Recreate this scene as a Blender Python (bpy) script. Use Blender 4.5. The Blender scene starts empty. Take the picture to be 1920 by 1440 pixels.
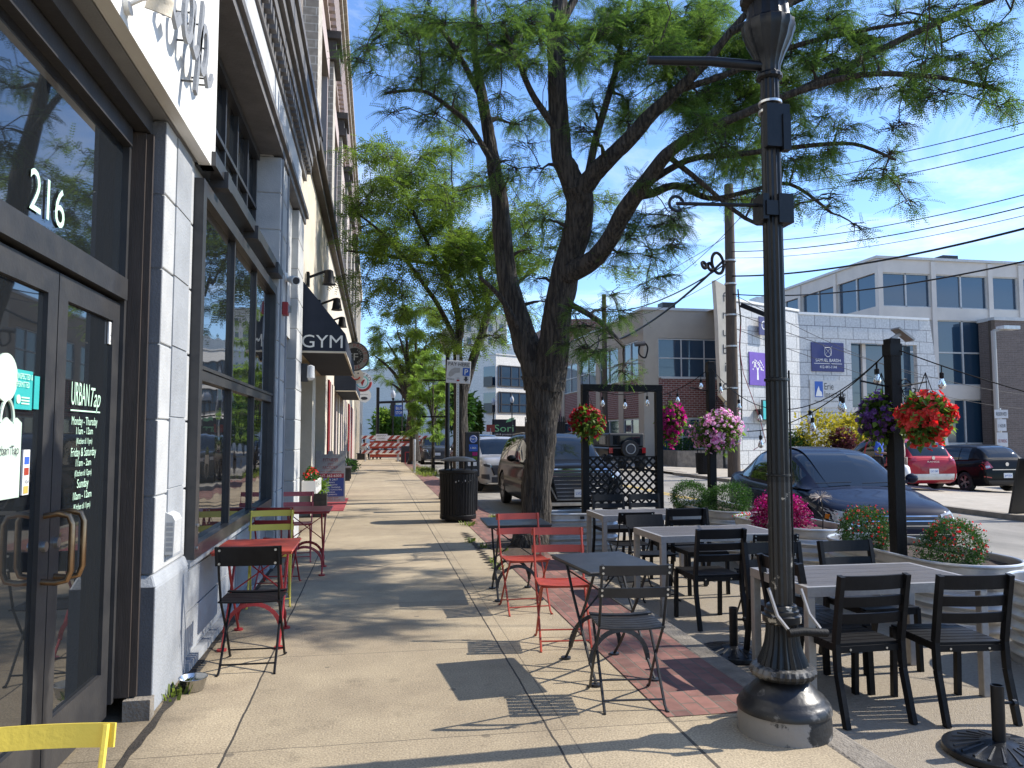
import bpy, bmesh, math, random
import numpy as np
from mathutils import Vector, Matrix
from mathutils.bvhtree import BVHTree
rng = np.random.default_rng(7); random.seed(7)
S = bpy.context.scene; COL = S.collection
R = math.radians
# ---------------------------------------------------------------- camera
cd = bpy.data.cameras.new('camera'); cam = bpy.data.objects.new('camera', cd); COL.objects.link(cam)
cd.sensor_width = 36; cd.lens = 27.0; cd.clip_start = 0.05; cd.clip_end = 3000
PITCH, YAW, EYE = R(3.814), R(10.097), 1.55
cam.location = (0, 0, EYE); cam.rotation_euler = (R(90)+PITCH, 0, -YAW)
S.camera = cam
# ---------------------------------------------------------------- light
SUN = Vector((0.80, 0.03, 0.70)).normalized()
sd = bpy.data.lights.new('sun', 'SUN'); sd.energy = 4.3; sd.angle = R(0.53); sd.color = (1.0, 0.94, 0.84)
so = bpy.data.objects.new('sun', sd); COL.objects.link(so); so.rotation_euler = SUN.to_track_quat('Z', 'Y').to_euler()
W = bpy.data.worlds.new("World"); S.world = W; W.use_nodes = True
wn, wl = W.node_tree.nodes, W.node_tree.links
bg = wn['Background']; bg.inputs['Strength'].default_value = 0.15
sky = wn.new('ShaderNodeTexSky'); sky.sky_type = 'NISHITA'; sky.sun_disc = False
sky.sun_elevation = math.asin(SUN.z); sky.sun_rotation = math.atan2(SUN.x, SUN.y)
sky.air_density = 1.0; sky.dust_density = 0.25; sky.ozone_density = 3.0
tc = wn.new('ShaderNodeTexCoord'); mp = wn.new('ShaderNodeMapping')
mp.inputs['Scale'].default_value = (1.0, 1.3, 3.4); mp.inputs['Rotation'].default_value = (0.15, 0.1, 0.5)
nz = wn.new('ShaderNodeTexNoise'); nz.inputs['Scale'].default_value = 2.1; nz.inputs['Detail'].default_value = 9; nz.inputs['Roughness'].default_value = 0.62; nz.inputs['Distortion'].default_value = 0.5
cr = wn.new('ShaderNodeValToRGB'); cr.color_ramp.elements[0].position = 0.52; cr.color_ramp.elements[1].position = 0.76
cr.color_ramp.elements[1].color = (0.8, 0.8, 0.8, 1)
mx = wn.new('ShaderNodeMix'); mx.data_type = 'RGBA'; mx.inputs[7].default_value = (6.2, 6.5, 7.0, 1)
wl.new(tc.outputs['Generated'], mp.inputs['Vector']); wl.new(mp.outputs['Vector'], nz.inputs['Vector'])
wl.new(nz.outputs['Fac'], cr.inputs['Fac']); wl.new(cr.outputs['Color'], mx.inputs[0])
sm_ = wn.new('ShaderNodeMix'); sm_.data_type = 'RGBA'; sm_.blend_type = 'MULTIPLY'; sm_.inputs[0].default_value = 1; sm_.inputs[7].default_value = (.80,.94,1.14,1)
wl.new(sky.outputs['Color'], sm_.inputs[6]); wl.new(sm_.outputs[2], mx.inputs[6]); wl.new(mx.outputs[2], bg.inputs['Color'])
vs = S.view_settings; vs.view_transform = 'Standard'; vs.look = 'None'; vs.gamma = 1; vs.exposure = 0.74
S.cycles.use_denoising = True; S.cycles.max_bounces = 6; S.cycles.transparent_max_bounces = 8
S.cycles.caustics_reflective = False; S.cycles.caustics_refractive = False
S.cycles.sample_clamp_indirect = 6
# ---------------------------------------------------------------- measuring the place: a direction in the photograph and a distance give a point
F0 = Vector((math.sin(YAW)*math.cos(PITCH), math.cos(YAW)*math.cos(PITCH), math.sin(PITCH)))
R0 = Vector((math.cos(YAW), -math.sin(YAW), 0)); U0 = R0.cross(F0)
def ray(u, v): return R0*((u-960)/1440) - U0*((v-720)/1440) + F0
def at(u, v, d): return Vector((0, 0, EYE)) + ray(u, v)*d
def onz(u, v, z): r = ray(u, v); return Vector((0, 0, EYE)) + r*((z-EYE)/r.z)
def onx(u, v, x): r = ray(u, v); return Vector((0, 0, EYE)) + r*(x/r.x)
def ony(u, v, y): r = ray(u, v); return Vector((0, 0, EYE)) + r*(y/r.y)
# ---------------------------------------------------------------- mesh helpers
class MB:
    def __init__(s): s.v = []; s.f = []
    def add(s, vs, fs):
        n = len(s.v); s.v += [tuple(p) for p in vs]; s.f += [tuple(i+n for i in f) for f in fs]; return s
    def box(s, x0, x1, y0, y1, z0, z1):
        return s.add([(x0,y0,z0),(x1,y0,z0),(x1,y1,z0),(x0,y1,z0),(x0,y0,z1),(x1,y0,z1),(x1,y1,z1),(x0,y1,z1)],
                     [(0,3,2,1),(4,5,6,7),(0,1,5,4),(1,2,6,5),(2,3,7,6),(3,0,4,7)])
    def bar(s, a, b, w, h=None, up=(0,0,1)):
        a, b = Vector(a), Vector(b); h = h or w; d = (b-a).normalized(); u = Vector(up)
        if abs(d.dot(u)) > .98: u = Vector((0,1,0))
        x = d.cross(u).normalized()*(w/2); y = x.cross(d).normalized()*(h/2)
        return s.add([a-x-y,a+x-y,a+x+y,a-x+y,b-x-y,b+x-y,b+x+y,b-x+y], [(0,3,2,1),(4,5,6,7),(0,1,5,4),(1,2,6,5),(2,3,7,6),(3,0,4,7)])
    def tube(s, pts, r, n=8, cap=True):
        pts = [Vector(p) for p in pts]; m = len(pts); rr = r if isinstance(r, (list, tuple)) else [r]*m
        vs, fs = [], []; pu = None
        for i, p in enumerate(pts):
            d = (pts[min(i+1,m-1)]-pts[max(i-1,0)])
            d = d.normalized() if d.length > 1e-9 else Vector((0,0,1))
            if pu is None: pu = Vector((1,0,0)) if abs(d.x) < .9 else Vector((0,1,0))
            x = (pu - d*pu.dot(d)).normalized(); pu = x; y = d.cross(x)
            for k in range(n):
                a = 2*math.pi*k/n; vs.append(p + x*(math.cos(a)*rr[i]) + y*(math.sin(a)*rr[i]))
        for i in range(m-1):
            for k in range(n): fs.append((i*n+k, i*n+(k+1)%n, (i+1)*n+(k+1)%n, (i+1)*n+k))
        if cap: fs += [tuple(range(n-1,-1,-1)), tuple(range((m-1)*n, m*n))]
        return s.add(vs, fs)
    def lathe(s, prof, c=(0,0,0), n=24, flute=0, fd=0.0):
        vs, fs = [], []; m = len(prof)
        for (r, z) in prof:
            for k in range(n):
                a = 2*math.pi*k/n; q = r*(1 - (fd*(0.5-0.5*math.cos(flute*a)) if flute else 0))
                vs.append((c[0]+q*math.cos(a), c[1]+q*math.sin(a), c[2]+z))
        for i in range(m-1):
            for k in range(n): fs.append((i*n+k, i*n+(k+1)%n, (i+1)*n+(k+1)%n, (i+1)*n+k))
        fs += [tuple(range(n-1,-1,-1)), tuple(range((m-1)*n, m*n))]
        return s.add(vs, fs)
    def prism(s, poly, a, b):
        """polygon of 2-D points swept from origin-frame a to b; a, b functions mapping (p,q)->3-D"""
        n = len(poly); vs = [a(*p) for p in poly] + [b(*p) for p in poly]
        fs = [tuple(range(n-1,-1,-1)), tuple(range(n,2*n))] + [(i,(i+1)%n,n+(i+1)%n,n+i) for i in range(n)]
        return s.add(vs, fs)
    def grid(s, fn, nu, nv, flip=False):
        vs = [fn(i/nu, j/nv) for j in range(nv+1) for i in range(nu+1)]
        fs = []
        for j in range(nv):
            for i in range(nu):
                q = (j*(nu+1)+i, j*(nu+1)+i+1, (j+1)*(nu+1)+i+1, (j+1)*(nu+1)+i); fs.append(q[::-1] if flip else q)
        return s.add(vs, fs)
    def disc(s, c, r, nrm, t=0.01, n=20):
        c = Vector(c); d = Vector(nrm).normalized(); return s.tube([c-d*(t/2), c+d*(t/2)], r, n)
    def sphere(s, c, r, n=10, m=7, sc=(1,1,1)):
        vs = []; fs = []
        for j in range(m+1):
            th = math.pi*j/m
            for k in range(n):
                a = 2*math.pi*k/n; vs.append((c[0]+r*sc[0]*math.sin(th)*math.cos(a), c[1]+r*sc[1]*math.sin(th)*math.sin(a), c[2]-r*sc[2]*math.cos(th)))
        for j in range(m):
            for k in range(n): fs.append((j*n+k, j*n+(k+1)%n, (j+1)*n+(k+1)%n, (j+1)*n+k))
        return s.add(vs, fs)
    def text(s, txt, o, right, up, h, w=None, t=0.004, align='CENTER', shear=0, space=1.0):
        cu = bpy.data.curves.new('t', 'FONT'); cu.body = txt; cu.size = 1; cu.align_x = 'LEFT'; cu.extrude = 0.0; cu.shear = shear; cu.space_character = space; cu.resolution_u = 3
        ob = bpy.data.objects.new('t', cu); COL.objects.link(ob)
        dg = bpy.context.evaluated_depsgraph_get(); me = bpy.data.meshes.new_from_object(ob.evaluated_get(dg))
        P = [v.co.copy() for v in me.vertices]; Fs = [tuple(p.vertices) for p in me.polygons]
        bpy.data.objects.remove(ob); bpy.data.curves.remove(cu); bpy.data.meshes.remove(me)
        if not P: return s
        x0 = min(p.x for p in P); x1 = max(p.x for p in P); k = h/0.72; kx = k if not w else w/(x1-x0)
        off = {'CENTER': -(x0+x1)/2, 'LEFT': -x0, 'RIGHT': -x1}[align]
        rv, uv, o = Vector(right).normalized(), Vector(up).normalized(), Vector(o); nv = rv.cross(uv)
        return s.add([o + rv*((p.x+off)*kx) + uv*(p.y*k) + nv*t for p in P], Fs)
    def build(s, name, m, parent=None, smooth=False, world=False, angle=40):
        vs = s.v
        if world and parent is not None:
            M = xf(parent).inverted(); vs = [tuple(M @ Vector(p)) for p in vs]
        me = bpy.data.meshes.new(name); me.from_pydata(vs, [], s.f); me.update()
        me.materials.append(m)
        if smooth:
            me.polygons.foreach_set('use_smooth', [True]*len(me.polygons)); me.set_sharp_from_angle(angle=R(angle))
        o = bpy.data.objects.new(name, me); COL.objects.link(o)
        if parent is not None: o.parent = parent
        return o
XF = {}
def xf(o):
    while o.parent is not None: o = o.parent
    return Matrix.Translation(o.location) @ o.rotation_euler.to_matrix().to_4x4()
def thing(name, label, cat, loc=(0,0,0), rot=0, group=None):
    o = bpy.data.objects.new(name, None); COL.objects.link(o); o.location = loc; o.rotation_euler = (0,0,rot)
    o.empty_display_size = 0.2
    return tag(o, label, cat, group)
def tag(o, label, cat, group=None):
    o['label'] = label; o['category'] = cat
    if group: o['group'] = group
    return o
def struct(o): o['kind'] = 'structure'; return o
def dup(root, loc, rot, label=None, group=None, name=None):
    r = root.copy(); COL.objects.link(r); r.location = loc; r.rotation_euler = (0,0,rot)
    if label: r['label'] = label
    if group: r['group'] = group
    for ch in list(root.children):
        c = ch.copy(); COL.objects.link(c); c.parent = r
        for g in ch.children:
            q = g.copy(); COL.objects.link(q); q.parent = c
    return r
def recolor(root, mp_):
    for ch in list(root.children) + [g for c in root.children for g in c.children]:
        if ch.type == 'MESH' and ch.data.materials[0] in mp_:
            ch.data = ch.data.copy(); ch.data.materials[0] = mp_[ch.data.materials[0]]
def npmesh(name, V, Fq, m, parent=None):
    me = bpy.data.meshes.new(name); k = Fq.shape[1]
    me.vertices.add(len(V)); me.vertices.foreach_set('co', np.ascontiguousarray(V, dtype=np.float32).ravel())
    me.loops.add(Fq.size); me.loops.foreach_set('vertex_index', np.ascontiguousarray(Fq, dtype=np.int32).ravel())
    me.polygons.add(len(Fq)); me.polygons.foreach_set('loop_start', np.arange(0, Fq.size, k, dtype=np.int32))
    me.update(calc_edges=True); me.materials.append(m)
    o = bpy.data.objects.new(name, me); COL.objects.link(o)
    if parent is not None: o.parent = parent
    return o
# ---------------------------------------------------------------- materials
def lin(c):
    return tuple((x/12.92 if x <= .04045 else ((x+.055)/1.055)**2.4) for x in c) + (1,)
def nmat(name):
    m = bpy.data.materials.new(name); m.use_nodes = True; nt = m.node_tree
    return m, nt, nt.nodes, nt.links, nt.nodes['Principled BSDF']
def pm(name, c1, c2=None, scale=6, rough=.6, bump=0, bscale=None, metal=0, coat=0, spec=.5, detail=6, stretch=None, lo=.35, hi=.65, ior=None, rvar=0, bdist=.02):
    """procedural paint/stone/metal: two albedos mixed by noise, own bump"""
    m, nt, n, l, b = nmat(name)
    b.inputs['Roughness'].default_value = rough; b.inputs['Metallic'].default_value = metal
    b.inputs['Specular IOR Level'].default_value = spec; b.inputs['Coat Weight'].default_value = coat
    if coat: b.inputs['Coat Roughness'].default_value = .04
    if ior: b.inputs['IOR'].default_value = ior
    t = n.new('ShaderNodeTexCoord'); src = t.outputs['Object']
    if stretch:
        q = n.new('ShaderNodeMapping'); q.inputs['Scale'].default_value = stretch; l.new(src, q.inputs['Vector']); src = q.outputs['Vector']
    c1 = tuple(c1)+(1,); c2 = tuple(c2)+(1,) if c2 else tuple(x*.82 for x in c1[:3])+(1,)
    z = n.new('ShaderNodeTexNoise'); z.inputs['Scale'].default_value = scale; z.inputs['Detail'].default_value = detail; z.inputs['Roughness'].default_value = .65
    l.new(src, z.inputs['Vector'])
    r = n.new('ShaderNodeValToRGB'); r.color_ramp.elements[0].position = lo; r.color_ramp.elements[1].position = hi
    r.color_ramp.elements[0].color = c1; r.color_ramp.elements[1].color = c2
    l.new(z.outputs['Fac'], r.inputs['Fac']); l.new(r.outputs['Color'], b.inputs['Base Color'])
    if rvar:
        mr = n.new('ShaderNodeMapRange'); mr.inputs['To Min'].default_value = max(0,rough-rvar); mr.inputs['To Max'].default_value = min(1,rough+rvar)
        l.new(z.outputs['Fac'], mr.inputs['Value']); l.new(mr.outputs['Result'], b.inputs['Roughness'])
    if bump:
        y = n.new('ShaderNodeTexNoise'); y.inputs['Scale'].default_value = bscale or scale*6; y.inputs['Detail'].default_value = 5; l.new(src, y.inputs['Vector'])
        k = n.new('ShaderNodeBump'); k.inputs['Strength'].default_value = bump; k.inputs['Distance'].default_value = bdist
        l.new(y.outputs['Fac'], k.inputs['Height']); l.new(k.outputs['Normal'], b.inputs['Normal'])
    return m
def peel(name, c1, c2, scale, lo, rough=.4):
    return pm(name, c1, c2, scale=scale, rough=rough, lo=lo, hi=lo+.02, bump=.15, bscale=25, detail=8)
def glassy(name, c=(.012,.014,.016), wob=.02, ws=3.0, ior=1.75, rough=.02):
    m, nt, n, l, b = nmat(name)
    b.inputs['Base Color'].default_value = c+(1,); b.inputs['Roughness'].default_value = rough; b.inputs['IOR'].default_value = ior
    if wob:
        t = n.new('ShaderNodeTexCoord'); y = n.new('ShaderNodeTexNoise'); y.inputs['Scale'].default_value = ws; y.inputs['Detail'].default_value = 1
        k = n.new('ShaderNodeBump'); k.inputs['Strength'].default_value = wob; k.inputs['Distance'].default_value = .1
        l.new(t.outputs['Object'], y.inputs['Vector']); l.new(y.outputs['Fac'], k.inputs['Height']); l.new(k.outputs['Normal'], b.inputs['Normal'])
    return m
def brickm(name, c1, c2, mort, w, h, msize=.012, axis='xz', rough=.85, bump=.5, off=.5, var=True):
    """courses of bricks / blocks in object space; axis names which coordinates run along and up"""
    m, nt, n, l, b = nmat(name); b.inputs['Roughness'].default_value = rough
    t = n.new('ShaderNodeTexCoord'); sx = n.new('ShaderNodeSeparateXYZ'); cx = n.new('ShaderNodeCombineXYZ')
    l.new(t.outputs['Object'], sx.inputs[0])
    if axis == 'az':
        ad = n.new('ShaderNodeMath'); ad.operation = 'ADD'; l.new(sx.outputs[0], ad.inputs[0]); l.new(sx.outputs[1], ad.inputs[1])
        l.new(ad.outputs[0], cx.inputs[0]); l.new(sx.outputs[2], cx.inputs[1])
    else:
        l.new(sx.outputs['xyz'.index(axis[0])], cx.inputs[0]); l.new(sx.outputs['xyz'.index(axis[1])], cx.inputs[1])
    k = n.new('ShaderNodeTexBrick'); k.offset = off; k.inputs['Scale'].default_value = 1
    k.inputs['Brick Width'].default_value = w; k.inputs['Row Height'].default_value = h; k.inputs['Mortar Size'].default_value = msize; k.inputs['Mortar Smooth'].default_value = .2; k.inputs['Bias'].default_value = 0
    k.inputs['Color1'].default_value = tuple(c1)+(1,); k.inputs['Color2'].default_value = tuple(c2)+(1,); k.inputs['Mortar'].default_value = tuple(mort)+(1,)
    l.new(cx.outputs[0], k.inputs['Vector'])
    z = n.new('ShaderNodeTexNoise'); z.inputs['Scale'].default_value = 9; z.inputs['Detail'].default_value = 8; l.new(t.outputs['Object'], z.inputs['Vector'])
    mu = n.new('ShaderNodeMix'); mu.data_type = 'RGBA'; mu.blend_type = 'MULTIPLY'; mu.inputs[0].default_value = .55
    mr = n.new('ShaderNodeMapRange'); mr.inputs['From Min'].default_value = .3; mr.inputs['From Max'].default_value = .7; mr.inputs['To Min'].default_value = .55; mr.inputs['To Max'].default_value = 1.25
    l.new(z.outputs['Fac'], mr.inputs['Value']); l.new(k.outputs['Color'], mu.inputs[6]); l.new(mr.outputs['Result'], mu.inputs[7]); l.new(mu.outputs[2], b.inputs['Base Color'])
    bp = n.new('ShaderNodeBump'); bp.inputs['Strength'].default_value = bump; bp.inputs['Distance'].default_value = .01; bp.invert = True
    l.new(k.outputs['Fac'], bp.inputs['Height']); l.new(bp.outputs['Normal'], b.inputs['Normal'])
    return m
def leafm(name, c1, c2, tr=.5):
    m, nt, n, l, b = nmat(name); out = n['Material Output']
    g = n.new('ShaderNodeNewGeometry'); r = n.new('ShaderNodeValToRGB')
    r.color_ramp.elements[0].color = tuple(c1)+(1,); r.color_ramp.elements[1].color = tuple(c2)+(1,)
    l.new(g.outputs['Random Per Island'], r.inputs['Fac']); l.new(r.outputs['Color'], b.inputs['Base Color']); b.inputs['Roughness'].default_value = .5; b.inputs['Specular IOR Level'].default_value = .16
    ts = n.new('ShaderNodeBsdfTranslucent'); hs = n.new('ShaderNodeHueSaturation'); hs.inputs['Value'].default_value = 2.0; hs.inputs['Saturation'].default_value = 1.1; hs.inputs['Hue'].default_value = .495
    l.new(r.outputs['Color'], hs.inputs['Color']); l.new(hs.outputs['Color'], ts.inputs['Color'])
    ms = n.new('ShaderNodeMixShader'); ms.inputs[0].default_value = tr
    l.new(b.outputs[0], ms.inputs[1]); l.new(ts.outputs[0], ms.inputs[2]); l.new(ms.outputs[0], out.inputs['Surface'])
    return m
M = {}
M['black'] = pm('black powder coat', (.005,.005,.006), (.010,.010,.011), 8, .5, .05, 60, spec=.2)
M['blackpost'] = pm('black stained timber', (.006,.006,.006), (.012,.011,.011), 5, .6, .3, 30, stretch=(6,6,1), spec=.18)
M['lampblack'] = pm('black cast iron paint', (.005,.006,.008), (.010,.011,.013), 14, .34, .08, 40, spec=.3)
M['lamppeel'] = peel('black paint flaking to pale undercoat', (.006,.006,.007), (.36,.33,.28), 10, .60)
M['lampbase'] = pm('grey paint flaking off cast iron', (.24,.225,.205), (.012,.012,.012), 3.0, .6, lo=.53, hi=.56, bump=.2, bscale=30, detail=9)
M['lampring'] = pm('chipped rim casting', (.13,.122,.11), (.012,.012,.012), 7, .5, lo=.47, hi=.52, bump=.2, bscale=30, detail=9)
M['lampdome'] = pm('worn black casting', (.010,.010,.011), (.11,.105,.098), 5, .38, lo=.58, hi=.62, bump=.12, bscale=30, detail=9)
M['orange'] = pm('orange red powder coat', (.40,.055,.028), (.32,.043,.024), 5, .45, .04, 80)
M['red'] = pm('dark red powder coat', (.36,.030,.030), (.28,.02,.022), 5, .4, .04, 80)
M['pink'] = pm('faded coral powder coat', (.50,.10,.09), (.42,.075,.07), 5, .45, .04, 80)
M['yellow'] = pm('chipped yellow powder coat', (.68,.52,.07), (.20,.15,.06), 22, .5, .08, 70, lo=.70, hi=.74, detail=9)
M['dkgrey'] = pm('charcoal powder coat', (.018,.019,.021), (.030,.031,.034), 8, .42, .05, 80, spec=.35)
M['steel'] = pm('stainless steel', (.55,.55,.54), (.45,.45,.44), 6, .25, metal=1)
M['bolt'] = pm('zinc bolt', (.6,.6,.58), None, 6, .3, metal=1)
M['alu'] = pm('brushed aluminium', (.36,.34,.32), (.30,.285,.27), 30, .45, .05, 60, metal=.3)
M['galv'] = pm('galvanised steel', (.56,.555,.54), (.43,.425,.41), 5, .36, .06, 20, metal=.5, rvar=.1)
M['tabletop'] = pm('weathered composite boards', (.115,.102,.092), (.065,.058,.053), 3, .5, .15, 20, stretch=(1,18,1))
M['white'] = pm('white paint', (.78,.77,.73), (.72,.71,.67), 3, .55, .05, 40)
M['whitewall'] = pm('painted white masonry', (.50,.50,.485), (.36,.365,.365), 1.6, .7, .25, 70)
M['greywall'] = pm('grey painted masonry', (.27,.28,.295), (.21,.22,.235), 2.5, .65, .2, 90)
M['palegrey'] = pm('pale grey painted masonry', (.34,.355,.37), (.25,.262,.275), 1.8, .7, .25, 70)
M['shadeplinth'] = pm('plinth in shade tone', (.085,.092,.105), (.065,.07,.08), 3, .55, .22, 90)  # darkened plinth grey, shade put into the colour of its doorway side
M['frame'] = pm('dark bronze metal frame', (.028,.028,.03), (.045,.043,.042), 7, .38, .06, 50)
M['brownframe'] = pm('weathered brown trim', (.060,.046,.038), (.034,.027,.023), 6, .5, .15, 40, stretch=(4,4,.5))
M['glass'] = glassy('shop window glass', wob=.035, ws=2.0, ior=2.15)
M['glassdoor'] = glassy('door glass', wob=.006, ws=1.0, ior=2.1)
M['glassfar'] = glassy('office glass', (.022,.05,.085), wob=.0, ior=1.8, rough=.05)
M['carglass'] = glassy('car glass', (.008,.011,.013), wob=0, ior=1.55, rough=.03)
M['tyre'] = pm('tyre rubber', (.014,.014,.014), (.022,.021,.02), 20, .8, .1, 90)
M['rim'] = pm('alloy rim', (.34,.34,.35), None, 9, .3, metal=.8)
M['darkrim'] = pm('dark rim', (.05,.05,.055), None, 9, .35, metal=.6)
M['chrome'] = pm('chrome', (.75,.75,.76), None, 5, .1, metal=1)
M['plast'] = pm('black trim plastic', (.014,.014,.015), None, 20, .55, .05, 90)
M['lens'] = pm('clear lamp lens', (.55,.57,.6), (.25,.26,.28), 14, .08, coat=1)
M['redlens'] = pm('red tail lens', (.34,.008,.010), (.22,.006,.008), 14, .12, coat=1)
M['amber'] = pm('amber lens', (.6,.17,.02), None, 14, .15, coat=1)
M['soil'] = pm('potting soil', (.045,.03,.02), (.08,.055,.04), 20, .95, .8, 60)
M['bark'] = pm('furrowed honey locust bark', (.022,.018,.015), (.085,.07,.055), 5, .92, 1.0, 6, stretch=(5.5,5.5,.55), lo=.42, hi=.6, bdist=.09)
M['twig'] = pm('twig bark', (.028,.022,.018), (.05,.04,.033), 9, .9, .3, 30)
M['leaf'] = leafm('honey locust leaf', (.044,.090,.022), (.098,.155,.038), .5)
M['leaf2'] = leafm('honey locust leaf far', (.065,.115,.022), (.135,.195,.040), .5)
M['leaf3'] = leafm('young tree leaf', (.10,.17,.035), (.17,.25,.06), .5)
M['boxleaf'] = leafm('boxwood leaf', (.022,.06,.014), (.05,.11,.025), .3)
M['magleaf'] = leafm('dark magenta leaf', (.15,.010,.045), (.26,.025,.09), .3)
M['yleaf'] = leafm('golden shrub leaf', (.22,.20,.03), (.34,.30,.05), .4)
M['pleaf'] = leafm('purple shrub leaf', (.06,.022,.028), (.11,.035,.04), .3)
M['lime'] = leafm('light green leaf', (.12,.20,.035), (.20,.29,.06), .4)
M['grass'] = leafm('weed grass', (.09,.13,.03), (.16,.2,.05), .4)
M['fred'] = leafm('scarlet petal', (.42,.022,.022), (.70,.09,.07), .3)
M['fdkred'] = leafm('dark red petal', (.26,.012,.018), (.40,.03,.035), .3)
M['fmag'] = leafm('magenta petal', (.34,.018,.14), (.52,.06,.26), .35)
M['fpink'] = leafm('pink and white petal', (.50,.10,.34), (.80,.58,.70), .35)
M['fpur'] = leafm('violet petal', (.075,.03,.15), (.17,.09,.28), .35)
M['skin'] = pm('brown skin', (.20,.105,.07), None, 10, .5)
M['bluecloth'] = pm('blue jersey', (.03,.10,.48), (.025,.08,.38), 8, .85)
M['whitecloth'] = pm('white cotton', (.68,.68,.66), (.58,.58,.57), 8, .9)
M['darkcloth'] = pm('dark denim', (.02,.022,.03), None, 8, .9)
M['tancloth'] = pm('beige striped cotton', (.50,.44,.38), (.34,.28,.25), 20, .9, stretch=(1,1,6))
M['hair'] = pm('dark hair', (.012,.010,.009), None, 30, .6, .3, 60)
# ================================================================ THE GROUND
def sidewalk_mat():
    m, nt, n, l, b = nmat('sunlit broom finished concrete'); b.inputs['Roughness'].default_value = .85  # tan is the concrete's own colour
    t = n.new('ShaderNodeTexCoord'); sx = n.new('ShaderNodeSeparateXYZ'); l.new(t.outputs['Object'], sx.inputs[0])
    def mth(op, a, c=None, cl=False):
        q = n.new('ShaderNodeMath'); q.operation = op; q.use_clamp = cl
        for i, x in enumerate((a, c)):
            if x is None: continue
            if isinstance(x, (int, float)): q.inputs[i].default_value = x
            else: l.new(x, q.inputs[i])
        return q.outputs[0]
    X, Y = sx.outputs[0], sx.outputs[1]
    wob = n.new('ShaderNodeTexNoise'); wob.inputs['Scale'].default_value = 5; wob.inputs['Detail'].default_value = 4; l.new(t.outputs['Object'], wob.inputs['Vector'])
    wv = mth('MULTIPLY', mth('SUBTRACT', wob.outputs['Fac'], .5), .02)
    masks = []
    for xl in (-.70, .92):
        masks.append(mth('LESS_THAN', mth('ABSOLUTE', mth('ADD', mth('SUBTRACT', X, xl), wv)), .006))
    masks.append(mth('MULTIPLY', mth('LESS_THAN', mth('ABSOLUTE', mth('SUBTRACT', X, 1.015)), .004), .5))
    md = mth('FRACT', mth('DIVIDE', mth('ADD', mth('ADD', Y, wv), .02), 1.63))
    masks.append(mth('MULTIPLY', mth('LESS_THAN', mth('ABSOLUTE', mth('SUBTRACT', md, .5)), .0022), .7))
    masks.append(mth('MULTIPLY', mth('LESS_THAN', mth('ABSOLUTE', mth('SUBTRACT', X, 1.60)), .01), .9))
    jm = masks[0]
    for q in masks[1:]: jm = mth('MAXIMUM', jm, q)
    big = n.new('ShaderNodeTexNoise'); big.inputs['Scale'].default_value = .9; big.inputs['Detail'].default_value = 10; big.inputs['Roughness'].default_value = .7; l.new(t.outputs['Object'], big.inputs['Vector'])
    fine = n.new('ShaderNodeTexNoise'); fine.inputs['Scale'].default_value = 95; fine.inputs['Detail'].default_value = 3; l.new(t.outputs['Object'], fine.inputs['Vector'])
    vo = n.new('ShaderNodeTexVoronoi'); vo.inputs['Scale'].default_value = 2.3; vo.feature = 'F1'; l.new(t.outputs['Object'], vo.inputs['Vector'])
    spot = mth('LESS_THAN', vo.outputs['Distance'], .055)
    r1 = n.new('ShaderNodeValToRGB'); r1.color_ramp.elements[0].position = .3; r1.color_ramp.elements[1].position = .72
    r1.color_ramp.elements[0].color = (.26,.205,.138,1); r1.color_ramp.elements[1].color = (.46,.375,.25,1); l.new(big.outputs['Fac'], r1.inputs['Fac'])
    r2 = n.new('ShaderNodeMapRange'); r2.inputs['From Min'].default_value = .3; r2.inputs['From Max'].default_value = .7; r2.inputs['To Min'].default_value = .62; r2.inputs['To Max'].default_value = 1.3; l.new(fine.outputs['Fac'], r2.inputs['Value'])
    m1 = n.new('ShaderNodeMix'); m1.data_type = 'RGBA'; m1.blend_type = 'MULTIPLY'; m1.inputs[0].default_value = 1; l.new(r1.outputs['Color'], m1.inputs[6]); l.new(r2.outputs['Result'], m1.inputs[7])
    m2 = n.new('ShaderNodeMix'); m2.data_type = 'RGBA'; m2.inputs[7].default_value = (.045,.038,.03,1); l.new(jm, m2.inputs[0]); l.new(m1.outputs[2], m2.inputs[6])
    m3 = n.new('ShaderNodeMix'); m3.data_type = 'RGBA'; m3.inputs[7].default_value = (.07,.06,.05,1); l.new(mth('MULTIPLY', spot, .55), m3.inputs[0]); l.new(m2.outputs[2], m3.inputs[6])
    lane = mth('ADD', mth('GREATER_THAN', X, -.70), mth('GREATER_THAN', X, .92)); sid = mth('ADD', mth('FLOOR', mth('ADD', mth('DIVIDE', mth('ADD', Y, .02), 1.63), .5)), mth('MULTIPLY', lane, 37.3))
    wn_ = n.new('ShaderNodeTexWhiteNoise'); wn_.noise_dimensions = '1D'; l.new(sid, wn_.inputs['W']); sv = mth('ADD', mth('MULTIPLY', wn_.outputs['Value'], .20), .88)
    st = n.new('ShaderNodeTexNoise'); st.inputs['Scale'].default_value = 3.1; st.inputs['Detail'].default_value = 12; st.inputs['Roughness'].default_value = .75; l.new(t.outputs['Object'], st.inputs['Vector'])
    sr = n.new('ShaderNodeMapRange'); sr.inputs['From Min'].default_value = .56; sr.inputs['From Max'].default_value = .74; sr.inputs['To Min'].default_value = 1; sr.inputs['To Max'].default_value = .58; l.new(st.outputs['Fac'], sr.inputs['Value'])
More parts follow.
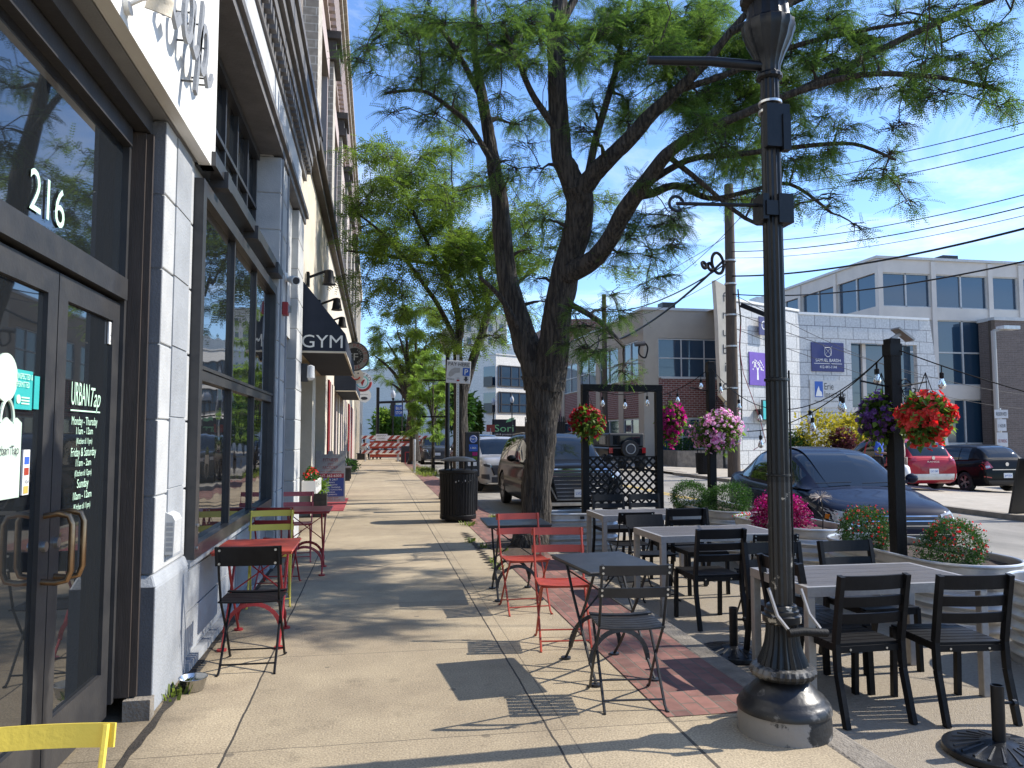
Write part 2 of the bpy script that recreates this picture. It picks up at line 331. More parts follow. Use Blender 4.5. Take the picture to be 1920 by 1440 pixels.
    m4 = n.new('ShaderNodeMix'); m4.data_type = 'RGBA'; m4.blend_type = 'MULTIPLY'; m4.inputs[0].default_value = 1; l.new(m3.outputs[2], m4.inputs[6]); gr = n.new('ShaderNodeMapRange'); gr.inputs['From Min'].default_value = -1.22; gr.inputs['From Max'].default_value = -.92; gr.inputs['To Min'].default_value = .55; gr.inputs['To Max'].default_value = 1; l.new(mth('ADD', X, mth('MULTIPLY', mth('SUBTRACT', st.outputs['Fac'], .5), .9)), gr.inputs['Value']); l.new(mth('MULTIPLY', mth('MULTIPLY', sv, gr.outputs['Result']), sr.outputs['Result']), m4.inputs[7]); l.new(m4.outputs[2], b.inputs['Base Color'])
    hb = mth('SUBTRACT', mth('MULTIPLY', fine.outputs['Fac'], .35), jm)
    bp = n.new('ShaderNodeBump'); bp.inputs['Strength'].default_value = .55; bp.inputs['Distance'].default_value = .012; l.new(hb, bp.inputs['Height']); l.new(bp.outputs['Normal'], b.inputs['Normal'])
    return m
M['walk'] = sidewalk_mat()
M['road'] = pm('worn pale asphalt and concrete', (.19,.175,.15), (.30,.275,.235), 1.3, .9, .5, 120, detail=10, stretch=(1,.35,1))
M['terrace'] = pm('exposed aggregate paving', (.34,.29,.22), (.25,.21,.16), 40, .9, .6, 130, detail=8)
M['farwalk'] = pm('far concrete', (.42,.37,.30), (.34,.30,.24), 2, .9, .3, 80)
M['kerb'] = pm('kerb concrete', (.28,.245,.20), (.16,.14,.115), 5, .9, .6, 60)
M['brick'] = brickm('brick pavers', (.27,.125,.098), (.14,.068,.056), (.14,.112,.088), .205, .103, .006, 'yx', .85, .6)
M['crack'] = pm('dirt filled crack', (.02,.017,.013), (.05,.04,.03), 30, .95, .5, 90)
M['ypaint'] = pm('yellow road paint', (.62,.40,.05), (.45,.32,.08), 12, .8)
M['earth'] = pm('ground', (.16,.15,.12), (.22,.21,.16), .05, .95)
def sheet(name, x0, x1, y0, y1, z, m, nx=1, ny=1):
    b = MB(); b.add([(x0,y0,z),(x1,y0,z),(x1,y1,z),(x0,y1,z)], [(0,1,2,3)]); return struct(b.build(name, m))
sheet('ground', -900, 900, -400, 1500, -.75, M['earth'])
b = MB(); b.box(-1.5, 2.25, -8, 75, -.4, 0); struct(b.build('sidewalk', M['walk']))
sheet('brick_strip', 1.60, 2.25, 4.12, 46, .004, M['brick'])
b = MB(); b.box(2.25, 2.43, -8, 75, -.4, .002)
kb = struct(b.build('kerb', M['kerb'])); bv = kb.modifiers.new('b', 'BEVEL'); bv.width = .02; bv.segments = 2
sheet('road', 2.43, 12.9, -60, 400, -.13, M['road'])
sheet('parking_lane_paving', 2.43, 5.7, -8, 12.4, -.126, M['terrace'])
b = MB()
for x in (8.10, 8.30): b.add([(x,14,-.126),(x+.10,14,-.126),(x+.10,120,-.126),(x,120,-.126)], [(0,1,2,3)])
struct(b.build('road_marking', M['ypaint']))
b = MB(); b.box(12.45, 12.62, -60, 31, -.5, -.02); b.box(12.9, 13.07, 31, 200, -.5, -.02); struct(b.build('far_kerb', M['kerb']))
b = MB(); b.add([(12.6,-60,-.03),(14.4,-60,-.03),(14.4,200,-.03),(12.6,200,-.03)], [(0,1,2,3)]); struct(b.build('far_sidewalk', M['farwalk']))
b = MB(); b.add([(14.4,-60,-.04),(22,-60,-.36),(22,200,-.36),(14.4,200,-.04),(120,-60,-.4),(120,200,-.4)], [(0,1,2,3),(1,4,5,2)]); struct(b.build('parking_lot', M['farwalk']))
def lotz(x): return -.04 - max(0, min(1, (x-14.4)/7.6))*.32
# dirt line at the foot of the wall, soil of the tree pits, cracks with weeds
def strip(name, pts, w, z, m):
    b = MB(); L = []
    for i, (x, y) in enumerate(pts):
        ww = w*(.6+.8*random.random()); L += [(x-ww/2, y, z), (x+ww/2, y, z)]
    b.add(L, [(2*i, 2*i+1, 2*i+3, 2*i+2) for i in range(len(pts)-1)]); return struct(b.build(name, m))
strip('wall_foot_crack', [(-1.165+.012*random.random(), y*.12) for y in range(-10, 110)], .045, .005, M['crack'])
strip('tree_pit_crack', [(1.40+.05*math.sin(y*3)+.03*random.random(), 8.6+y*.1) for y in range(0, 38)], .07, .006, M['crack'])
def pit(name, cx, cy, rx, ry):
    b = MB(); n = 26; vs = [(cx, cy, .03)]
    for k in range(n):
        a = 2*math.pi*k/n; q = 1+.18*(random.random()-.5); vs.append((cx+rx*q*math.cos(a), cy+ry*q*math.sin(a), .006))
    b.add(vs, [(0, 1+k, 1+(k+1)%n) for k in range(n)]); return struct(b.build(name, M['soil']))
pit('tree_pit', 1.93, 10.55, .36, 1.0); pit('tree_pit', 1.9, 18, .33, .8); pit('tree_pit', 2.0, 33.6, .4, 1.6)
def weeds(name, label, pts, h, k, m=None, sp=.10):
    V, Fq = [], []
    for (x, y, z) in pts:
        for i in range(k):
            a = random.random()*6.28; q = random.random()*sp; bx, by = x+q*math.cos(a), y+q*math.sin(a); hh = h*(.4+.8*random.random()); lx, ly = math.cos(a)*hh*.55, math.sin(a)*hh*.55
            w = .006+.004*random.random(); px, py = -math.sin(a)*w, math.cos(a)*w; n = len(V)
            V += [(bx-px,by-py,z),(bx+px,by+py,z),(bx+lx*.5+px,by+ly*.5+py,z+hh*.7),(bx+lx*.5-px,by+ly*.5-py,z+hh*.7),(bx+lx,by+ly,z+hh*.85),(bx+lx*1.02,by+ly*1.02,z+hh*.8)]
            Fq += [(n,n+1,n+2,n+3),(n+3,n+2,n+5,n+4)]
    o = npmesh(name, np.array(V), np.array(Fq), m or M['grass']); o['kind'] = 'stuff'; o['label'] = label; return o
weeds('weeds', 'weeds growing in pavement cracks', [(1.62,13.2,0),(1.70,13.4,0),(1.55,13.35,0),(1.45,9.4,0),(1.44,8.9,0),(1.5,10.6,0),(2.1,10.9,0),(1.7,10.2,0),(1.95,12.9,0),(-1.16,4.95,0),(-1.14,5.05,0),(2.2,14.4,0),(1.4,11.2,0)], .075, 22)
weeds('grass', 'grass round the tree pits down the sidewalk', [(1.75+random.random()*.7, 29+random.random()*6, 0) for _ in range(70)], .2, 12, sp=.25)
# ================================================================ THE STREETFRONT ON THE LEFT
M['cream'] = pm('cream painted stucco', (.62,.55,.44), (.52,.46,.36), 1.6, .8, .35, 30)
M['corn'] = pm('grey painted cornice', (.17,.165,.165), (.12,.115,.115), 4, .6, .2, 40)
M['frieze'] = pm('pale frieze', (.55,.56,.57), (.45,.46,.47), 3, .7, .15, 40)
M['buff'] = brickm('buff brick', (.42,.37,.30), (.36,.31,.25), (.62,.58,.50), .42, .16, .012, 'az', .85, .4)
M['tanbrick'] = brickm('brown brick shaft', (.19,.16,.14), (.15,.125,.11), (.42,.38,.33), .40, .15, .01, 'az', .85, .4)
M['pinkstone'] = pm('pinkish stone', (.46,.37,.33), (.40,.33,.30), 2, .85, .3, 20)
M['darkcap'] = pm('soot stained stone', (.055,.048,.045), (.09,.08,.07), 4, .8, .3, 20)
M['navy'] = pm('navy awning canvas', (.010,.016,.030), (.016,.023,.040), 3, .85, .1, 200)
M['decal'] = pm('pale green vinyl lettering', (.55,.79,.60), (.52,.75,.57), 3, .6)
M['teal'] = pm('teal sticker', (.03,.36,.34), (.06,.46,.42), 1.5, .4)
M['paper'] = pm('white paper', (.8,.79,.76), None, 3, .6)
M['ink'] = pm('dark ink', (.03,.03,.035), None, 3, .6)
M['bronze'] = pm('worn bronze', (.36,.23,.13), (.22,.14,.085), 9, .3, metal=1)
M['mint'] = pm('pale mint sticker', (.58,.70,.58), None, 3, .5)
M['shadegrey'] = pm('pier blocks in shade tone', (.155,.162,.175), (.12,.125,.137), 2.5, .7, .25, 80)  # pier colour darkened to stand in for shade on its doorway side
B1 = thing('restaurant_building', 'white and grey corner restaurant with black framed shop windows and the number 216', 'building', (-1.21, 4.65, 0))
def P1(nm, m, b, par=None, **k): return b.build(nm, m, par or B1, world=True, **k)
# masonry: piers laid in rusticated blocks
def blocks(b, x0, x1, y0, y1, z0, z1, h, g=.006):
    b.box(x0+.02, x1-.012, y0+.012, y1-.012, z0, z1); k = max(1, round((z1-z0)/h)); h = (z1-z0)/k
    for i in range(k): b.box(x0, x1, y0, y1, z0+i*h+g, z0+(i+1)*h-g)
b = MB(); blocks(b, -1.30, -1.225, 4.70, 5.40, .76, 3.40, .46); p = P1('pier', M['whitewall'], b)
b2 = MB(); [b2.box(-1.26,-1.217,4.93,5.30,.80+.4325*k+.0,1.2225+.4325*k) for k in range(6)]; P1('pier_panel', M['palegrey'], b2)
bv = p.modifiers.new('b', 'BEVEL'); bv.width = .006; bv.segments = 2
b = MB(); b.box(-1.31, -1.20, 4.66, 5.42, 0, .70); b.add([(-1.31,4.66,.70),(-1.2,4.66,.70),(-1.2,5.42,.70),(-1.31,5.42,.70),(-1.31,4.69,.76),(-1.225,4.69,.76),(-1.225,5.42,.76),(-1.31,5.42,.76)], [(0,1,5,4),(1,2,6,5),(4,5,6,7)])
p = P1('plinth', M['palegrey'], b); bv = p.modifiers.new('b', 'BEVEL'); bv.width = .012; bv.segments = 2
# doorway sides of pier and plinth, their shade put into darker greys
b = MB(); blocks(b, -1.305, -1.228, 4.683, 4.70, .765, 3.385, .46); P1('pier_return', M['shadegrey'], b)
b = MB(); b.box(-1.31, -1.205, 4.643, 4.66, 0, .70); P1('plinth_return', M['shadeplinth'], b)
b = MB(); blocks(b, -1.6, -1.14, 9.36, 10.2, 0, 4.88, .46); p = P1('pier', M['whitewall'], b); bv = p.modifiers.new('b', 'BEVEL'); bv.width = .008; bv.segments = 2
b = MB(); blocks(b, -1.6, -1.14, 11.55, 12.35, 0, 4.88, .46); p = P1('pier', M['whitewall'], b); bv = p.modifiers.new('b', 'BEVEL'); bv.width = .008; bv.segments = 2
b = MB(); b.box(-1.6, -1.125, 9.43, 9.50, .1, 4.88); b.box(-1.6, -1.125, 10.03, 10.1, .1, 4.88); P1('pilaster_moulding', M['greywall'], b)
b = MB(); b.box(-1.35, -1.235, 5.42, 9.36, .06, .68)
for (y0, y1) in ((5.48, 7.3), (7.36, 9.3)): b.box(-1.3, -1.222, y0, y1, .10, .36); b.box(-1.3, -1.222, y0, y1, .375, .64)
b.box(-1.3, -1.19, 5.42, 9.36, .68, .73); b.box(-1.3, -1.18, 5.42, 9.36, 0, .055); P1('bulkhead', M['palegrey'], b)
b = MB(); b.box(-7, -1.25, 12.36, 12.40, 0, 6.9); b.box(-7, -1.6, -6, 12.36, 0, 6.9); b.box(-1.6, -1.24, 9.36, 12.36, 4.88, 6.9); b.box(-1.6,-1.24,-6,9.36,4.95,6.9); b.box(-1.6, -1.24, 5.42, 9.36, 3.30, 3.58); b.box(-1.6,-1.24,10.2,11.55,2.95,4.88); b.box(-1.6,-1.5,-6,5.5,3.42,4.95)
P1('wall', M['whitewall'], b)
# shop window
wf = MB(); wf.box(-1.28, -1.165, 5.42, 5.52, .73, 3.30); wf.box(-1.28, -1.165, 9.26, 9.36, .73, 3.30); wf.box(-1.28, -1.165, 5.52, 9.26, .73, .82); wf.box(-1.28, -1.165, 5.52, 9.26, 3.20, 3.30)
wf.box(-1.28, -1.185, 5.52, 9.26, 1.93, 2.00); wf.box(-1.28, -1.175, 5.52, 9.26, 2.005, 2.03)
for y in (6.80, 8.02): wf.box(-1.28, -1.195, y-.022, y+.022, .82, 1.93); wf.box(-1.28, -1.195, y-.022, y+.022, 2.03, 3.20)
win = P1('window', M['glass'], MB().add([(-1.225,5.50,.80),(-1.225,9.28,.80),(-1.225,9.28,3.22),(-1.225,5.50,3.22)], [(0,1,2,3)]))
P1('frame', M['frame'], wf, win)
b = MB()
for z in (.80, .95): b.tube([(-1.163,5.47,z),(-1.15,5.47,z)], .012, 8)
P1('frame_bolt', M['bolt'], b, win)
# upper lattice window
up = P1('upper_window', M['glass'], MB().add([(-1.45,5.5,3.60),(-1.45,9.30,3.60),(-1.45,9.30,4.88),(-1.45,5.5,4.88)], [(0,1,2,3)]))
wf = MB()
for y in (5.5,6.13,6.76,7.4,8.03,8.66,9.28): wf.box(-1.47,-1.41,y-.025,y+.025,3.6,4.88)
wf.box(-1.47,-1.405,5.5,9.3,4.2,4.24); wf.box(-1.47,-1.38,5.5,9.3,3.58,3.66); wf.box(-1.47,-1.38,5.5,9.3,4.8,4.88); P1('muntins', M['frame'], wf, up)
b = MB(); b.box(-1.24,-1.10,5.45,9.36,3.40,3.50); b.box(-1.24,-1.17,5.45,9.36,3.505,3.58)
for y in (5.75, 7.2, 8.7): b.box(-1.20,-1.07,y,y+.12,3.34,3.46)
P1('shutter_housing', M['frame'], b)
# cornices
b = MB(); b.box(-1.45,-1.12,5.58,12.45,4.90,4.99); b.box(-1.45,-1.08,5.58,12.47,4.995,5.07); b.box(-1.45,-1.14,5.58,12.45,5.075,5.15); P1('lower_cornice', M['corn'], b)
b = MB(); b.box(-1.5,-1.20,-6,12.42,5.155,5.78); P1('frieze', M['frieze'], b)
b = MB(); b.box(-1.5,-1.17,-6,13.0,5.785,5.90)
y = -5.9
while y < 12.9: b.box(-1.17,-1.10,y,y+.11,5.905,6.05); y += .2
b.box(-1.5,-1.17,-6,13.0,5.905,6.05); b.box(-1.5,-1.08,-6,13.05,6.055,6.22); b.box(-1.5,-1.03,-6,13.1,6.225,6.36); b.box(-1.5,-.98,-6,13.12,6.365,6.62); b.box(-1.5,-.94,-6,13.15,6.625,6.74); b.box(-1.5,-1.05,-6,13.1,6.745,6.92); P1('cornice', M['corn'], b)
# entrance
b = MB(); b.box(-1.42,-1.275,4.615,4.64,0.12,3.28); b.box(-1.42,-1.31,4.598,4.613,.12,3.28); b.box(-1.42,-1.335,4.645,4.69,0.12,3.28); P1('jamb_trim', M['brownframe'], b)
b = MB(); b.box(-1.5,-1.385,4.56,4.598,.1,3.28); b.box(-1.5,-1.37,2.66,4.56,2.30,2.42); b.box(-1.5,-1.39,2.66,2.76,.0,3.28); b.box(-1.5,-1.37,-2,4.56,3.18,3.28); b.box(-1.5,-1.37,-2,2.66,2.30,2.42); b.box(-1.37,-1.29,-2,4.64,3.285,3.395)
P1('entrance_frame', M['frame'], b)
b = MB(); b.box(-1.33,-1.19,4.57,4.655,0,.11); P1('threshold_block', M['kerb'], b)
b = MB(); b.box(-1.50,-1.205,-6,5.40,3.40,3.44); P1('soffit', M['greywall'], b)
tr = P1('transom_window', M['glassdoor'], MB().add([(-1.42,-2,2.42),(-1.42,4.56,2.42),(-1.42,4.56,3.18),(-1.42,-2,3.18)], [(0,1,2,3)]))
P1('street_number', M['decal'], MB().text('216', (-1.415, 3.585, 2.485), (0,1,0), (0,0,1), .185, .36), tr)
def leaf_door(y0, y1):
    d = MB(); d.box(-1.46,-1.405,y0,y0+.105,.04,2.28); d.box(-1.46,-1.405,y1-.105,y1,.04,2.28); d.box(-1.46,-1.405,y0+.105,y1-.105,.04,.29); d.box(-1.46,-1.405,y0+.105,y1-.105,2.17,2.28)
    o = P1('door', M['frame'], d)
    P1('pane', M['glassdoor'], MB().add([(-1.425,y0+.1,.28),(-1.425,y1-.1,.28),(-1.425,y1-.1,2.18),(-1.425,y0+.1,2.18)], [(0,1,2,3)]), o)
    return o
dr = leaf_door(3.725, 4.555); dl = leaf_door(2.77, 3.715)
for o, yh in ((dr, 3.79), (dl, 3.655)):
    b = MB(); b.tube([(-1.405,yh,1.20),(-1.35,yh,1.21),(-1.305,yh,1.20),(-1.29,yh,1.165),(-1.29,yh,.965),(-1.305,yh,.925),(-1.35,yh,.915),(-1.405,yh,.92)], .0135, 10); P1('handle', M['bronze'], b, o, smooth=True)
    P1('lock', M['bolt'], MB().disc((-1.40, yh, 1.07), .022, (1,0,0), .02), o)
b = MB(); GX = -1.418; cy = 4.12; rt, upv = (0,1,0), (0,0,1)
b.text('URBAN', (GX,3.935,1.695), rt, upv, .115, .23, align='LEFT'); b.text('Tap', (GX,4.185,1.695), rt, upv, .10, .14, align='LEFT', shear=.35)
b.add([(GX+.004,3.93,1.665),(GX+.004,4.325,1.665),(GX+.004,4.325,1.672),(GX+.004,3.93,1.672)], [(0,1,2,3)])
for tx, z, h, w in (('Monday - Thursday',1.60,.042,.34),('11am - 12am',1.555,.036,.22),('(Kitchen til 11pm)',1.508,.03,.21),('Friday & Saturday',1.448,.044,.33),('11am - 2am',1.40,.036,.20),('(Kitchen til 12pm)',1.352,.03,.22),('Sunday',1.295,.044,.15),('10am - 12am',1.24,.038,.24),('(Kitchen til 11pm)',1.19,.03,.22)):
    b.text(tx, (GX,cy,z), rt, upv, h, w)
P1('opening_hours', M['decal'], b, dr)
b = MB(); b.box(-1.422,-1.414,4.42,4.50,2.04,2.16); st = P1('notice', M['paper'], b, dr)
b = MB(); b.text('Deliveries', (-1.414,4.46,2.085), rt, upv, .016, .06); b.text('Caterers & Co', (-1.414,4.46,2.055), rt, upv, .014, .06); P1('notice_text', M['ink'], b, dr)
b = MB(); b.box(-1.422,-1.415,3.355,3.515,1.655,1.815); b.box(-1.422,-1.416,3.535,3.585,1.66,1.80); P1('permit_sticker', M['teal'], b, dl)
b = MB(); b.text('INSPECTED &', (-1.414,3.435,1.778), rt, upv, .024, .135); b.text('PERMITTED', (-1.414,3.42,1.745), rt, upv, .024, .11); b.disc((-1.413,3.385,1.695), .018, (1,0,0), .003)
for i in range(3): b.add([(-1.412,3.41,1.70-.012*i),(-1.412,3.485,1.70-.012*i),(-1.412,3.485,1.706-.012*i),(-1.412,3.41,1.706-.012*i)], [(0,1,2,3)])
P1('permit_text', M['decal'], b, dl)
zz = [(3.0,1.30),(3.43,1.30)] + [(3.43-.043*i, 1.60+(.02 if i % 2 else 0)) for i in range(11)]
b = MB(); b.prism(zz, lambda p,q: (-1.422,p,q), lambda p,q: (-1.415,p,q)); b.disc((-1.418,3.28,1.775), .095, (1,0,0), .008, 28)
b.tube([(-1.416, 3.30+.055*math.cos(a), 1.60+.09*math.sin(a)) for a in np.linspace(0, math.pi, 12)], .007, 6); P1('takeout_bag_sticker', M['mint'], b, dl)
P1('sticker_text', M['ink'], MB().text('Urban Tap', (-1.413,3.30,1.475), rt, upv, .036, .2), dl)
b = MB(); b.box(-1.422,-1.414,3.455,3.515,1.305,1.49); P1('card_sticker', M['paper'], b, dl)
for z, m in ((1.445,'bluecloth'),(1.40,'orange'),(1.36,'navy'),(1.325,'ypaint')):
    b = MB(); b.box(-1.414,-1.412,3.465,3.505,z-.014,z+.016) if m != 'navy' else b.text('VISA', (-1.414,3.485,z-.008), rt, upv, .016, .04); P1('card_mark', M[m], b, dl)
# the fascia board with the script lettering
b = MB(); b.box(-1.21,-1.13,-6,5.57,3.40,4.95); fas = P1('fascia_board', M['white'], b)
def ribbon(b, pts, w, x0, x1):
    P = [Vector((p[0], p[1])) for p in pts]; n = len(P); L, Rr = [], []
    for i in range(n):
        d = (P[min(i+1,n-1)]-P[max(i-1,0)]).normalized(); k = Vector((-d.y, d.x))*(w/2); L.append(P[i]+k); Rr.append(P[i]-k)
    vs = [(x1,q.x,q.y) for q in L]+[(x1,q.x,q.y) for q in Rr]+[(x0,q.x,q.y) for q in L]+[(x0,q.x,q.y) for q in Rr]
    fs = []
    for i in range(n-1): fs += [(i,i+1,n+i+1,n+i),(2*n+i,3*n+i,3*n+i+1,2*n+i+1),(i,2*n+i,2*n+i+1,i+1),(n+i,n+i+1,3*n+i+1,3*n+i)]
    fs += [(0,n,3*n,2*n),(n-1,3*n-1,4*n-1,2*n-1)]; b.add(vs, fs)
def arc(cy, cz, ry, rz, a0, a1, n=16, sh=.25): return [(cy+ry*math.cos(t)+sh*rz*math.sin(t), cz+rz*math.sin(t)) for t in np.linspace(R(a0), R(a1), n)]
b = MB(); X0, X1 = -1.055, -1.035
ribbon(b, arc(4.73,3.86,.085,.15,-150,205), .05, X0, X1); ribbon(b, [(4.70,4.13),(4.66,3.95),(4.61,3.72),(4.56,3.52)], .05, X0, X1); ribbon(b, [(4.80,3.76),(4.86,3.70),(4.93,3.74),(4.99,3.82)], .04, X0, X1)
ribbon(b, arc(4.36,3.87,.085,.15,10,370), .05, X0, X1); ribbon(b, [(4.50,4.02),(4.46,3.84),(4.46,3.74),(4.52,3.72),(4.60,3.80)], .045, X0, X1)
ribbon(b, [(4.16,4.35),(4.12,4.1),(4.06,3.85),(4.03,3.72),(4.10,3.68),(4.18,3.76)], .055, X0, X1); ribbon(b, [(3.86,4.30),(3.98,4.36),(4.2,4.33),(4.40,4.38)], .05, X0, X1)
let = P1('sign_lettering', M['greywall'], b, fas)
b = MB()
for (y,z) in ((4.79,3.9),(4.66,3.98),(4.59,3.6),(4.83,3.73),(4.44,3.93),(4.29,3.83),(4.47,3.78),(4.12,4.05),(4.06,3.8),(4.2,4.33),(4.90,3.72)): b.tube([(-1.13,y,z),(-1.05,y,z)], .006, 6)
P1('standoff_pin', M['frame'], b, fas)
# fittings on the front
fl = thing('floodlight', 'round beige floodlight on the white fascia above the restaurant door', 'floodlight', tuple(onx(235,6,-1.13)))
b = MB(); b.disc((.01,0,0), .05, (1,0,0), .03, 18); b.tube([(.02,0,.0),(.07,.0,.03),(.12,.0,.04)], .012, 8); b.build('mount', M['white'], fl, smooth=True)
o = MB().lathe([(.015,.06),(.038,.055),(.050,.035),(.055,0),(.057,-.052),(.060,-.056),(.054,-.058)], (0,0,0), 24).build('lamp_head', M['cream'], fl, smooth=True); o.location = (.15,.0,.03); o.rotation_euler = (.35,.30,0)
o = MB().disc((0,0,-.0575), .050, (0,0,1), .004, 22).build('lamp_lens', M['lens'], fl); o.location = (.15,.0,.03); o.rotation_euler = (.35,.30,0)
al = thing('fire_alarm', 'red fire alarm strobe on the white pier', 'alarm', (-1.14, 9.75, 3.10))
b = MB(); b.box(0,.07,-.075,.075,-.075,.085); o = b.build('alarm_box', M['red'], al); o.modifiers.new('b','BEVEL').width = .008
b = MB(); b.box(.07,.10,-.03,.03,-.04,.05); b.build('strobe', M['lens'], al)
sc = thing('security_camera', 'white bullet security camera above the red alarm', 'camera', (-1.14, 9.95, 3.52))
MB().disc((.015,0,.02), .06, (1,0,0), .03, 16).build('mount', M['white'], sc); MB().tube([(.03,.04,.01),(.10,-.06,-.02),(.15,-.16,-.05)], [.03,.055,.055], 14).build('camera_body', M['white'], sc, smooth=True)
MB().tube([(.15,-.16,-.05),(.153,-.166,-.052)], [.045,.042], 14).build('camera_lens', M['ink'], sc)
vb = thing('wall_vent', 'small grey painted vent hood low on the white pier beside the door', 'vent', (-1.225, 4.98, .84))
b = MB(); b.prism([(0,0),(.05,.0),(.055,.20),(.04,.23),(0,.25)], lambda p,q:(p,-.07,q), lambda p,q:(p,.10,q)); b.build('hood', M['whitewall'], vb); b = MB(); [b.box(.008,.046,-.073,-.071,.02+.03*k,.04+.03*k) for k in range(6)]; b.build('grille', M['greywall'], vb)
bw = thing('dog_bowl', 'small steel water bowl on the sidewalk by the white wall', 'bowl', (-1.075, 5.06, 0))
o = MB().lathe([(.055,0),(.062,.004),(.082,.075),(.086,.078),(.083,.080),(.070,.055),(.055,.02),(.01,.018)], (0,0,0), 28).build('bowl_shell', M['steel'], bw, smooth=True)
b = MB(); b.lathe([(.050,.021),(.001,.021)], (0,0,0), 20); b.build('water', M['glassdoor'], bw)
# side door of the restaurant
b = MB(); b.box(-1.55,-1.38,10.2,10.30,0,2.95); b.box(-1.55,-1.38,11.45,11.55,0,2.95); b.box(-1.55,-1.38,10.3,11.45,2.3,2.4); b.box(-1.55,-1.38,10.3,11.45,2.85,2.95); P1('side_door_frame', M['frame'], b)
sd_ = P1('side_door', M['brownframe'], MB().box(-1.55,-1.42,10.3,11.45,.02,2.3)); P1('door_pane', M['glassdoor'], MB().box(-1.43,-1.415,10.45,11.3,.5,2.15), sd_); P1('transom_pane', M['glassdoor'], MB().box(-1.5,-1.44,10.3,11.45,2.4,2.85), sd_)
# ---------------------------------------------------------------- the tall brick and stone building
B2 = thing('brick_building', 'long cream and buff brick building with dark capitals and a row of awnings', 'building', (-1.21, 12.4, 0))
def P2(nm, m, b, par=None, **k): return b.build(nm, m, par or B2, world=True, **k)
b = MB(); b.box(-9,-1.22,12.41,46,3.0,6.42); b.box(-9,-1.75,12.41,46,0,3.0)
for y0, y1 in ((12.41,12.9),(15.3,16.1),(19.2,20.0),(22.6,23.3),(26.4,27.2),(30.2,31.0),(34,34.8)): b.box(-1.75,-1.2,y0,y1,0,3.0)
P2('ground_floor_wall', M['cream'], b)
for y0, y1 in ((20.6,21.0),(36,37.2),(40,41)): P2('painted_door', M['red'], MB().box(-1.75,-1.19,y0,y1,0,3.0))
for y0, y1 in ((21.4,21.9),(24.6,25.2),(28.3,29),(32,33),(38,39.2),(42,46)): P2('stone_pier', M['pinkstone'], MB().box(-1.75,-1.195,y0,y1,0,3.0))
for y0, y1 in ((12.9,15.3),(16.1,19.2),(20.0,20.6),(23.3,24.6),(25.2,26.4),(27.2,28.3),(29,30.2),(31,32),(33,34),(34.8,36),(37.2,38),(39.2,40),(41,42)):
    P2('shop_window', M['glass'], MB().add([(-1.55,y0,0),(-1.55,y1,0),(-1.55,y1,2.99),(-1.55,y0,2.99)], [(0,1,2,3)]))
b = MB()
for y0, y1 in ((12.9,15.3),(16.1,19.2)):
    for k in range(4): yy = y0+(y1-y0)*k/3; b.box(-1.56,-1.5,yy-.04,yy+.04,0,2.99)
    b.box(-1.56,-1.5,y0,y1,2.1,2.2)
P2('shop_frame', M['frame'], b)
b = MB(); b.box(-1.3,-1.08,12.41,46,6.42,6.56); b.box(-1.3,-.98,12.41,46,6.565,6.72); b.box(-1.3,-1.05,12.41,46,6.725,6.9); P2('shop_cornice', M['darkcap'], b)
b = MB(); b.box(-9,-1.45,12.41,46,6.9,11.95); P2('upper_wall', M['tanbrick'], b)
for k in range(7):
    y = 15.2+5.1*k-2.55+2.55
    P2('pilaster', M['buff'], MB().box(-1.5,-1.16,y-.5,y+.5,6.9,11.2)); cap = MB(); cap.box(-1.5,-1.02,y-.62,y+.62,11.21,11.45); cap.box(-1.5,-1.10,y-.56,y+.56,11.455,11.75); cap.box(-1.5,-.98,y-.66,y+.66,11.755,11.95); P2('capital', M['darkcap'], cap)
    if k < 6:
        win = MB(); lint = MB(); wl_ = MB(); win.add([(-1.43,y+.95,7.3),(-1.43,y+4.15,7.3),(-1.43,y+4.15,10.6),(-1.43,y+.95,10.6)], [(0,1,2,3)])
        lint.box(-1.5,-1.25,y+.75,y+4.35,10.6,11.2); lint.box(-1.5,-1.3,y+.75,y+4.35,6.95,7.3); wl_.box(-1.45,-1.36,y+2.5,y+2.6,7.3,10.6); wl_.box(-1.45,-1.36,y+.95,y+4.15,8.9,9.0)
        lint.box(-1.5,-1.28,y+.75,y+.95,7.3,10.6); lint.box(-1.5,-1.28,y+4.15,y+4.35,7.3,10.6); wd = P2('window', M['glass'], win); P2('sash', M['frame'], wl_, wd); P2('surround', M['pinkstone'], lint, wd)
b = MB(); b.box(-9,-1.25,12.41,46.2,11.955,13.4); P2('attic_wall', M['pinkstone'], b)
b = MB(); y = 12.5
while y < 46: b.box(-1.25,-1.10,y,y+.16,12.1,13.35); y += .34
P2('attic_rib', M['pinkstone'], b); b = MB(); b.box(-9,-1.02,12.41,46.3,13.4,13.62); b.box(-9,-.92,12.41,46.35,13.625,13.8); P2('top_cornice', M['buff'], b)
B3 = thing('stone_building', 'pale stone building beyond the long brick building', 'building', (-1.3, 46.4, 0))
b = MB(); b.box(-9,-1.45,46.4,62,0,12.6); b.build('wall', M['buff'], B3, world=True)
b = MB()
for k in range(5): b.box(-1.5,-1.2,47+3.3*k,48+3.3*k,0,12.2)
b.box(-1.5,-1.1,46.4,62,12.2,12.75); b.build('pilaster', M['cream'], B3, world=True)
b = MB()
for k in range(4):
    for z in (1,4.6,8.2): b.box(-1.5,-1.43,48.5+3.3*k,49.9+3.3*k,z,z+2.4)
b.build('window', M['glass'], B3, world=True)
B4 = thing('metal_clad_building', 'low grey metal clad building at the far end of the row', 'building', (-1.3, 62.4, 0))
b = MB(); b.box(-9,-1.3,62.4,80,0,6.2); b.build('wall', M['alu'], B4, world=True); b = MB()
for k in range(18): b.box(-1.3,-1.25,62.6+.95*k,62.75+.95*k,0,6.2)
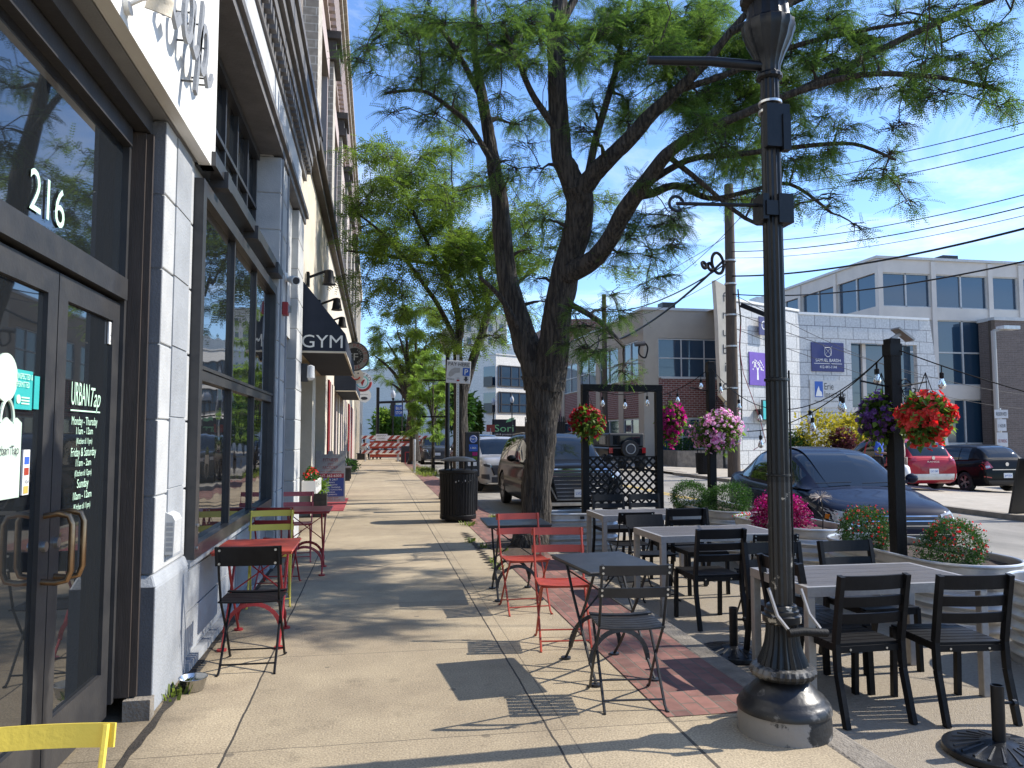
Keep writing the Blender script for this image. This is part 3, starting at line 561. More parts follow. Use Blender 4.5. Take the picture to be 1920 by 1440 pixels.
b.build('cladding_rib', M['galv'], B4, world=True); b = MB(); b.box(-1.3,-1.24,66,68,0,2.6); b.build('door', M['dkgrey'], B4, world=True); b = MB(); b.box(-1.3,-1.24,72,74,0,2.6); b.build('door', M['dkgrey'], B4, world=True)
# awnings
def awning(y0, y1, zt, zb, d, lbl, txt=None):
    t = thing('awning', lbl, 'awning', (-1.2, y0, zb))
    poly = [(0,zt-zb),(.06,zt-zb),(d,.28),(d,0),(0,0)]
    b = MB(); n = 5
    for yy, fl_ in ((0,False),(y1-y0,True)): b.add([(p,yy,q) for p,q in poly], [tuple(range(5)) if not fl_ else tuple(range(4,-1,-1))])
    for i in range(4): b.add([(poly[i][0],0,poly[i][1]),(poly[i+1][0],0,poly[i+1][1]),(poly[i+1][0],y1-y0,poly[i+1][1]),(poly[i][0],y1-y0,poly[i][1])], [(3,2,1,0)])
    b.build('canopy', M['navy'], t)
    b = MB(); b.box(d-.02,d+.012,-.01,y1-y0+.01,-.03,.0); b.box(.03,d,-.012,.012,-.03,0); b.build('rail', M['cream'], t)
    if txt: MB().text(txt, (d*.50,-.006,.055), (1,0,0), (0,0,1), .21, d*.88).build('awning_lettering', M['white'], t)
    return t
awning(12.45, 17.6, 3.98, 2.88, .72, 'navy canvas awning with white letters GYM over the sidewalk', 'GYM')
awning(23.4, 29.8, 3.75, 2.88, .62, 'plain navy canvas awning behind the round signs')
# round blade signs
def ringtext(b, txt, r, h, a0, a1, zc=0, flip=False):
    k = len(txt)
    for i, ch in enumerate(txt):
        if ch == ' ': continue
        a = R(a0+(a1-a0)*i/max(1,k-1)); p = Vector((r*math.cos(a), -.028, r*math.sin(a)+zc)); u = Vector((math.cos(a),0,math.sin(a)))*(-1 if flip else 1); rt_ = Vector((u.z,0,-u.x))
        b.text(ch, p-u*(h/2), rt_, u, h, t=.004)
def bracket(t, L):
    b = MB(); b.bar((-L,0,.0),(-.0,0,.0),.03,.03); b.box(-L-.01,-L+.02,-.06,.06,-.12,.12); b.build('bracket', M['black'], t)
t = thing('round_sign', 'round grey sign with FF on black and red ring lettering above the sidewalk', 'sign', (-.54, 20, 3.56)); bracket(t, .65)
MB().disc((0,0,0), .37, (0,1,0), .05, 40).build('sign_disc', M['alu'], t); MB().tube([(.355*math.cos(a),-.02,.355*math.sin(a)) for a in np.linspace(0,2*math.pi,41)], .02, 6, False).build('rim', M['frame'], t)
MB().disc((0,-.026,0), .225, (0,1,0), .008, 36).build('centre', M['ink'], t)
b = MB(); ringtext(b, 'FUEGO PROTEIN', .285, .09, 200, -20); ringtext(b, 'LIFE', .285, .09, 245, 295, flip=True); b.build('ring_lettering', M['red'], t)
b = MB(); b.text('FF', (-.035,-.034,-.10), (1,0,0), (0,0,1), .19, .26); ringtext(b, 'FEEL FREE', .18, .05, 62, -62); b.build('initials', M['frieze'], t)
t = thing('round_sign', 'small cream round sign with a smile behind the FF sign', 'sign', (-.60, 24, 3.36)); bracket(t, .6)
MB().disc((0,0,0), .24, (0,1,0), .05, 30).build('sign_disc', M['cream'], t); b = MB(); b.tube([(.13*math.cos(a),-.03,.02+.13*math.sin(a)) for a in np.linspace(R(200),R(340),14)], .022, 6); b.build('smile', M['orange'], t); b = MB(); b.disc((-.07,-.03,.09),.025,(0,1,0),.01,10); b.disc((.07,-.03,.09),.025,(0,1,0),.01,10); b.build('eyes', M['ink'], t)
t = thing('round_sign', 'round white sign with TERO, a red wedge and a teal ring', 'sign', (-.47, 28, 3.45)); bracket(t, .72)
MB().disc((0,0,0), .36, (0,1,0), .05, 36).build('sign_disc', M['white'], t); MB().tube([(.20*math.cos(a),-.028,.20*math.sin(a)) for a in np.linspace(0,2*math.pi,33)], .015, 6, False).build('ring', M['teal'], t)
b = MB(); b.prism([(-.1,.09),(.1,.09),(0,-.14)], lambda p,q:(p,-.036,q), lambda p,q:(p,-.026,q)); b.tube([(.30*math.cos(a),-.022,.30*math.sin(a)) for a in np.linspace(R(180),R(360),26)], .045, 6); b.build('wedge', M['red'], t)
b = MB(); ringtext(b, 'TERO', .275, .12, 105, 25); b.build('lettering', M['ink'], t)
t = thing('round_sign', 'lowest round sign, white with a black eye drawing', 'sign', (-.48, 34, 3.27)); bracket(t, .7)
MB().disc((0,0,0), .30, (0,1,0), .05, 30).build('sign_disc', M['white'], t); b = MB(); b.prism([(.15*math.cos(a), -.12+.07*math.sin(a)) for a in np.linspace(0,2*math.pi,20)][:-1], lambda p,q:(p,-.032,q), lambda p,q:(p,-.026,q)); b.text('parlour', (0,-.03,.03), (1,0,0),(0,0,1), .05, .34); b.build('drawing', M['ink'], t)
# wall lamps over the awning
for (y, lab) in ((13.6,'black wall lamp nearest above the GYM awning'),(16.4,'black wall lamp at the middle of the GYM awning'),(19.0,'black wall lamp past the far end of the GYM awning')):
    t = thing('wall_lamp', lab, 'lamp', (-1.2, y, 4.25), 0, 'black wall lamps over the awning'); b = MB(); b.box(0,.05,-.08,.08,-.12,.12); b.bar((.05,0,.04),(.34,0,.16),.04); b.build('arm', M['black'], t)
    MB().lathe([(.04,.12),(.07,.1),(.10,-.10),(.12,-.14),(.10,-.14)], (.38,0,.06), 14).build('lamp_shade', M['black'], t, smooth=True)
t = thing('wall_lamp', 'white jelly jar lamp below the GYM awning', 'lamp', (-1.14, 12.3, 2.52)); b = MB(); b.box(0,.10,-.06,.06,-.14,.14); b.build('back_box', M['dkgrey'], t); MB().lathe([(.02,.12),(.06,.10),(.065,-.08),(.03,-.12)], (.14,-.02,0), 14).build('lamp_glass', M['frieze'], t, smooth=True)
# ================================================================ TREES
def leaf_template(pairs, L, wl, ww, droop=.25):
    """one pinnate leaf along +x: leaflets in pairs as small diamonds"""
    V, Fq = [], []
    for i in range(pairs):
        x = L*(i+.9)/(pairs+.4); s = 1-.45*abs(i/(pairs-1)-.45) if pairs > 1 else 1; z = -droop*L*(x/L)**2
        for sg in (-1, 1):
            n = len(V); dx = wl*s*.42; dy = wl*s*.9*sg; dz = -.010*L
            V += [(x, 0, z), (x+dx*.5-ww*s*.5, dy*.5, z+dz), (x+dx, dy, z+2*dz), (x+dx*.5+ww*s*.5, dy*.5, z+dz)]
            Fq.append((n, n+1, n+2, n+3))
    return np.array(V), np.array(Fq)
def scatter(tv, tf, P, D, N, sc):
    """copies of a leaf at points P, along D, with leaf normal near N"""
    P, D, N = map(np.asarray, (P, D, N)); sc = np.asarray(sc)[:, None]
    X = D/np.linalg.norm(D, axis=1, keepdims=True); Y = np.cross(N, X); Y /= (np.linalg.norm(Y, axis=1, keepdims=True)+1e-9); Z = np.cross(X, Y)
    V = (P[:, None, :] + tv[None, :, 0:1]*(X*sc)[:, None, :] + tv[None, :, 1:2]*(Y*sc)[:, None, :] + tv[None, :, 2:3]*(Z*sc)[:, None, :]).reshape(-1, 3)
    Fq = (tf[None] + (np.arange(len(P))*len(tv))[:, None, None]).reshape(-1, tf.shape[1]); return V, Fq
def curve(a, b, n, sag, jit):
    a, b = Vector(a), Vector(b); out = []; L = (b-a).length
    for i in range(n+1):
        t = i/n; p = a.lerp(b, t); p.z += sag*L*math.sin(math.pi*t)
        if 0 < i < n: p += Vector((random.gauss(0,1), random.gauss(0,1), random.gauss(0,1)))*jit*L
        out.append(p)
    return out
def smooth_path(pts, k=4):
    P = [Vector(p[:3]) for p in pts]; r = [p[3] for p in pts]; o = []; m = len(P)
    for i in range(m-1):
        p0, p1, p2, p3 = P[max(i-1,0)], P[i], P[i+1], P[min(i+2,m-1)]
        for j in range(k):
            t = j/k; q = .5*((2*p1)+(p2-p0)*t+(2*p0-5*p1+4*p2-p3)*t*t+(3*p1-p0-3*p2+p3)*t**3); o.append((q, r[i]*(1-t)+r[i+1]*t))
    o.append((P[-1], r[-1])); return o
def rough_tube(b, path, n, amp, ridges=9):
    """tapered limb with ridged, slightly lumpy bark"""
    vs, fs = [], []; pu = Vector((1,0,0)); m = len(path); ph = random.random()*6
    for i, (p, r) in enumerate(path):
        d = path[min(i+1,m-1)][0]-path[max(i-1,0)][0]; d.normalize(); x = (pu-d*pu.dot(d)).normalized(); pu = x; y = d.cross(x)
        for k in range(n):
            a = 2*math.pi*k/n; q = r*(1+amp*(math.sin(ridges*a+ph+i*.35+1.5*math.sin(i*.5))*.5+math.sin(3*a+i*.7)*.5+random.gauss(0,.35)))
            vs.append(p+x*(math.cos(a)*q)+y*(math.sin(a)*q))
    for i in range(m-1):
        for k in range(n): fs.append((i*n+k, i*n+(k+1)%n, (i+1)*n+(k+1)%n, (i+1)*n+k))
    fs.append(tuple(range((m-1)*n, m*n))); b.add(vs, fs)
def make_tree(name, label, base, limbs, clusters, leafmat, tmpl, nleaf, leaf_sc=1.0, group=None, trunk_n=22, droop=.5, twigs=8):
    """limbs: lists of (x,y,z,r) in world space; clusters: (centre, radius, density)"""
    t = thing(name, label, 'tree', tuple(base), 0, group)
    b = MB(); nodes = []
    for i, L in enumerate(limbs):
        path = smooth_path(L, 5); rough_tube(b, path, trunk_n if L[0][3] > .1 else 10, .075 if L[0][3] > .1 else .05, 12)
        nodes += [(q, r) for q, r in path if q.z > base[2]+1.9]
    b.build('trunk', M['bark'], t, smooth=True, world=True, angle=70)
    tw = MB(); P, D, N, Sc = [], [], [], []
    NP = np.array([tuple(q) for q, r in nodes]); NR = [r for q, r in nodes]
    clusters = sorted(clusters, key=lambda c: min(np.linalg.norm(NP[:len(nodes)]-np.array(tuple(c[0])), axis=1)))
    for (c, rad, dens) in clusters:
        c = Vector(c); d = np.linalg.norm(NP-np.array((c.x, c.y, c.z-.35*rad)), axis=1); j = int(np.argmin(d)); a = Vector(NP[j])
        L = (c-a).length
        if L > .15:
            k = max(3, min(9, int(L/.3))); pts = curve(a, c, k, .06, .035); r0 = min(.045, max(.012, NR[j]*.6, .011*L+.008)); r0 = min(r0, NR[j])
            rs = [r0*(1-i/k)+.007*(i/k) for i in range(k+1)]; tw.tube(pts, rs, 6, False)
            NP = np.vstack([NP, [tuple(p) for p in pts[1:]]]); NR += rs[1:]
        main = (c-a).normalized() if L > .05 else Vector((0,0,1))
        nt = max(4, int(twigs*(.7+.6*random.random())))
        for k in range(nt):
            v = Vector((random.gauss(0,1), random.gauss(0,1), random.gauss(0,.45)))+main*.7; v.normalize()
            ln = rad*(.55+.6*random.random()); e = c+Vector((v.x*ln, v.y*ln, v.z*ln*.7-.10*ln)); s = c+Vector((random.gauss(0,.12),random.gauss(0,.12),random.gauss(0,.10)))*rad
            pts = curve(s, e, 4, .05, .05); tw.tube(pts, [.007,.006,.005,.004,.003], 4, False)
            nl = max(3, int(nleaf*dens*rad/nt))
            for _ in range(nl):
                u = random.random()**.7; i = min(3, int(u*4)); p = pts[i].lerp(pts[i+1], u*4-i); td = (pts[i+1]-pts[i]).normalized()
                dd = td*.55+Vector((random.gauss(0,.6), random.gauss(0,.6), random.gauss(0,.35)-droop)); dd.normalize()
                p = p+Vector((random.gauss(0,1),random.gauss(0,1),random.gauss(0,1)))*.05*rad
                P.append(tuple(p)); D.append(tuple(dd)); N.append((random.gauss(0,.5), random.gauss(0,.5), 1)); Sc.append(leaf_sc*(.65+.6*random.random()))
    tw.build('branches', M['twig'], t, world=True)
    V, Fq = scatter(tmpl[0], tmpl[1], P, D, N, Sc); V -= np.array(tuple(base)); npmesh('crown', V, Fq, leafmat, t); return t
def limb(px, d0, d1=None):
    """limb given as photograph directions and radii at distances running from d0 to d1"""
    d1 = d0 if d1 is None else d1; n = len(px); o = []
    for i, (u, v, r) in enumerate(px):
        d = d0+(d1-d0)*i/max(1,n-1); p = at(u, v, d); o.append((p.x, p.y, p.z, (r*.86 if v < 690 else r)/1440*d))
    return o
random.seed(11)
D0 = 10.83
base = Vector((2.13, 10.6, 0))
trunk = [(2.15,10.6,-.08,.33),(2.15,10.6,.08,.265)] + limb([(1003,985,29),(1006,920,27),(1012,860,27),(1016,800,29),(1019,750,33),(1019,705,39)], D0)
limbs = [trunk,
 limb([(1012,725,30),(1000,675,30),(985,640,28),(966,580,25),(950,515,22),(942,440,20),(936,370,18),(926,310,15),(914,240,13),(904,180,11),(892,110,8),(888,30,7),(890,-80,5)], D0, 11.4),
 limb([(1024,725,36),(1037,660,34),(1046,583,31),(1060,510,30),(1080,440,29),(1088,380,30),(1082,345,30)], D0, 10.3),
 limb([(1084,370,26),(1064,320,24),(1053,290,22),(1048,219,21),(1044,150,20),(1042,60,18),(1050,0,16),(1060,-90,13),(1050,-200,9)], 10.35, 10.3),
 limb([(1086,360,24),(1115,325,20),(1150,290,18),(1190,250,17),(1225,210,15),(1270,170,12),(1320,120,10),(1370,60,8),(1420,0,6)], 10.3, 9.2),
 limb([(1062,515,24),(1105,492,21),(1140,455,19),(1168,400,19),(1205,350,17),(1250,290,14),(1310,250,11),(1390,215,9),(1500,170,8),(1620,140,6),(1760,145,5),(1880,170,3)], 10.5, 8.0),
 limb([(1140,460,12),(1180,380,10),(1225,362,9),(1270,348,8),(1330,372,6),(1400,360,5),(1480,345,4),(1560,400,3)], 10.5, 9.3),
 limb([(926,310,7),(880,235,6),(840,200,5),(790,170,4),(720,175,3)], 11.1, 10.7), limb([(905,190,7),(870,120,6),(830,60,5),(780,30,4),(700,75,3)], 11.3, 10.8),
 limb([(1048,250,9),(1000,180,7),(970,110,6),(940,40,4)], 10.3, 9.8), limb([(1100,340,9),(1120,250,8),(1150,150,7),(1170,60,5),(1190,-40,4)], 10.3, 10.8),
 limb([(1205,350,8),(1290,300,7),(1380,290,6),(1500,275,5),(1600,270,4),(1680,300,3)], 9.9, 8.6), limb([(1270,170,8),(1360,140,7),(1480,90,6),(1600,60,5),(1720,40,3)], 9.7, 8.6),
 limb([(1050,0,10),(1000,-120,8),(930,-260,5)], 10.3, 9.6), limb([(1045,60,9),(1120,-80,8),(1220,-240,5)], 10.3, 11.0),
 limb([(1250,290,7),(1300,330,6),(1420,420,4),(1500,380,3)], 9.6, 9.0), limb([(985,640,8),(940,560,6),(900,520,4)], 10.9, 10.3), limb([(1050,560,8),(1120,600,6),(1170,650,4)], 10.6, 9.9)]
E_ = []
for (u, v, ru, rv, dn) in [
 (755,60,70,40,.8),(705,105,45,25,.7),(830,70,70,50,1),(760,160,65,32,1),(860,165,55,40,.9),(720,215,28,10,.5),(790,222,50,16,.7),(920,55,70,45,1),(960,140,55,45,.9),(880,225,35,18,.6),(700,150,25,18,.5),(985,230,35,40,.7),(850,20,60,30,.9),(780,15,50,20,.6),
 (1000,300,45,30,.6),(945,335,45,22,.6),(900,270,30,14,.4),(1010,60,50,50,1.1),(1090,50,60,50,1.2),(1130,130,55,45,1.1),(1180,60,70,50,1.3),(1150,205,45,38,.9),(1100,255,40,34,.8),(1240,110,65,45,1.2),(1290,45,75,40,1.4),(1250,200,60,38,1),(1310,150,60,42,1.3),(1330,250,50,38,1.1),(1360,85,65,48,1.4),(1400,190,60,55,1.3),(1390,300,55,48,1.3),(1320,335,45,28,.9),(1405,375,40,30,.9),(1440,250,40,40,1.1),(1430,110,50,50,1.3),
 (1060,425,45,28,.8),(1105,430,50,26,1.2),(1030,480,50,28,.8),(1130,475,38,28,.8),(1185,425,45,28,.9),(1240,400,45,30,.9),(1225,330,38,24,.7),(1210,520,42,22,.7),(1262,455,30,16,.5),(1120,560,38,26,.8),(1090,605,34,22,.7),(1060,640,28,18,.6),(1130,645,42,26,.9),(1175,685,18,20,.6),(1000,545,35,26,.6),(960,470,40,26,.6),(1150,590,30,18,.6),(1200,470,30,18,.5),
 (1500,60,70,45,1.2),(1590,40,75,38,1.1),(1680,60,65,38,1),(1560,130,65,38,1.1),(1650,145,65,38,1.1),(1740,120,60,38,.9),(1830,135,55,36,.9),(1885,185,35,20,.7),(1500,200,50,45,1.1),(1580,225,48,22,.8),(1660,225,40,18,.6),(1765,185,45,18,.7),(1540,300,65,30,.9),(1640,330,55,28,.8),(1700,372,22,14,.5),(1500,385,45,22,.7),(1590,415,30,10,.4),(1485,300,35,40,1),(1830,45,50,24,.8),(1760,20,50,20,.7),(1650,285,40,14,.6),(1455,170,35,35,1),(1560,385,28,16,.5),(1620,100,50,26,.9),(1700,160,50,24,.8)]:
    dd = (10.6-1.0*(u-1100)/800 if u > 1100 else 10.8) + random.uniform(-.9, .9); dd -= .8*(u > 1450)
    # fill each wisp of foliage with a few smaller sprays
    k = max(1, int(round(ru*rv/(250 if 1140 < u < 1480 else 360)*random.uniform(.6,1.35))))
    for _ in range(k):
        a = random.random()*6.28; q = random.random()**.5*.98
        c = at(u+ru*q*math.cos(a), v+rv*q*math.sin(a), dd+random.uniform(-.7, .7)*(1.4 if u > 1000 else 1)); E_.append((c, max(.24, .42*min(ru, rv*1.5)/1440*dd+.12), dn))
# the part of the crown above the photograph's top edge
for _ in range(22):
    a = random.random()*6.28; q = random.random()**.5*4.4; z = random.uniform(7.2, 10.4); k = math.sqrt(max(.1, 1-((z-7)/4.2)**2))
    E_.append((Vector((2.6+q*k*math.cos(a), 10.2+q*k*.9*math.sin(a), z)), .85, .9))
# boughs reaching out over the terrace, above the photograph's top edge
for _ in range(30):
    x = random.uniform(4.4, 9.6); y = random.uniform(5.9, 9.0); z = max(random.uniform(5.9, 8.0), EYE+.58*(.175*x+.985*y)+.45); E_.append((Vector((x, y, z)), .62, .75))
limbs.append([(*at(1500,170,8.9), .045), (6.2,7.4,6.2,.035), (7.6,6.9,6.7,.025), (8.9,6.6,7.0,.012)]); limbs.append([(*at(1370,60,9.2), .045), (5.2,7.8,6.8,.03), (6.4,6.8,7.2,.018)])
LT1 = leaf_template(9, .21, .030, .014, .22)
make_tree('locust_tree', 'large forked honey locust shading the sidewalk, with a thick furrowed trunk beside the dining tables', base, limbs, E_, M['leaf'], LT1, 350, 1.0, droop=.25, twigs=11)
# second locust behind the litter bin
random.seed(5); D2 = 18.0; base2 = Vector((2.0, 18.0, 0))
limbs2 = [limb([(862,960,17),(864,900,14),(863,820,13),(864,750,13),(862,700,13)], D2), limb([(862,720,11),(858,660,10),(862,610,9),(850,560,7),(835,500,6),(845,430,4),(850,360,3)], D2, 17.6), limb([(866,740,11),(885,680,10),(905,620,9),(915,570,7),(900,500,6),(930,420,4),(950,350,3)], D2, 18.4),
 limb([(855,640,6),(820,570,5),(770,500,4),(720,440,3),(670,400,2)], 17.8, 17), limb([(850,560,5),(790,430,4),(760,360,3),(740,300,2)], 17.7, 17.4), limb([(905,600,5),(960,540,4),(1010,500,3)], 18.3, 19), limb([(835,500,5),(730,480,4),(650,470,2)], 17.6, 16.8)]
C2 = []
for (u, v, ru, rv, dn) in [(740,300,60,35,.9),(800,290,50,30,.8),(690,330,50,28,.8),(660,390,40,30,.7),(720,390,60,35,1),(790,370,60,40,1),(860,350,50,35,.9),(900,330,50,25,.8),(690,450,50,30,.8),(750,460,60,35,1),(820,450,60,40,1.1),(890,430,60,45,1.1),(720,510,45,24,.7),(780,530,60,30,1),(850,520,55,35,1),(910,500,50,40,1),(760,580,35,20,.6),(830,590,50,25,.8),(900,570,45,28,.8),(960,420,50,35,.9),(1000,480,45,35,.8),(945,540,35,25,.7),(870,640,35,18,.6),(930,620,38,20,.6),(650,425,28,14,.5),(700,280,35,18,.5),(1010,400,40,30,.7),(960,360,45,25,.7),(820,250,45,20,.6),(1180,500,40,24,.5),(1110,380,50,30,.6),(1060,350,40,28,.6),(880,470,50,35,1),(930,560,45,30,.9),(870,560,45,30,1),(960,500,40,30,.8),(720,560,45,24,.9),(680,520,35,20,.7),(700,470,45,26,.9),(800,420,50,35,1),(990,600,35,22,.6),(840,640,40,18,.8),(915,660,30,14,.6),(760,320,45,26,.9),(830,380,50,30,1)]:
    for _ in range(max(1, int(ru*rv/230))):
        a = random.random()*6.28; q = random.random()**.5*.98; dd = D2+random.uniform(-2.0,2.0); C2.append((at(u+ru*q*math.cos(a), v+rv*q*math.sin(a), dd), max(.4, .42*min(ru, rv*1.4)/1440*dd+.15), dn))
LT2 = leaf_template(6, .25, .042, .026, .25)
make_tree('locust_tree', 'mid distance honey locust right behind the PAY HERE sign', base2, limbs2, C2, M['leaf2'], LT2, 210, 1.25, trunk_n=14, droop=.25, twigs=10)
# two far locusts side by side and the light green young tree
def far_tree(label, u, v0, d, spread, boxes, seed, rt, lm='leaf2', tmpl=None, nl=60, lean=0, name='locust_tree'):
    random.seed(seed); g = at(u, v0, d); g.z = 0
    top = v0-spread
    L = [limb([(u,v0+2,rt*1.4),(u-lean*.3,v0-spread*.3,rt),(u-lean,v0-spread*.6,rt*.7),(u-lean*1.3,top,rt*.3)], d)]
    for (bu, bv, ru, rv, dn) in boxes[:6]: L.append(limb([(u-lean*.7,v0-spread*.45,rt*.55),((u+bu)/2,(v0-spread*.5+bv)/2-6,rt*.4),(bu,bv,rt*.15)], d, d+random.uniform(-.8,.8)))
    C = []
    for (bu, bv, ru, rv, dn) in boxes:
        for _ in range(max(2, int(ru*rv/120))):
            a = random.random()*6.28; q = random.random()**.5*.98; dd = d+random.uniform(-2,2); C.append((at(bu+ru*q*math.cos(a), bv+rv*q*math.sin(a), dd), max(.35, .5*min(ru,rv*1.4)/1440*dd), dn))
    return make_tree(name, label, g, L, C, M[lm], tmpl or LT3, nl*4.2, 1.1, trunk_n=10, droop=.25)
LT3 = leaf_template(4, .34, .08, .055, .25)
far_tree('far honey locust leaning left by the thin metal post', 778, 862, 40, 230, [(745,620,40,30,.9),(700,665,30,20,.7),(780,600,40,30,.9),(760,680,36,26,.8),(725,640,30,20,.7),(800,640,36,30,.9),(765,570,30,18,.7),(830,620,30,24,.8),(780,690,30,16,.6),(740,710,24,14,.6),(810,580,26,16,.6)], 3, 8, lean=12)
far_tree('farthest locust trunk seen between the barricades and the young tree', 767, 853, 50, 190, [(755,700,30,22,.8),(735,720,22,14,.7),(790,700,30,20,.8),(770,660,30,20,.8),(740,670,24,16,.7),(800,675,26,18,.8),(720,690,26,16,.8),(775,720,24,16,.8),(705,655,20,12,.6)], 4, 8, lean=-8)
far_tree('slender young tree with bright light green leaves beside a stake', 812, 880, 33, 190, [(805,760,30,30,1.1),(830,740,24,28,1),(790,730,22,24,1),(815,790,24,20,1),(800,700,20,24,.9),(835,780,18,18,.9),(820,820,14,10,.6),(820,710,26,24,1),(790,770,20,20,1),(840,710,18,20,.9),(800,670,24,18,.8),(780,800,12,14,.7),(835,660,22,16,.8)], 6, 2.6, 'leaf3', leaf_template(3,.2,.09,.07,.2), 70, name='young_tree')
# ================================================================ STREET FURNITURE
ST = -.126
random.seed(21)
# ---------------------------------------------------------------- folding bistro chairs (the sitter faces local -y)
def bistro_chair(label, m, loc, rot, panel=False, group='folding bistro chairs'):
    t = thing('bistro_chair', label, 'chair', loc, rot, group)
    for s in (-1, 1):
        b = MB(); b.tube([(s*.188,.235,.825),(s*.188,.175,.62),(s*.186,.115,.45),(s*.184,-.10,.19),(s*.184,-.215,.02),(s*.186,-.245,.004),(s*.19,-.265,.004)], .0085, 6); b.build('leg', m, t, smooth=True)
        b = MB(); b.tube([(s*.170,-.19,.448),(s*.172,-.05,.30),(s*.174,.17,.03),(s*.176,.20,.006),(s*.18,.222,.005)], .0085, 6); b.build('leg', m, t, smooth=True)
    b = MB()
    if panel:
        for i in range(3): b.grid(lambda u,v: (-.2+.4*u, .235+.02*(1-(2*u-1)**2)-.02*v+0, 0) if 0 else ((u-.5)*.42, .225-.012*(i+v)+.018*(1-(2*u-1)**2), .825-.042*(i+v)), 10, 1)
        o = b.build('backrest', m, t); sm = o.modifiers.new('s','SOLIDIFY'); sm.thickness = .012; sm.offset = 0
        b = MB()
        for s in (-.175, .175):
            for z in (.805, .72): b.disc((s, .250, z), .008, (0,1,0), .008, 8)
        b.build('bolt', M['bolt'], t)
    else:
        for zc, yo in ((.795,.232),(.665,.195)):
            b = MB(); b.grid(lambda u,v: ((u-.5)*.415, yo+.012+.020*(1-(2*u-1)**2)-.010*v, zc+.028-.056*v), 10, 1, True)
            o = b.build('back_slat', m, t); sm = o.modifiers.new('s','SOLIDIFY'); sm.thickness = .008; sm.offset = 0
        b = MB()
        for s in (-.188, .188):
            for z, y in ((.812,.252),(.780,.247),(.680,.213),(.650,.208)): b.disc((s, y+.004, z), .007, (0,1,0), .008, 8)
        b.build('bolt', M['bolt'], t)
    b = MB()
    for i in range(7):
        y0 = -.205+i*.051; w = .044; hw = .19 if not panel else .2
        b.grid(lambda u,v: ((u-.5)*2*hw, y0+w*v, .458-.012*(1-(2*u-1)**2)*(.5 if panel else 1)+.010*(i==0)), 6, 1)
    o = b.build('seat', m, t); sm = o.modifiers.new('s','SOLIDIFY'); sm.thickness = .009; sm.offset = -1
    b = MB(); b.tube([(-.186,.115,.448),(.186,.115,.448)], .007, 6); b.build('seat_rail', m, t); b = MB(); b.tube([(-.172,-.19,.446),(.172,-.19,.446)], .007, 6); b.build('seat_rail', m, t)
    b = MB(); b.tube([(-.184,-.19,.06),(.184,-.19,.06)], .006, 6); b.build('stretcher', m, t); b = MB(); b.tube([(-.174,.155,.055),(.174,.155,.055)], .006, 6); b.build('stretcher', m, t)
    return t
def bistro_table(label, m, mf, loc, rot, w=.54, d=.72, group='square folding bistro tables', h=.71):
    t = thing('bistro_table', label, 'table', loc, rot, group)
    b = MB(); b.box(-w/2,w/2,-d/2,d/2,h-.012,h); o = b.build('tabletop', m, t); o.modifiers.new('b','BEVEL').width = .008
    b = MB(); b.box(-w/2+.012,w/2-.012,-d/2+.012,d/2-.012,h-.028,h-.013); b.build('top_rim', m, t)
    for s in (-1, 1):
        for (k, xo) in ((1, .198), (-1, .182)):
            b = MB(); b.tube([(s*xo, k*.24, h-.03),(s*xo, k*.12, .50),(s*xo,-k*.18,.13),(s*xo,-k*.30,.012)], .010, 6); b.disc((s*xo,-k*.30,.008), .035, (0,0,1), .014, 12); b.build('leg', mf, t, smooth=True)
    for k in (-1, 1):
        xo = .198 if k < 0 else .182
        b = MB(); pts = [(xo*math.cos(a), k*.205+.0*math.sin(a), .105+.20*math.sin(a)) for a in np.linspace(0, math.pi, 15)]
        for i in range(14): b.bar(pts[i], pts[i+1], .03, .006, (0,k,0.2))
        b.build('arch_brace', mf, t)
    b = MB(); b.tube([(-.19,.2,.62),(.19,-.02,.36)], .006, 6); b.tube([(.19,.2,.62),(-.19,-.02,.36)], .006, 6); b.build('cross_brace', mf, t)
    return t
PI = math.pi
# beside the shop window
bistro_chair('black chair with a solid panel back in front of the orange table', M['blackpost'] if 0 else M['dkgrey'] if 0 else M['black'], (-.80,5.52,0), PI-.02, True)
bistro_table('orange red table nearest the dog bowl, against the shop window', M['orange'], M['red'], (-.87,6.22,0), 0, .58, .70)
bistro_chair('pale yellow chair between the orange table and the dark red chair', M['yellow'], (-.95,7.55,0), .10)
bistro_chair('dark red chair backing onto the pale yellow chair', M['red'], (-.98,8.35,0), PI-.12)
bistro_table('dark red table farther down the shop window', M['red'], M['red'], (-.76,9.15,0), 0, .56, .68)
bistro_chair('coral pink chair farthest along the shop window, before the white pilaster', M['pink'], (-.96,10.05,0), .06)
# the yellow chair in the corner next to the camera
t = bistro_chair('bright yellow chair with chipped paint in the near corner by the glass door', M['yellow'], (-.845,1.90,0), .0)
# on the sidewalk and the brick strip
bistro_table('charcoal table nearest the camera, half on the brick strip', M['dkgrey'], M['dkgrey'], (1.535,5.02,0), .10, .54, .76)
bistro_chair('charcoal chair with slatted seat pulled up to the near charcoal table', M['dkgrey'], (1.475,4.42,0), PI-.10, group='folding bistro chairs')
bistro_chair('orange red chair behind the near charcoal table', M['orange'], (1.40,5.72,0), -.10)
bistro_chair('orange red chair in front of the second charcoal table by the tree', M['orange'], (1.33,6.86,0), .05)
bistro_table('charcoal table at the foot of the big tree', M['dkgrey'], M['dkgrey'], (1.36,7.50,0), -.03, .62, .72)
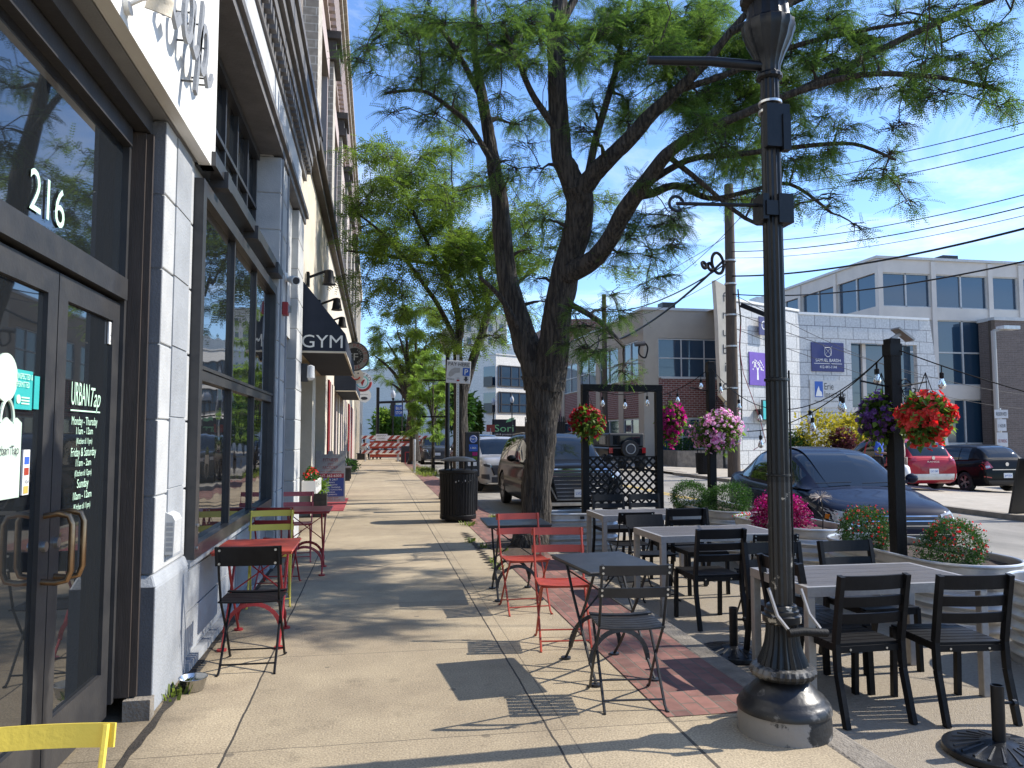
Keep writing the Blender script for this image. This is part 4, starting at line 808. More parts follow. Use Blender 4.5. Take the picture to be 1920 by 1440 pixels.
# ---------------------------------------------------------------- dining tables and chairs on the parking lane
def dining_table(label, loc, rot):
    w, d, h = 1.27, .74, .735
    t = thing('dining_table', label, 'table', loc, rot, 'grey dining tables on the parking lane')
    b = MB(); n = 5
    for i in range(n): y0 = -d/2+.035+(d-.07)*i/n; b.box(-w/2+.035,w/2-.035,y0+.002,y0+(d-.07)/n-.002,h-.022,h-.001)
    b.build('tabletop', M['tabletop'], t)
    b = MB(); b.box(-w/2,w/2,-d/2,-d/2+.034,h-.06,h); b.box(-w/2,w/2,d/2-.034,d/2,h-.06,h); b.box(-w/2,-w/2+.034,-d/2+.034,d/2-.034,h-.06,h); b.box(w/2-.034,w/2,-d/2+.034,d/2-.034,h-.06,h); b.box(-w/2+.034,w/2-.034,-d/2+.034,d/2-.034,h-.05,h-.024)
    o = b.build('frame', M['alu'], t)
    for sx in (-1,1):
        for sy in (-1,1):
            b = MB(); b.box(sx*(w/2-.026)-.026,sx*(w/2-.026)+.026,sy*(d/2-.026)-.026,sy*(d/2-.026)+.026,0,h-.061); o = b.build('leg', M['alu'], t); o.modifiers.new('b','BEVEL').width = .004
    return t
dining_table('nearest grey dining table, behind the black lamp post', (3.28,4.80,ST), 0)
dining_table('middle grey dining table of three on the parking lane', (3.26,7.25,ST), .02)
dining_table('farthest grey dining table, beside the lattice trellis', (3.27,9.08,ST), -.01)
def dining_chair(label, loc, rot):
    t = thing('dining_chair', label, 'chair', loc, rot, 'black slat back dining chairs'); m = M['black']
    for s in (-1, 1):
        b = MB(); pts = [(s*.215,.285,.86),(s*.215,.255,.70),(s*.215,.215,.46),(s*.215,.225,.30),(s*.215,.30,0)]
        for i in range(4): b.bar(pts[i], pts[i+1], .03, .042, (0,1,0))
        b.build('leg', m, t)
        b = MB(); b.bar((s*.215,-.22,.44),(s*.215,-.235,0), .03, .04, (0,1,0)); b.build('leg', m, t)
    for z0, z1, y in ((.775,.858,.262),(.675,.735,.243),(.575,.635,.226)):
        b = MB(); b.grid(lambda u,v: ((u-.5)*.40, y+.022*(1-(2*u-1)**2)-.012*v+.012, z1+(z0-z1)*v), 8, 1, True); o = b.build('back_slat', m, t); sm = o.modifiers.new('s','SOLIDIFY'); sm.thickness = .014; sm.offset = 0
    b = MB()
    for i in range(7): b.box(-.215,.215,-.245+i*.064,-.245+i*.064+.056,.438,.452)
    b.build('seat', m, t)
    b = MB(); b.box(-.2,.2,-.235,-.21,.40,.437); b.box(-.2,.2,.19,.212,.40,.437); b.box(-.2,-.18,-.21,.19,.40,.437); b.box(.18,.2,-.21,.19,.40,.437); b.build('seat_frame', m, t)
    b = MB()
    for s in (-.12, .12): b.disc((s,.214,.418), .007, (0,1,0), .006, 8)
    b.build('bolt', M['bolt'], t)
    return t
ch = dining_chair('black slat back chair at the near dining table, beside the lamp post', (2.88,4.40,ST), PI+.02)
def dc(x, y, r, lab): return dup(ch, (x, y, ST), r, lab)
dc(3.50,4.30,PI-.10,'black slat back chair nearest the right edge of the photograph')
dc(2.98,5.04+.18,-.05,'black chair facing the camera behind the lamp post at the near dining table')
dc(3.62,5.22,.03,'black chair facing the camera in front of the red berried planter')
dc(2.98,6.62,PI,'black slat back chair with its back to the camera at the middle dining table')
dc(3.48,7.95,0,'black chair facing the camera on the far side of the middle dining table')
dc(3.42,8.45,PI+.02,'black chair between the middle and the farthest dining table')
dc(3.18,10.02,0,'black chair against the lattice trellis, left of the two at the farthest table')
dc(3.72,10.05,.04,'black chair against the lattice trellis, right of the two at the farthest table')
dc(2.93,4.80,PI/2+.1,'black chair at the left end of the near dining table behind the lamp')
bistro_chair('black folding chair with two back slats at the middle dining table', M['black'], (3.42,6.42,ST), PI-.05)
bistro_chair('black folding chair with a solid back at the left of the middle dining table', M['black'], (2.86,7.72,ST), .03, True)
bistro_chair('black folding chair with a solid back in front of the farthest dining table', M['black'], (2.85,8.42,ST), PI+.04, True)
# ---------------------------------------------------------------- the black cast iron lamp post
t = thing('street_lamp', 'black fluted lamp post with flaking paint and a peeling grey base by the tables', 'lamp post', (2.14,3.84,0))
MB().lathe([(.237,-.03),(.237,.06),(.232,.115)], (0,0,0), 48).build('base_drum', M['lampbase'], t, smooth=True, angle=60)
MB().lathe([(.232,.113),(.240,.116),(.240,.135),(.225,.165),(.208,.175),(.205,.19),(.185,.20),(.155,.235),(.128,.262),(.11,.275),(.10,.28)], (0,0,0), 48).build('base_dome', M['lampdome'], t, smooth=True, angle=60)
MB().lathe([(.10,.277),(.155,.283),(.170,.300),(.172,.315),(.160,.335),(.135,.345)], (0,0,0), 96, 26, .05).build('base_ring', M['lampring'], t, smooth=True, angle=25)
MB().lathe([(.132,.34),(.128,.36),(.110,.40),(.094,.45),(.086,.50),(.082,.545),(.08,.56)], (0,0,0), 120, 20, .11).build('fluted_bell', M['lampblack'], t, smooth=True, angle=25)
MB().lathe([(.082,.555),(.098,.565),(.10,.60),(.088,.607),(.088,.625),(.08,.63),(.078,.65),(.07,.655)], (0,0,0), 40).build('collar', M['lamppeel'], t, smooth=True, angle=30)
MB().lathe([(.060,.65),(.058,1.3)], (0,0,0), 96, 12, .13).build('shaft', M['lamppeel'], t, smooth=True, angle=25)
MB().lathe([(.058,1.3),(.057,1.6),(.055,2.2),(.052,3.0),(.050,3.52)], (0,0,0), 96, 12, .13).build('shaft', M['lampblack'], t, smooth=True, angle=25)
MB().lathe([(.055,3.52),(.072,3.53),(.072,3.545),(.06,3.56),(.062,3.60),(.085,3.66),(.125,3.74),(.135,3.78),(.145,3.80),(.145,3.84),(.12,3.86),(.11,3.95),(.15,3.97),(.15,4.0)], (0,0,0), 48, 16, .06).build('capital', M['lampblack'], t, smooth=True, angle=30)
MB().lathe([(.13,4.0),(.20,4.12),(.22,4.28),(.17,4.45),(.09,4.56),(.04,4.6),(.03,4.72),(.001,4.78)], (0,0,0), 24).build('lantern', M['frieze'], t, smooth=True)
b = MB(); b.box(-.085,-.052,-.06,.06,2.72,2.86); b.box(.0,.085,-.075,.04,2.70,2.86); b.box(-.07,.075,-.07,-.052,2.74,2.82); b.build('clamp', M['lampblack'], t)
b = MB(); b.box(-.06,.075,-.075,-.03,3.12,3.36); b.box(.03,.075,-.085,-.04,3.10,3.30); b.build('junction_box', M['lampblack'], t)
b = MB(); b.lathe([(.061,3.33),(.064,3.332),(.064,3.345),(.061,3.347)], (0,0,0), 24); b.lathe([(.061,3.38),(.064,3.382),(.064,3.395),(.061,3.397)], (0,0,0), 24); b.build('steel_band', M['bolt'], t)
b = MB(); b.tube([(-.05,0,3.60),(-.35,0,3.60),(-.70,.02,3.585)], [.028,.026,.022], 10); b.build('banner_arm', M['lampblack'], t, smooth=True)
b = MB(); b.tube([(-.05,0,2.81),(-.55,.02,2.80)], [.011,.010], 8); b.tube([(-.55+.04*math.cos(a),.02,2.80+.04*math.sin(a)-.0) for a in np.linspace(0,5.4,14)], .009, 6); b.build('banner_arm', M['lampblack'], t, smooth=True)
b = MB(); b.tube([(-.10,-.05,.75),(-.085,-.11,.62),(-.05,-.16,.555)], .010, 6); b.build('hook_strap', M['alu'], t, smooth=True); b = MB(); b.tube([(.085,-.05,.74),(.10,-.10,.62),(.13,-.15,.555)], .010, 6); b.build('hook_strap', M['alu'], t, smooth=True)
b = MB(); b.tube([(-.06,-.17,.545),(.02,-.168,.55),(.16,-.16,.535)], .021, 10); b.build('padded_bar', M['blackpost'], t, smooth=True)
b = MB(); b.lathe([(.055,1.84),(.064,1.843),(.064,1.856),(.055,1.86)], (0,0,0), 24); b.lathe([(.056,1.33),(.063,1.332),(.063,1.342),(.056,1.344)], (0,0,0), 24); b.tube([(.063,-.02,.66),(.063,-.02,1.9)], .006, 6); b.build('conduit', M['lampblack'], t)
# umbrella base at the right bottom corner
def umbrella_base(lab, loc):
    t = thing('umbrella_base', lab, 'umbrella base', loc, 0, 'cast iron umbrella bases')
    MB().lathe([(.262,0),(.272,.012),(.268,.034),(.252,.040),(.235,.036),(.15,.055),(.08,.068),(.05,.075),(.001,.076)], (0,0,0), 72).build('base_plate', M['lampblack'], t, smooth=True)
    b = MB()
    for k in range(20):
        a = 2*PI*k/20; b.tube([(.09*math.cos(a),.09*math.sin(a),.068),(.155*math.cos(a),.155*math.sin(a),.054),(.222*math.cos(a),.222*math.sin(a),.036)], [.003,.006,.010], 6)
    b.build('petal_relief', M['lamppeel'] if 0 else M['dkgrey'], t, smooth=True)
    o = MB().lathe([(.032,.07),(.032,.36),(.026,.36),(.026,.30)], (0,0,0), 20).build('pole_socket', M['lampblack'], t, smooth=True); b = MB(); b.tube([(.03,-.01,.27),(.075,-.02,.27)], .008, 6); b.disc((.08,-.02,.27),.018,(1,0,0),.02,8); b.build('tightening_knob', M['lampblack'], t)
    return t
umbrella_base('round cast iron umbrella base with an empty socket in the right bottom corner', (3.25,3.64,ST)); umbrella_base('round cast iron umbrella base under the near dining table', (2.72,5.60,ST))
# ---------------------------------------------------------------- stock tank planters
def stadium(L, Rr, n=14):
    o = []
    for k in range(n+1): a = -PI/2+PI*k/n; o.append((Rr*math.cos(a), L+Rr*math.sin(a)) if 0 else (Rr*math.sin(a+PI/2+PI/2-PI/2)*1.0, 0))
    return o
def tank(label, loc, rot, L, Rr, h=.60, group='galvanised stock tank planters'):
    t = thing('stock_tank_planter', label, 'planter', loc, rot, group)
    def outline(r, n=18): return [(r*math.cos(PI*k/n), L/2+r*math.sin(PI*k/n)) for k in range(n+1)] + [(r*math.cos(PI+PI*k/n), -L/2+r*math.sin(PI+PI*k/n)) for k in range(n+1)]
    lv = []; nz_ = 44
    for i in range(nz_+1):
        z = h*i/nz_; q = .019*math.sin(2*PI*(z-.05)/.092) if .05 < z < h-.09 else 0; lv.append((Rr+q, z))
    b = MB(); vs, fs = [], []; n = len(outline(1))
    for r, z in lv + [(Rr-.012, h), (Rr-.012, h-.08)]: vs += [(x, y, z) for x, y in outline(r)]
    m = len(lv)+2
    for i in range(m-1):
        for k in range(n): fs.append((i*n+k, i*n+(k+1)%n, (i+1)*n+(k+1)%n, (i+1)*n+k))
    b.add(vs, fs); b.build('tank_wall', M['galv'], t, smooth=True)
    b = MB(); pts = outline(Rr+.004); pts.append(pts[0]); b.tube([(x,y,h) for x,y in pts], .016, 8, False); b.build('rolled_rim', M['galv'], t, smooth=True)
    b = MB(); oo = outline(Rr-.012); b.add([(x,y,h-.07+.02*random.random()) for x,y in oo]+[(0,0,h-.05)], [(k,(k+1)%n,n) for k in range(n)]); b.build('soil', M['soil'], t)
    b = MB(); b.box(-Rr-.022,-Rr-.004,-.03,.03,h-.07,h-.03); b.box(-Rr-.02,-Rr-.004,-L/2+.0,-L/2+.02,h-.07,h-.04); b.build('label_plate', M['plast'], t)
    return t
tank('galvanised tank planter at the right edge of the photograph', (5.10,4.35,ST), .02, 1.15, .42)
tank('galvanised tank planter with two red berried bushes', (5.08,6.62,ST), -.02, 1.25, .44)
tank('galvanised tank planter with the magenta flowers and a dried twig', (5.10,8.92,ST), .02, 1.0, .42)
tank('galvanised tank planter with two boxwood bushes at the base of the post', (5.12,11.05,ST), 0, 1.2, .42)
tank('small dark galvanised tank under the lattice trellis', (at(1085,816,11.5).x,at(1085,816,11.5).y+.1,ST), PI/2, .70, .26, .52)
def leafball(name, label, cat, c, r, lm, n, fm=None, nf=0, sc=(1,1,.8), group=None, ls=.045, fs_=.03, fill=.55, hang=0, stem=True, ftop=-.4, foot=None):
    """a bush or flower ball: leaves through an uneven volume, flowers near its surface; foot is where it stands"""
    foot = foot or (c[0], c[1], c[2]-r*sc[2]*.75)
    t = thing(name, label, cat, foot, 0, group); P, D, N, Q = [], [], [], []
    bumps = [(Vector((random.gauss(0,1),random.gauss(0,1),random.gauss(0,1))).normalized(), random.uniform(-.18,.22)) for _ in range(9)]
    def surf(v): return 1+sum(a*max(0, v.dot(k))**6 for k, a in bumps)
    for _ in range(n):
        v = Vector((random.gauss(0,1),random.gauss(0,1),random.gauss(0,1))).normalized(); q = (fill+(1-fill)*random.random())*surf(v)*(1+.06*random.gauss(0,1))
        p = Vector((v.x*sc[0]*r*q, v.y*sc[1]*r*q, v.z*sc[2]*r*q))
        if hang and v.z < 0: p.z *= 1+hang*random.random()
        P.append(tuple(Vector(c)+p)); d = v+Vector((random.gauss(0,.7),random.gauss(0,.7),random.gauss(0,.7))); D.append(tuple(d)); N.append((random.gauss(0,.6),random.gauss(0,.6),1)); Q.append(ls*(.6+.8*random.random()))
    tv = np.array([(0,0,0),(.4,.26,.03),(1,0,-.06),(.4,-.26,.03)]); V, Fq = scatter(tv, np.array([(0,1,2,3)]), P, D, N, Q); npmesh('foliage', V-np.array(foot), Fq, lm, t)
    if fm:
        P, D, N, Q = [], [], [], []; clump = [(Vector((random.gauss(0,1),random.gauss(0,1),random.gauss(.25 if hang else 0,1))).normalized(), random.uniform(.12,.34)) for _ in range(15)]
        for _ in range(nf):
            v = Vector((random.gauss(0,1),random.gauss(0,1),random.gauss(0,1))).normalized()
            if hang and random.random() < .8: cv, cs = random.choice(clump); v = (cv+Vector((random.gauss(0,1),random.gauss(0,1),random.gauss(0,1)))*cs).normalized()
            if v.z < ftop and not hang: v.z = -v.z
            q = surf(v)*(1.0+(.13 if hang else .08)*random.gauss(0,1)); p = Vector((v.x*sc[0]*r*q, v.y*sc[1]*r*q, v.z*sc[2]*r*q))
            if hang and v.z < 0: p.z *= 1+hang*random.random()**2
            nn = (v+Vector((random.gauss(0,.35),random.gauss(0,.35),random.gauss(0,.35)))).normalized(); tx = nn.orthogonal()
            P.append(tuple(Vector(c)+p)); D.append(tuple(tx)); N.append(tuple(nn)); Q.append(fs_*(.7+.6*random.random()))
        # five cupped petals
        tv, tf = [], []
        for k in range(5):
            a = 2*PI*k/5; ca, sa = math.cos(a), math.sin(a); i = len(tv); tv += [(0,0,0),(.6*ca-.42*sa,.6*sa+.42*ca,.28),(1.0*ca,1.0*sa,.30),(.6*ca+.42*sa,.6*sa-.42*ca,.28)]; tf.append((i,i+1,i+2,i+3))
        V, Fq = scatter(np.array(tv), np.array(tf), P, D, N, Q); npmesh('flowers', V-np.array(foot), Fq, fm, t)
    return t
TZ = ST+.54
leafball('bush', 'rounded green bush dotted with red berries left of the timber post', 'bush', (4.86,7.05,TZ+.16), .25, M['boxleaf'], 7000, M['fred'], 150, (1,1,.9), ls=.022, fs_=.011, fill=.72)
leafball('bush', 'rounded green bush dotted with red berries right of the timber post', 'bush', (4.98,6.02,TZ+.17), .265, M['boxleaf'], 7000, M['fred'], 150, (1,1,.9), ls=.022, fs_=.011, fill=.72)
leafball('flowering_plant', 'magenta flowering plant in the tank behind the lamp post', 'plant', (4.88,8.72,TZ+.16), .33, M['magleaf'], 3600, M['fmag'], 420, (1.05,1,.85), ls=.04, fs_=.012, fill=.55)
leafball('bush', 'dark green clipped boxwood left of the far timber post', 'bush', (4.83,11.35,TZ+.18), .30, M['boxleaf'], 6500, None, 0, (1,1,.85), ls=.026, fill=.72)
leafball('bush', 'dark green clipped boxwood right of the far timber post', 'bush', (5.10,10.62,TZ+.17), .33, M['boxleaf'], 7500, None, 0, (1.1,1.1,.8), ls=.026, fill=.72)
t = thing('dried_twig', 'dried brown seed head on a stick in the middle tank', 'plant', (5.22,8.38,TZ)); b = MB(); b.tube([(0,0,0),(.01,0,.22),(-.01,.01,.42)], .008, 6); b.build('stem', M['bark'], t); b = MB()
for _ in range(60): v = Vector((random.gauss(0,1),random.gauss(0,1),random.gauss(.1,.5))).normalized()*.13; b.tube([(-.01,.01,.41),(-.01+v.x,.01+v.y,.42+v.z*.6-.02)], .003, 4)
b.build('seed_head', M['tancloth'], t)
t = thing('small_plants', 'small orange flowered seedlings at the left end of the middle tank', 'plant', (4.80,9.55,TZ)); o = leafball('x', 'x', 'x', (4.80,9.5,TZ+.05), .13, M['lime'], 120, M['orange'] if 0 else M['fred'], 40, (1,1,.6), ls=.03, fs_=.012)
for c in list(o.children): c.parent = t; c.location = Vector(o.location)-Vector(t.location)
bpy.data.objects.remove(o)
# ---------------------------------------------------------------- posts, trellis, hanging baskets
def post(label, loc, h, w=.11):
    t = thing('timber_post', label, 'post', loc, 0, 'black timber posts for the string lights'); b = MB(); b.box(-w/2,w/2,-w/2,w/2,0,h); o = b.build('shaft', M['blackpost'], t); o.modifiers.new('b','BEVEL').width = .006
    b = MB(); b.box(-w/2-.006,w/2+.006,-w/2-.006,w/2+.006,h-.16,h-.05); b.build('post_cap', M['black'], t)
    b = MB(); b.tube([(-w/2,0,h-.45),(-w/2-.28,0,h-.40)], .009, 6); b.tube([(w/2,0,h-.45),(w/2+.30,0,h-.40)], .009, 6); b.build('basket_hook', M['black'], t); return t
pN = post('black timber post rising from the red berried tank, with a solar panel on top', (4.78,6.45,ST+.52), 2.06)
b = MB(); b.bar((.04,.0,2.16),(.20,.0,2.05),.12,.02); b.bar((.0,0,2.06),(.09,0,2.11),.03); b.build('solar_panel', M['alu'], pN)
b = MB()
for k in range(5): b.tube([(.09+.07*math.cos(a+k)+.02*k, -.05+.02*math.sin(2*a), 1.62+.06*math.sin(a+k)-.04*k) for a in np.linspace(0,5.5,18)], .005, 5)
b.build('cable_coil', M['black'], pN)
pF = post('black timber post between the two boxwood bushes', (5.04,11.0,ST+.52), 2.28)
t = thing('trellis', 'black timber trellis frame with a diagonal lattice beside the big tree', 'trellis', (at(1097,816,11.5).x,at(1097,816,11.5).y,ST)); W_ = 1.16; H_ = 2.44
for s in (0, 1): b = MB(); b.box(s*W_-.05,s*W_+.05,-.05,.05,0,H_-.11); b.build('post', M['blackpost'], t)
b = MB(); b.box(-.05,W_+.05,-.055,.055,H_-.105,H_); b.build('beam', M['blackpost'], t)
b = MB(); z0, z1, sp = .66, 1.34, .125
def clipbar(k, sg, yy):
    # the line x = k + sg*z cut to the panel
    pts = []
    for z in (z0, z1):
        x = k+sg*(z-z0)
        pts.append((x, z))
    (xa, za), (xb, zb) = pts
    def cl(xa, za, xb, zb, X, keepless):
        return xa, za, xb, zb
    out = []
    for i in range(2):
        x, z = pts[i]
        if x < .05: z = z0+(.05-k)/sg; x = .05
        if x > W_-.05: z = z0+(W_-.05-k)/sg; x = W_-.05
        out.append((x, z))
    (xa, za), (xb, zb) = out
    if z0-1e-6 <= min(za, zb) and max(za, zb) <= z1+1e-6 and abs(zb-za) > .03: b.bar((xa,yy,za),(xb,yy,zb),.030,.008,(0,1,0))
k = -1.0
while k < 2.2: clipbar(k, 1, -.005); clipbar(k, -1, .006); k += sp
b.build('lattice', M['blackpost'], t); b = MB(); b.box(.05,W_-.05,-.012,.014,z0-.05,z0); b.build('rail', M['blackpost'], t); b = MB(); b.box(.05,W_-.05,-.012,.014,z1,z1+.02); b.build('rail', M['blackpost'], t)
M['basketleaf'] = leafm('basket foliage', (.05,.10,.02), (.12,.19,.04), .4)
def basket(label, c, r, fm, nf, hang=.5, fs_=.035, lm='boxleaf', n=1500, lime=True, sc=(1,1,1)):
    t = leafball('hanging_basket', label, 'flower basket', c, r, M['basketleaf'], n, M[fm], nf, sc, 'hanging flower baskets', ls=.07, fs_=fs_*.85, fill=.35, hang=hang, foot=tuple(c))
    if lime:
        P, D, N, Q = [], [], [], []
        for _ in range(60):
            v = Vector((random.gauss(0,1),random.gauss(0,1),random.gauss(-.4,.8))).normalized(); P.append((v.x*r*sc[0]*1.04, v.y*r*sc[1]*1.04, v.z*r*sc[2]*(1.1 if v.z > 0 else 1.1+hang*.6))); D.append((v.x,v.y,v.z-.6)); N.append((random.gauss(0,.5),random.gauss(0,.5),1)); Q.append(.075*(.6+.6*random.random()))
        tv = np.array([(0,0,0),(.35,.3,.03),(1,0,-.1),(.35,-.3,.03)]); V, Fq = scatter(tv, np.array([(0,1,2,3)]), P, D, N, Q); npmesh('trailing_leaves', V, Fq, M['lime'], t)
    MB().lathe([(.06,-.12),(.12,-.06),(.15,.02),(.15,.03),(.11,-.04)], (0,0,0), 16).build('basket_bowl', M['bark'], t, smooth=True)
    b = MB()
    for k in range(3): a = 2*PI*k/3; b.tube([(.14*math.cos(a),.14*math.sin(a),.03),(0,0,r*sc[2]+.22)], .004, 5)
    b.build('chain', M['black'], t); return t
basket('hanging basket of dark red flowers on the left trellis post', tuple(at(1103,790,11.4)), .21, 'fdkred', 520, .5, .036, n=900)
basket('hanging basket of magenta flowers trailing from the right trellis post', tuple(at(1257,790,12.0)), .22, 'fmag', 520, .8, .034, sc=(.9,.9,1))
basket('hanging basket of pink and white flowers on the far timber post', tuple(at(1345,806,11.6)), .33, 'fpink', 640, .35, .034, sc=(1.05,1,.85))
basket('hanging basket of violet flowers left of the near timber post', tuple(at(1655,782,7.3)), .20, 'fpur', 460, .6, .030, n=1300, sc=(1,.9,1))
basket('hanging basket of scarlet flowers right of the near timber post', tuple(at(1738,782,6.8)), .185, 'fred', 620, .30, .038, n=1300, sc=(1.05,1,.95))
# ---------------------------------------------------------------- string lights
M['bulb'] = None
def bulbglass():
    m, nt, n, l, b = nmat('clear bulb glass'); b.inputs['Base Color'].default_value = (.9,.88,.82,1); b.inputs['Transmission Weight'].default_value = .85; b.inputs['Roughness'].default_value = .05; b.inputs['IOR'].default_value = 1.3; return m
M['bulb'] = bulbglass()
def string_light(label, a, b_, sag, n):
    a, b_ = Vector(a), Vector(b_); t = thing('string_light', label, 'string lights', tuple(a), 0, 'string lights over the terrace'); pts = []
    for i in range(25): s = i/24; p = a.lerp(b_, s); p.z -= sag*4*s*(1-s); pts.append(p-a)
    MB().tube(pts, .006, 5).build('cable', M['black'], t)
    for k in range(n):
        s = (k+.6)/n; i = min(23, int(s*24)); p = pts[i].lerp(pts[i+1], s*24-i)
        b = MB(); b.tube([p, p-Vector((0,0,.06))], .005, 5); b.lathe([(.012,-.06),(.019,-.065),(.019,-.11),(.014,-.115)], tuple(p), 10); so_ = b.build('socket', M['black'], t)
        b = MB(); b.lathe([(.012,-.112),(.018,-.13),(.031,-.165),(.033,-.185),(.024,-.205),(.006,-.214)], tuple(p), 12); b.build('bulb', M['bulb'], so_, smooth=True)
NP_ = (4.78,6.45,ST+.52+1.98); FP_ = (5.04,11.0,ST+.52+2.2); TR = (4.70,11.2,2.28); TL = (3.52,11.15,2.29)
string_light('string of bulbs under the trellis beam', (at(1102,816,11.5).x,at(1102,816,11.5).y-.08,2.24), (at(1102,816,11.5).x+1.05,at(1102,816,11.5).y-.08,2.24), .08, 3)
string_light('string of bulbs from the trellis to the far timber post', TR, FP_, .16, 2) if 0 else string_light('string of bulbs rising from the trellis to the far timber post', (4.42,11.35,2.18), (5.04,11.0,2.58), .05, 2)
string_light('string of bulbs sagging from the far timber post to the near timber post', FP_, NP_, .62, 7)
string_light('string of bulbs from the near timber post towards the right edge', NP_, (6.3,4.1,1.45), .12, 4)
string_light('string of bulbs behind the violet flower basket', (4.6,9.0,1.60), NP_, .20, 5)
# ---------------------------------------------------------------- litter bins
def bin_(label, loc, rot, s=1):
    t = thing('litter_bin', label, 'litter bin', loc, rot, 'black slatted litter bins'); b = MB()
    b.lathe([(.22*s,0),(.22*s,.045*s)], (0,0,0), 28); b.build('base', M['black'], t); b = MB(); b.lathe([(.30*s,.045*s),(.305*s,.06*s),(.305*s,.11*s),(.295*s,.12*s)], (0,0,0), 36); b.build('hoop', M['black'], t, smooth=True, angle=30); b = MB(); b.lathe([(.315*s,.80*s),(.33*s,.815*s),(.33*s,.85*s),(.31*s,.86*s),(.25*s,.855*s)], (0,0,0), 36); b.build('hoop', M['black'], t, smooth=True, angle=30)
    b = MB(); n = 36
    for k in range(n):
        a = 2*PI*k/n; c, s_ = math.cos(a), math.sin(a); P = [(.295*s*c,.295*s*s_,.11*s),(.300*s*c,.300*s*s_,.45*s),(.315*s*c,.315*s*s_,.82*s)]
        for i in range(2): b.bar(P[i], P[i+1], .034*s, .006, (c,s_,0))
    b.build('slats', M['black'], t)
    MB().lathe([(.27*s,.06*s),(.28*s,.8*s)], (0,0,0), 28).build('liner', M['plast'], t, smooth=True)
    MB().lathe([(.30*s,1.0*s),(.30*s,1.012*s),(.24*s,1.05*s),(.12*s,1.075*s),(.001,1.08*s)], (0,0,0), 32).build('lid', M['dkgrey'], t, smooth=True)
    b = MB()
    for k in range(4): a = PI/4+PI/2*k; b.bar((.25*s*math.cos(a),.25*s*math.sin(a),.85*s),(.25*s*math.cos(a),.25*s*math.sin(a),1.01*s),.03*s,.012)
    b.build('lid_support', M['black'], t)
    return t
bn = bin_('black slatted litter bin with a domed lid on the sidewalk', (1.50,14.0,0), .2, 1.08)
b = MB()
for k in range(9): a = -PI/2-.55+.13*k; b.disc((.318*math.cos(a),.318*math.sin(a),.70+.02*(k%3)), .012+.006*(k%2), (math.cos(a),math.sin(a),0), .01, 7)
b.build('sticker_scraps', M['paper'], bn)
bin_('far black litter bin across the street', (13.2,29.6,-.03), 0, 1.0)
# ---------------------------------------------------------------- signs and small things down the sidewalk
M['signgrey'] = pm('reflective sign sheet', (.56,.55,.54), (.5,.49,.48), 3, .5); M['pblue'] = pm('parking blue', (.02,.10,.42), None, 3, .5)
t = thing('parking_sign', 'PAY HERE parking sign with a blue P on a perforated steel post', 'sign', (1.61,15.2,0)); b = MB(); b.box(-.028,.028,-.02,.02,0,3.15)
b.build('post', M['galv'], t); b = MB()
for k in range(60): b.disc((0,-.0205,.2+.05*k), .008, (0,1,0), .002, 6)
b.build('perforations', M['ink'], t)
b = MB(); b.box(-.24,.24,-.036,-.024,2.58,3.03); pl = b.build('sign_plate', M['signgrey'], t); pl.modifiers.new('b','BEVEL').width = .01; pl.rotation_euler = (0,.05,0); pl.location = (-.13,0,.0)
def onplate(b, nm, m): o = b.build(nm, m, pl); return o
onplate(MB().text('PAY HERE', (0,-.037,2.925), (1,0,0), (0,0,1), .075, .42), 'lettering', M['ink'])
b = MB(); b.box(.085,.225,-.040,-.037,2.74,2.895); onplate(b, 'parking_panel', M['pblue']); onplate(MB().text('P', (.155,-.041,2.76), (1,0,0), (0,0,1), .115), 'parking_letter', M['white'])
b = MB(); b.prism([(-.025,2.725),(.025,2.725),(.025,2.675),(.05,2.675),(0,2.62),(-.05,2.675),(-.025,2.675)][::-1], lambda p,q:(.155+p,-.040,q), lambda p,q:(.155+p,-.037,q)); b.text('MOBILE', (-.15,-.037,2.645), (1,0,0), (0,0,1), .025, .14); b.text('VISA', (-.0,-.037,2.675), (1,0,0), (0,0,1), .02, .06); onplate(b, 'arrow', M['ink'])
b = MB(); b.prism([(-.20,2.73),(-.16,2.70),(-.12,2.72),(-.06,2.78),(.03,2.80),(.03,2.89),(-.08,2.89),(-.15,2.85),(-.19,2.79)][::-1], lambda p,q:(p,-.039,q), lambda p,q:(p,-.037,q)); onplate(b, 'hand_symbol', M['alu'])
b = MB(); b.disc((-.012,-.0385,2.64), .018, (0,1,0), .003, 12); b.disc((.012,-.0385,2.64), .018, (0,1,0), .002, 12); onplate(b, 'card_symbol', M['red'])
t = thing('pay_station', 'dark parking pay station with coloured stickers behind the litter bin', 'parking meter', (1.98,15.9,0)); b = MB(); b.box(-.12,.12,-.10,.10,0,.7); b.box(-.155,.155,-.12,.12,.7,1.62); o = b.build('cabinet', M['dkgrey'], t); o.modifiers.new('b','BEVEL').width = .015
b = MB(); b.disc((.02,-.125,1.47), .085, (0,1,0), .008, 20); b.box(-.07,.11,-.127,-.121,1.22,1.36); b.build('blue_sticker', M['pblue'], t); b = MB(); b.text('PAY', (.02,-.130,1.445), (1,0,0), (0,0,1), .05); b.text('1-800', (.02,-.128,1.27), (1,0,0), (0,0,1), .04); b.tube([(.02+.066*math.cos(a),-.13,1.47+.066*math.sin(a)) for a in np.linspace(0,6.28,20)], .004, 5); b.build('sticker_text', M['white'], t)
b = MB(); b.box(-.0,.10,-.126,-.121,1.13,1.20); b.build('pink_sticker', M['fmag'], t); b = MB(); b.box(0,.10,-.126,-.121,1.04,1.11); b.build('green_sticker', M['lime'], t); b = MB(); b.box(-.09,-.02,-.126,-.121,.92,1.0); b.box(.02,.09,-.126,-.121,.92,1.0); b.build('white_sticker', M['paper'], t)
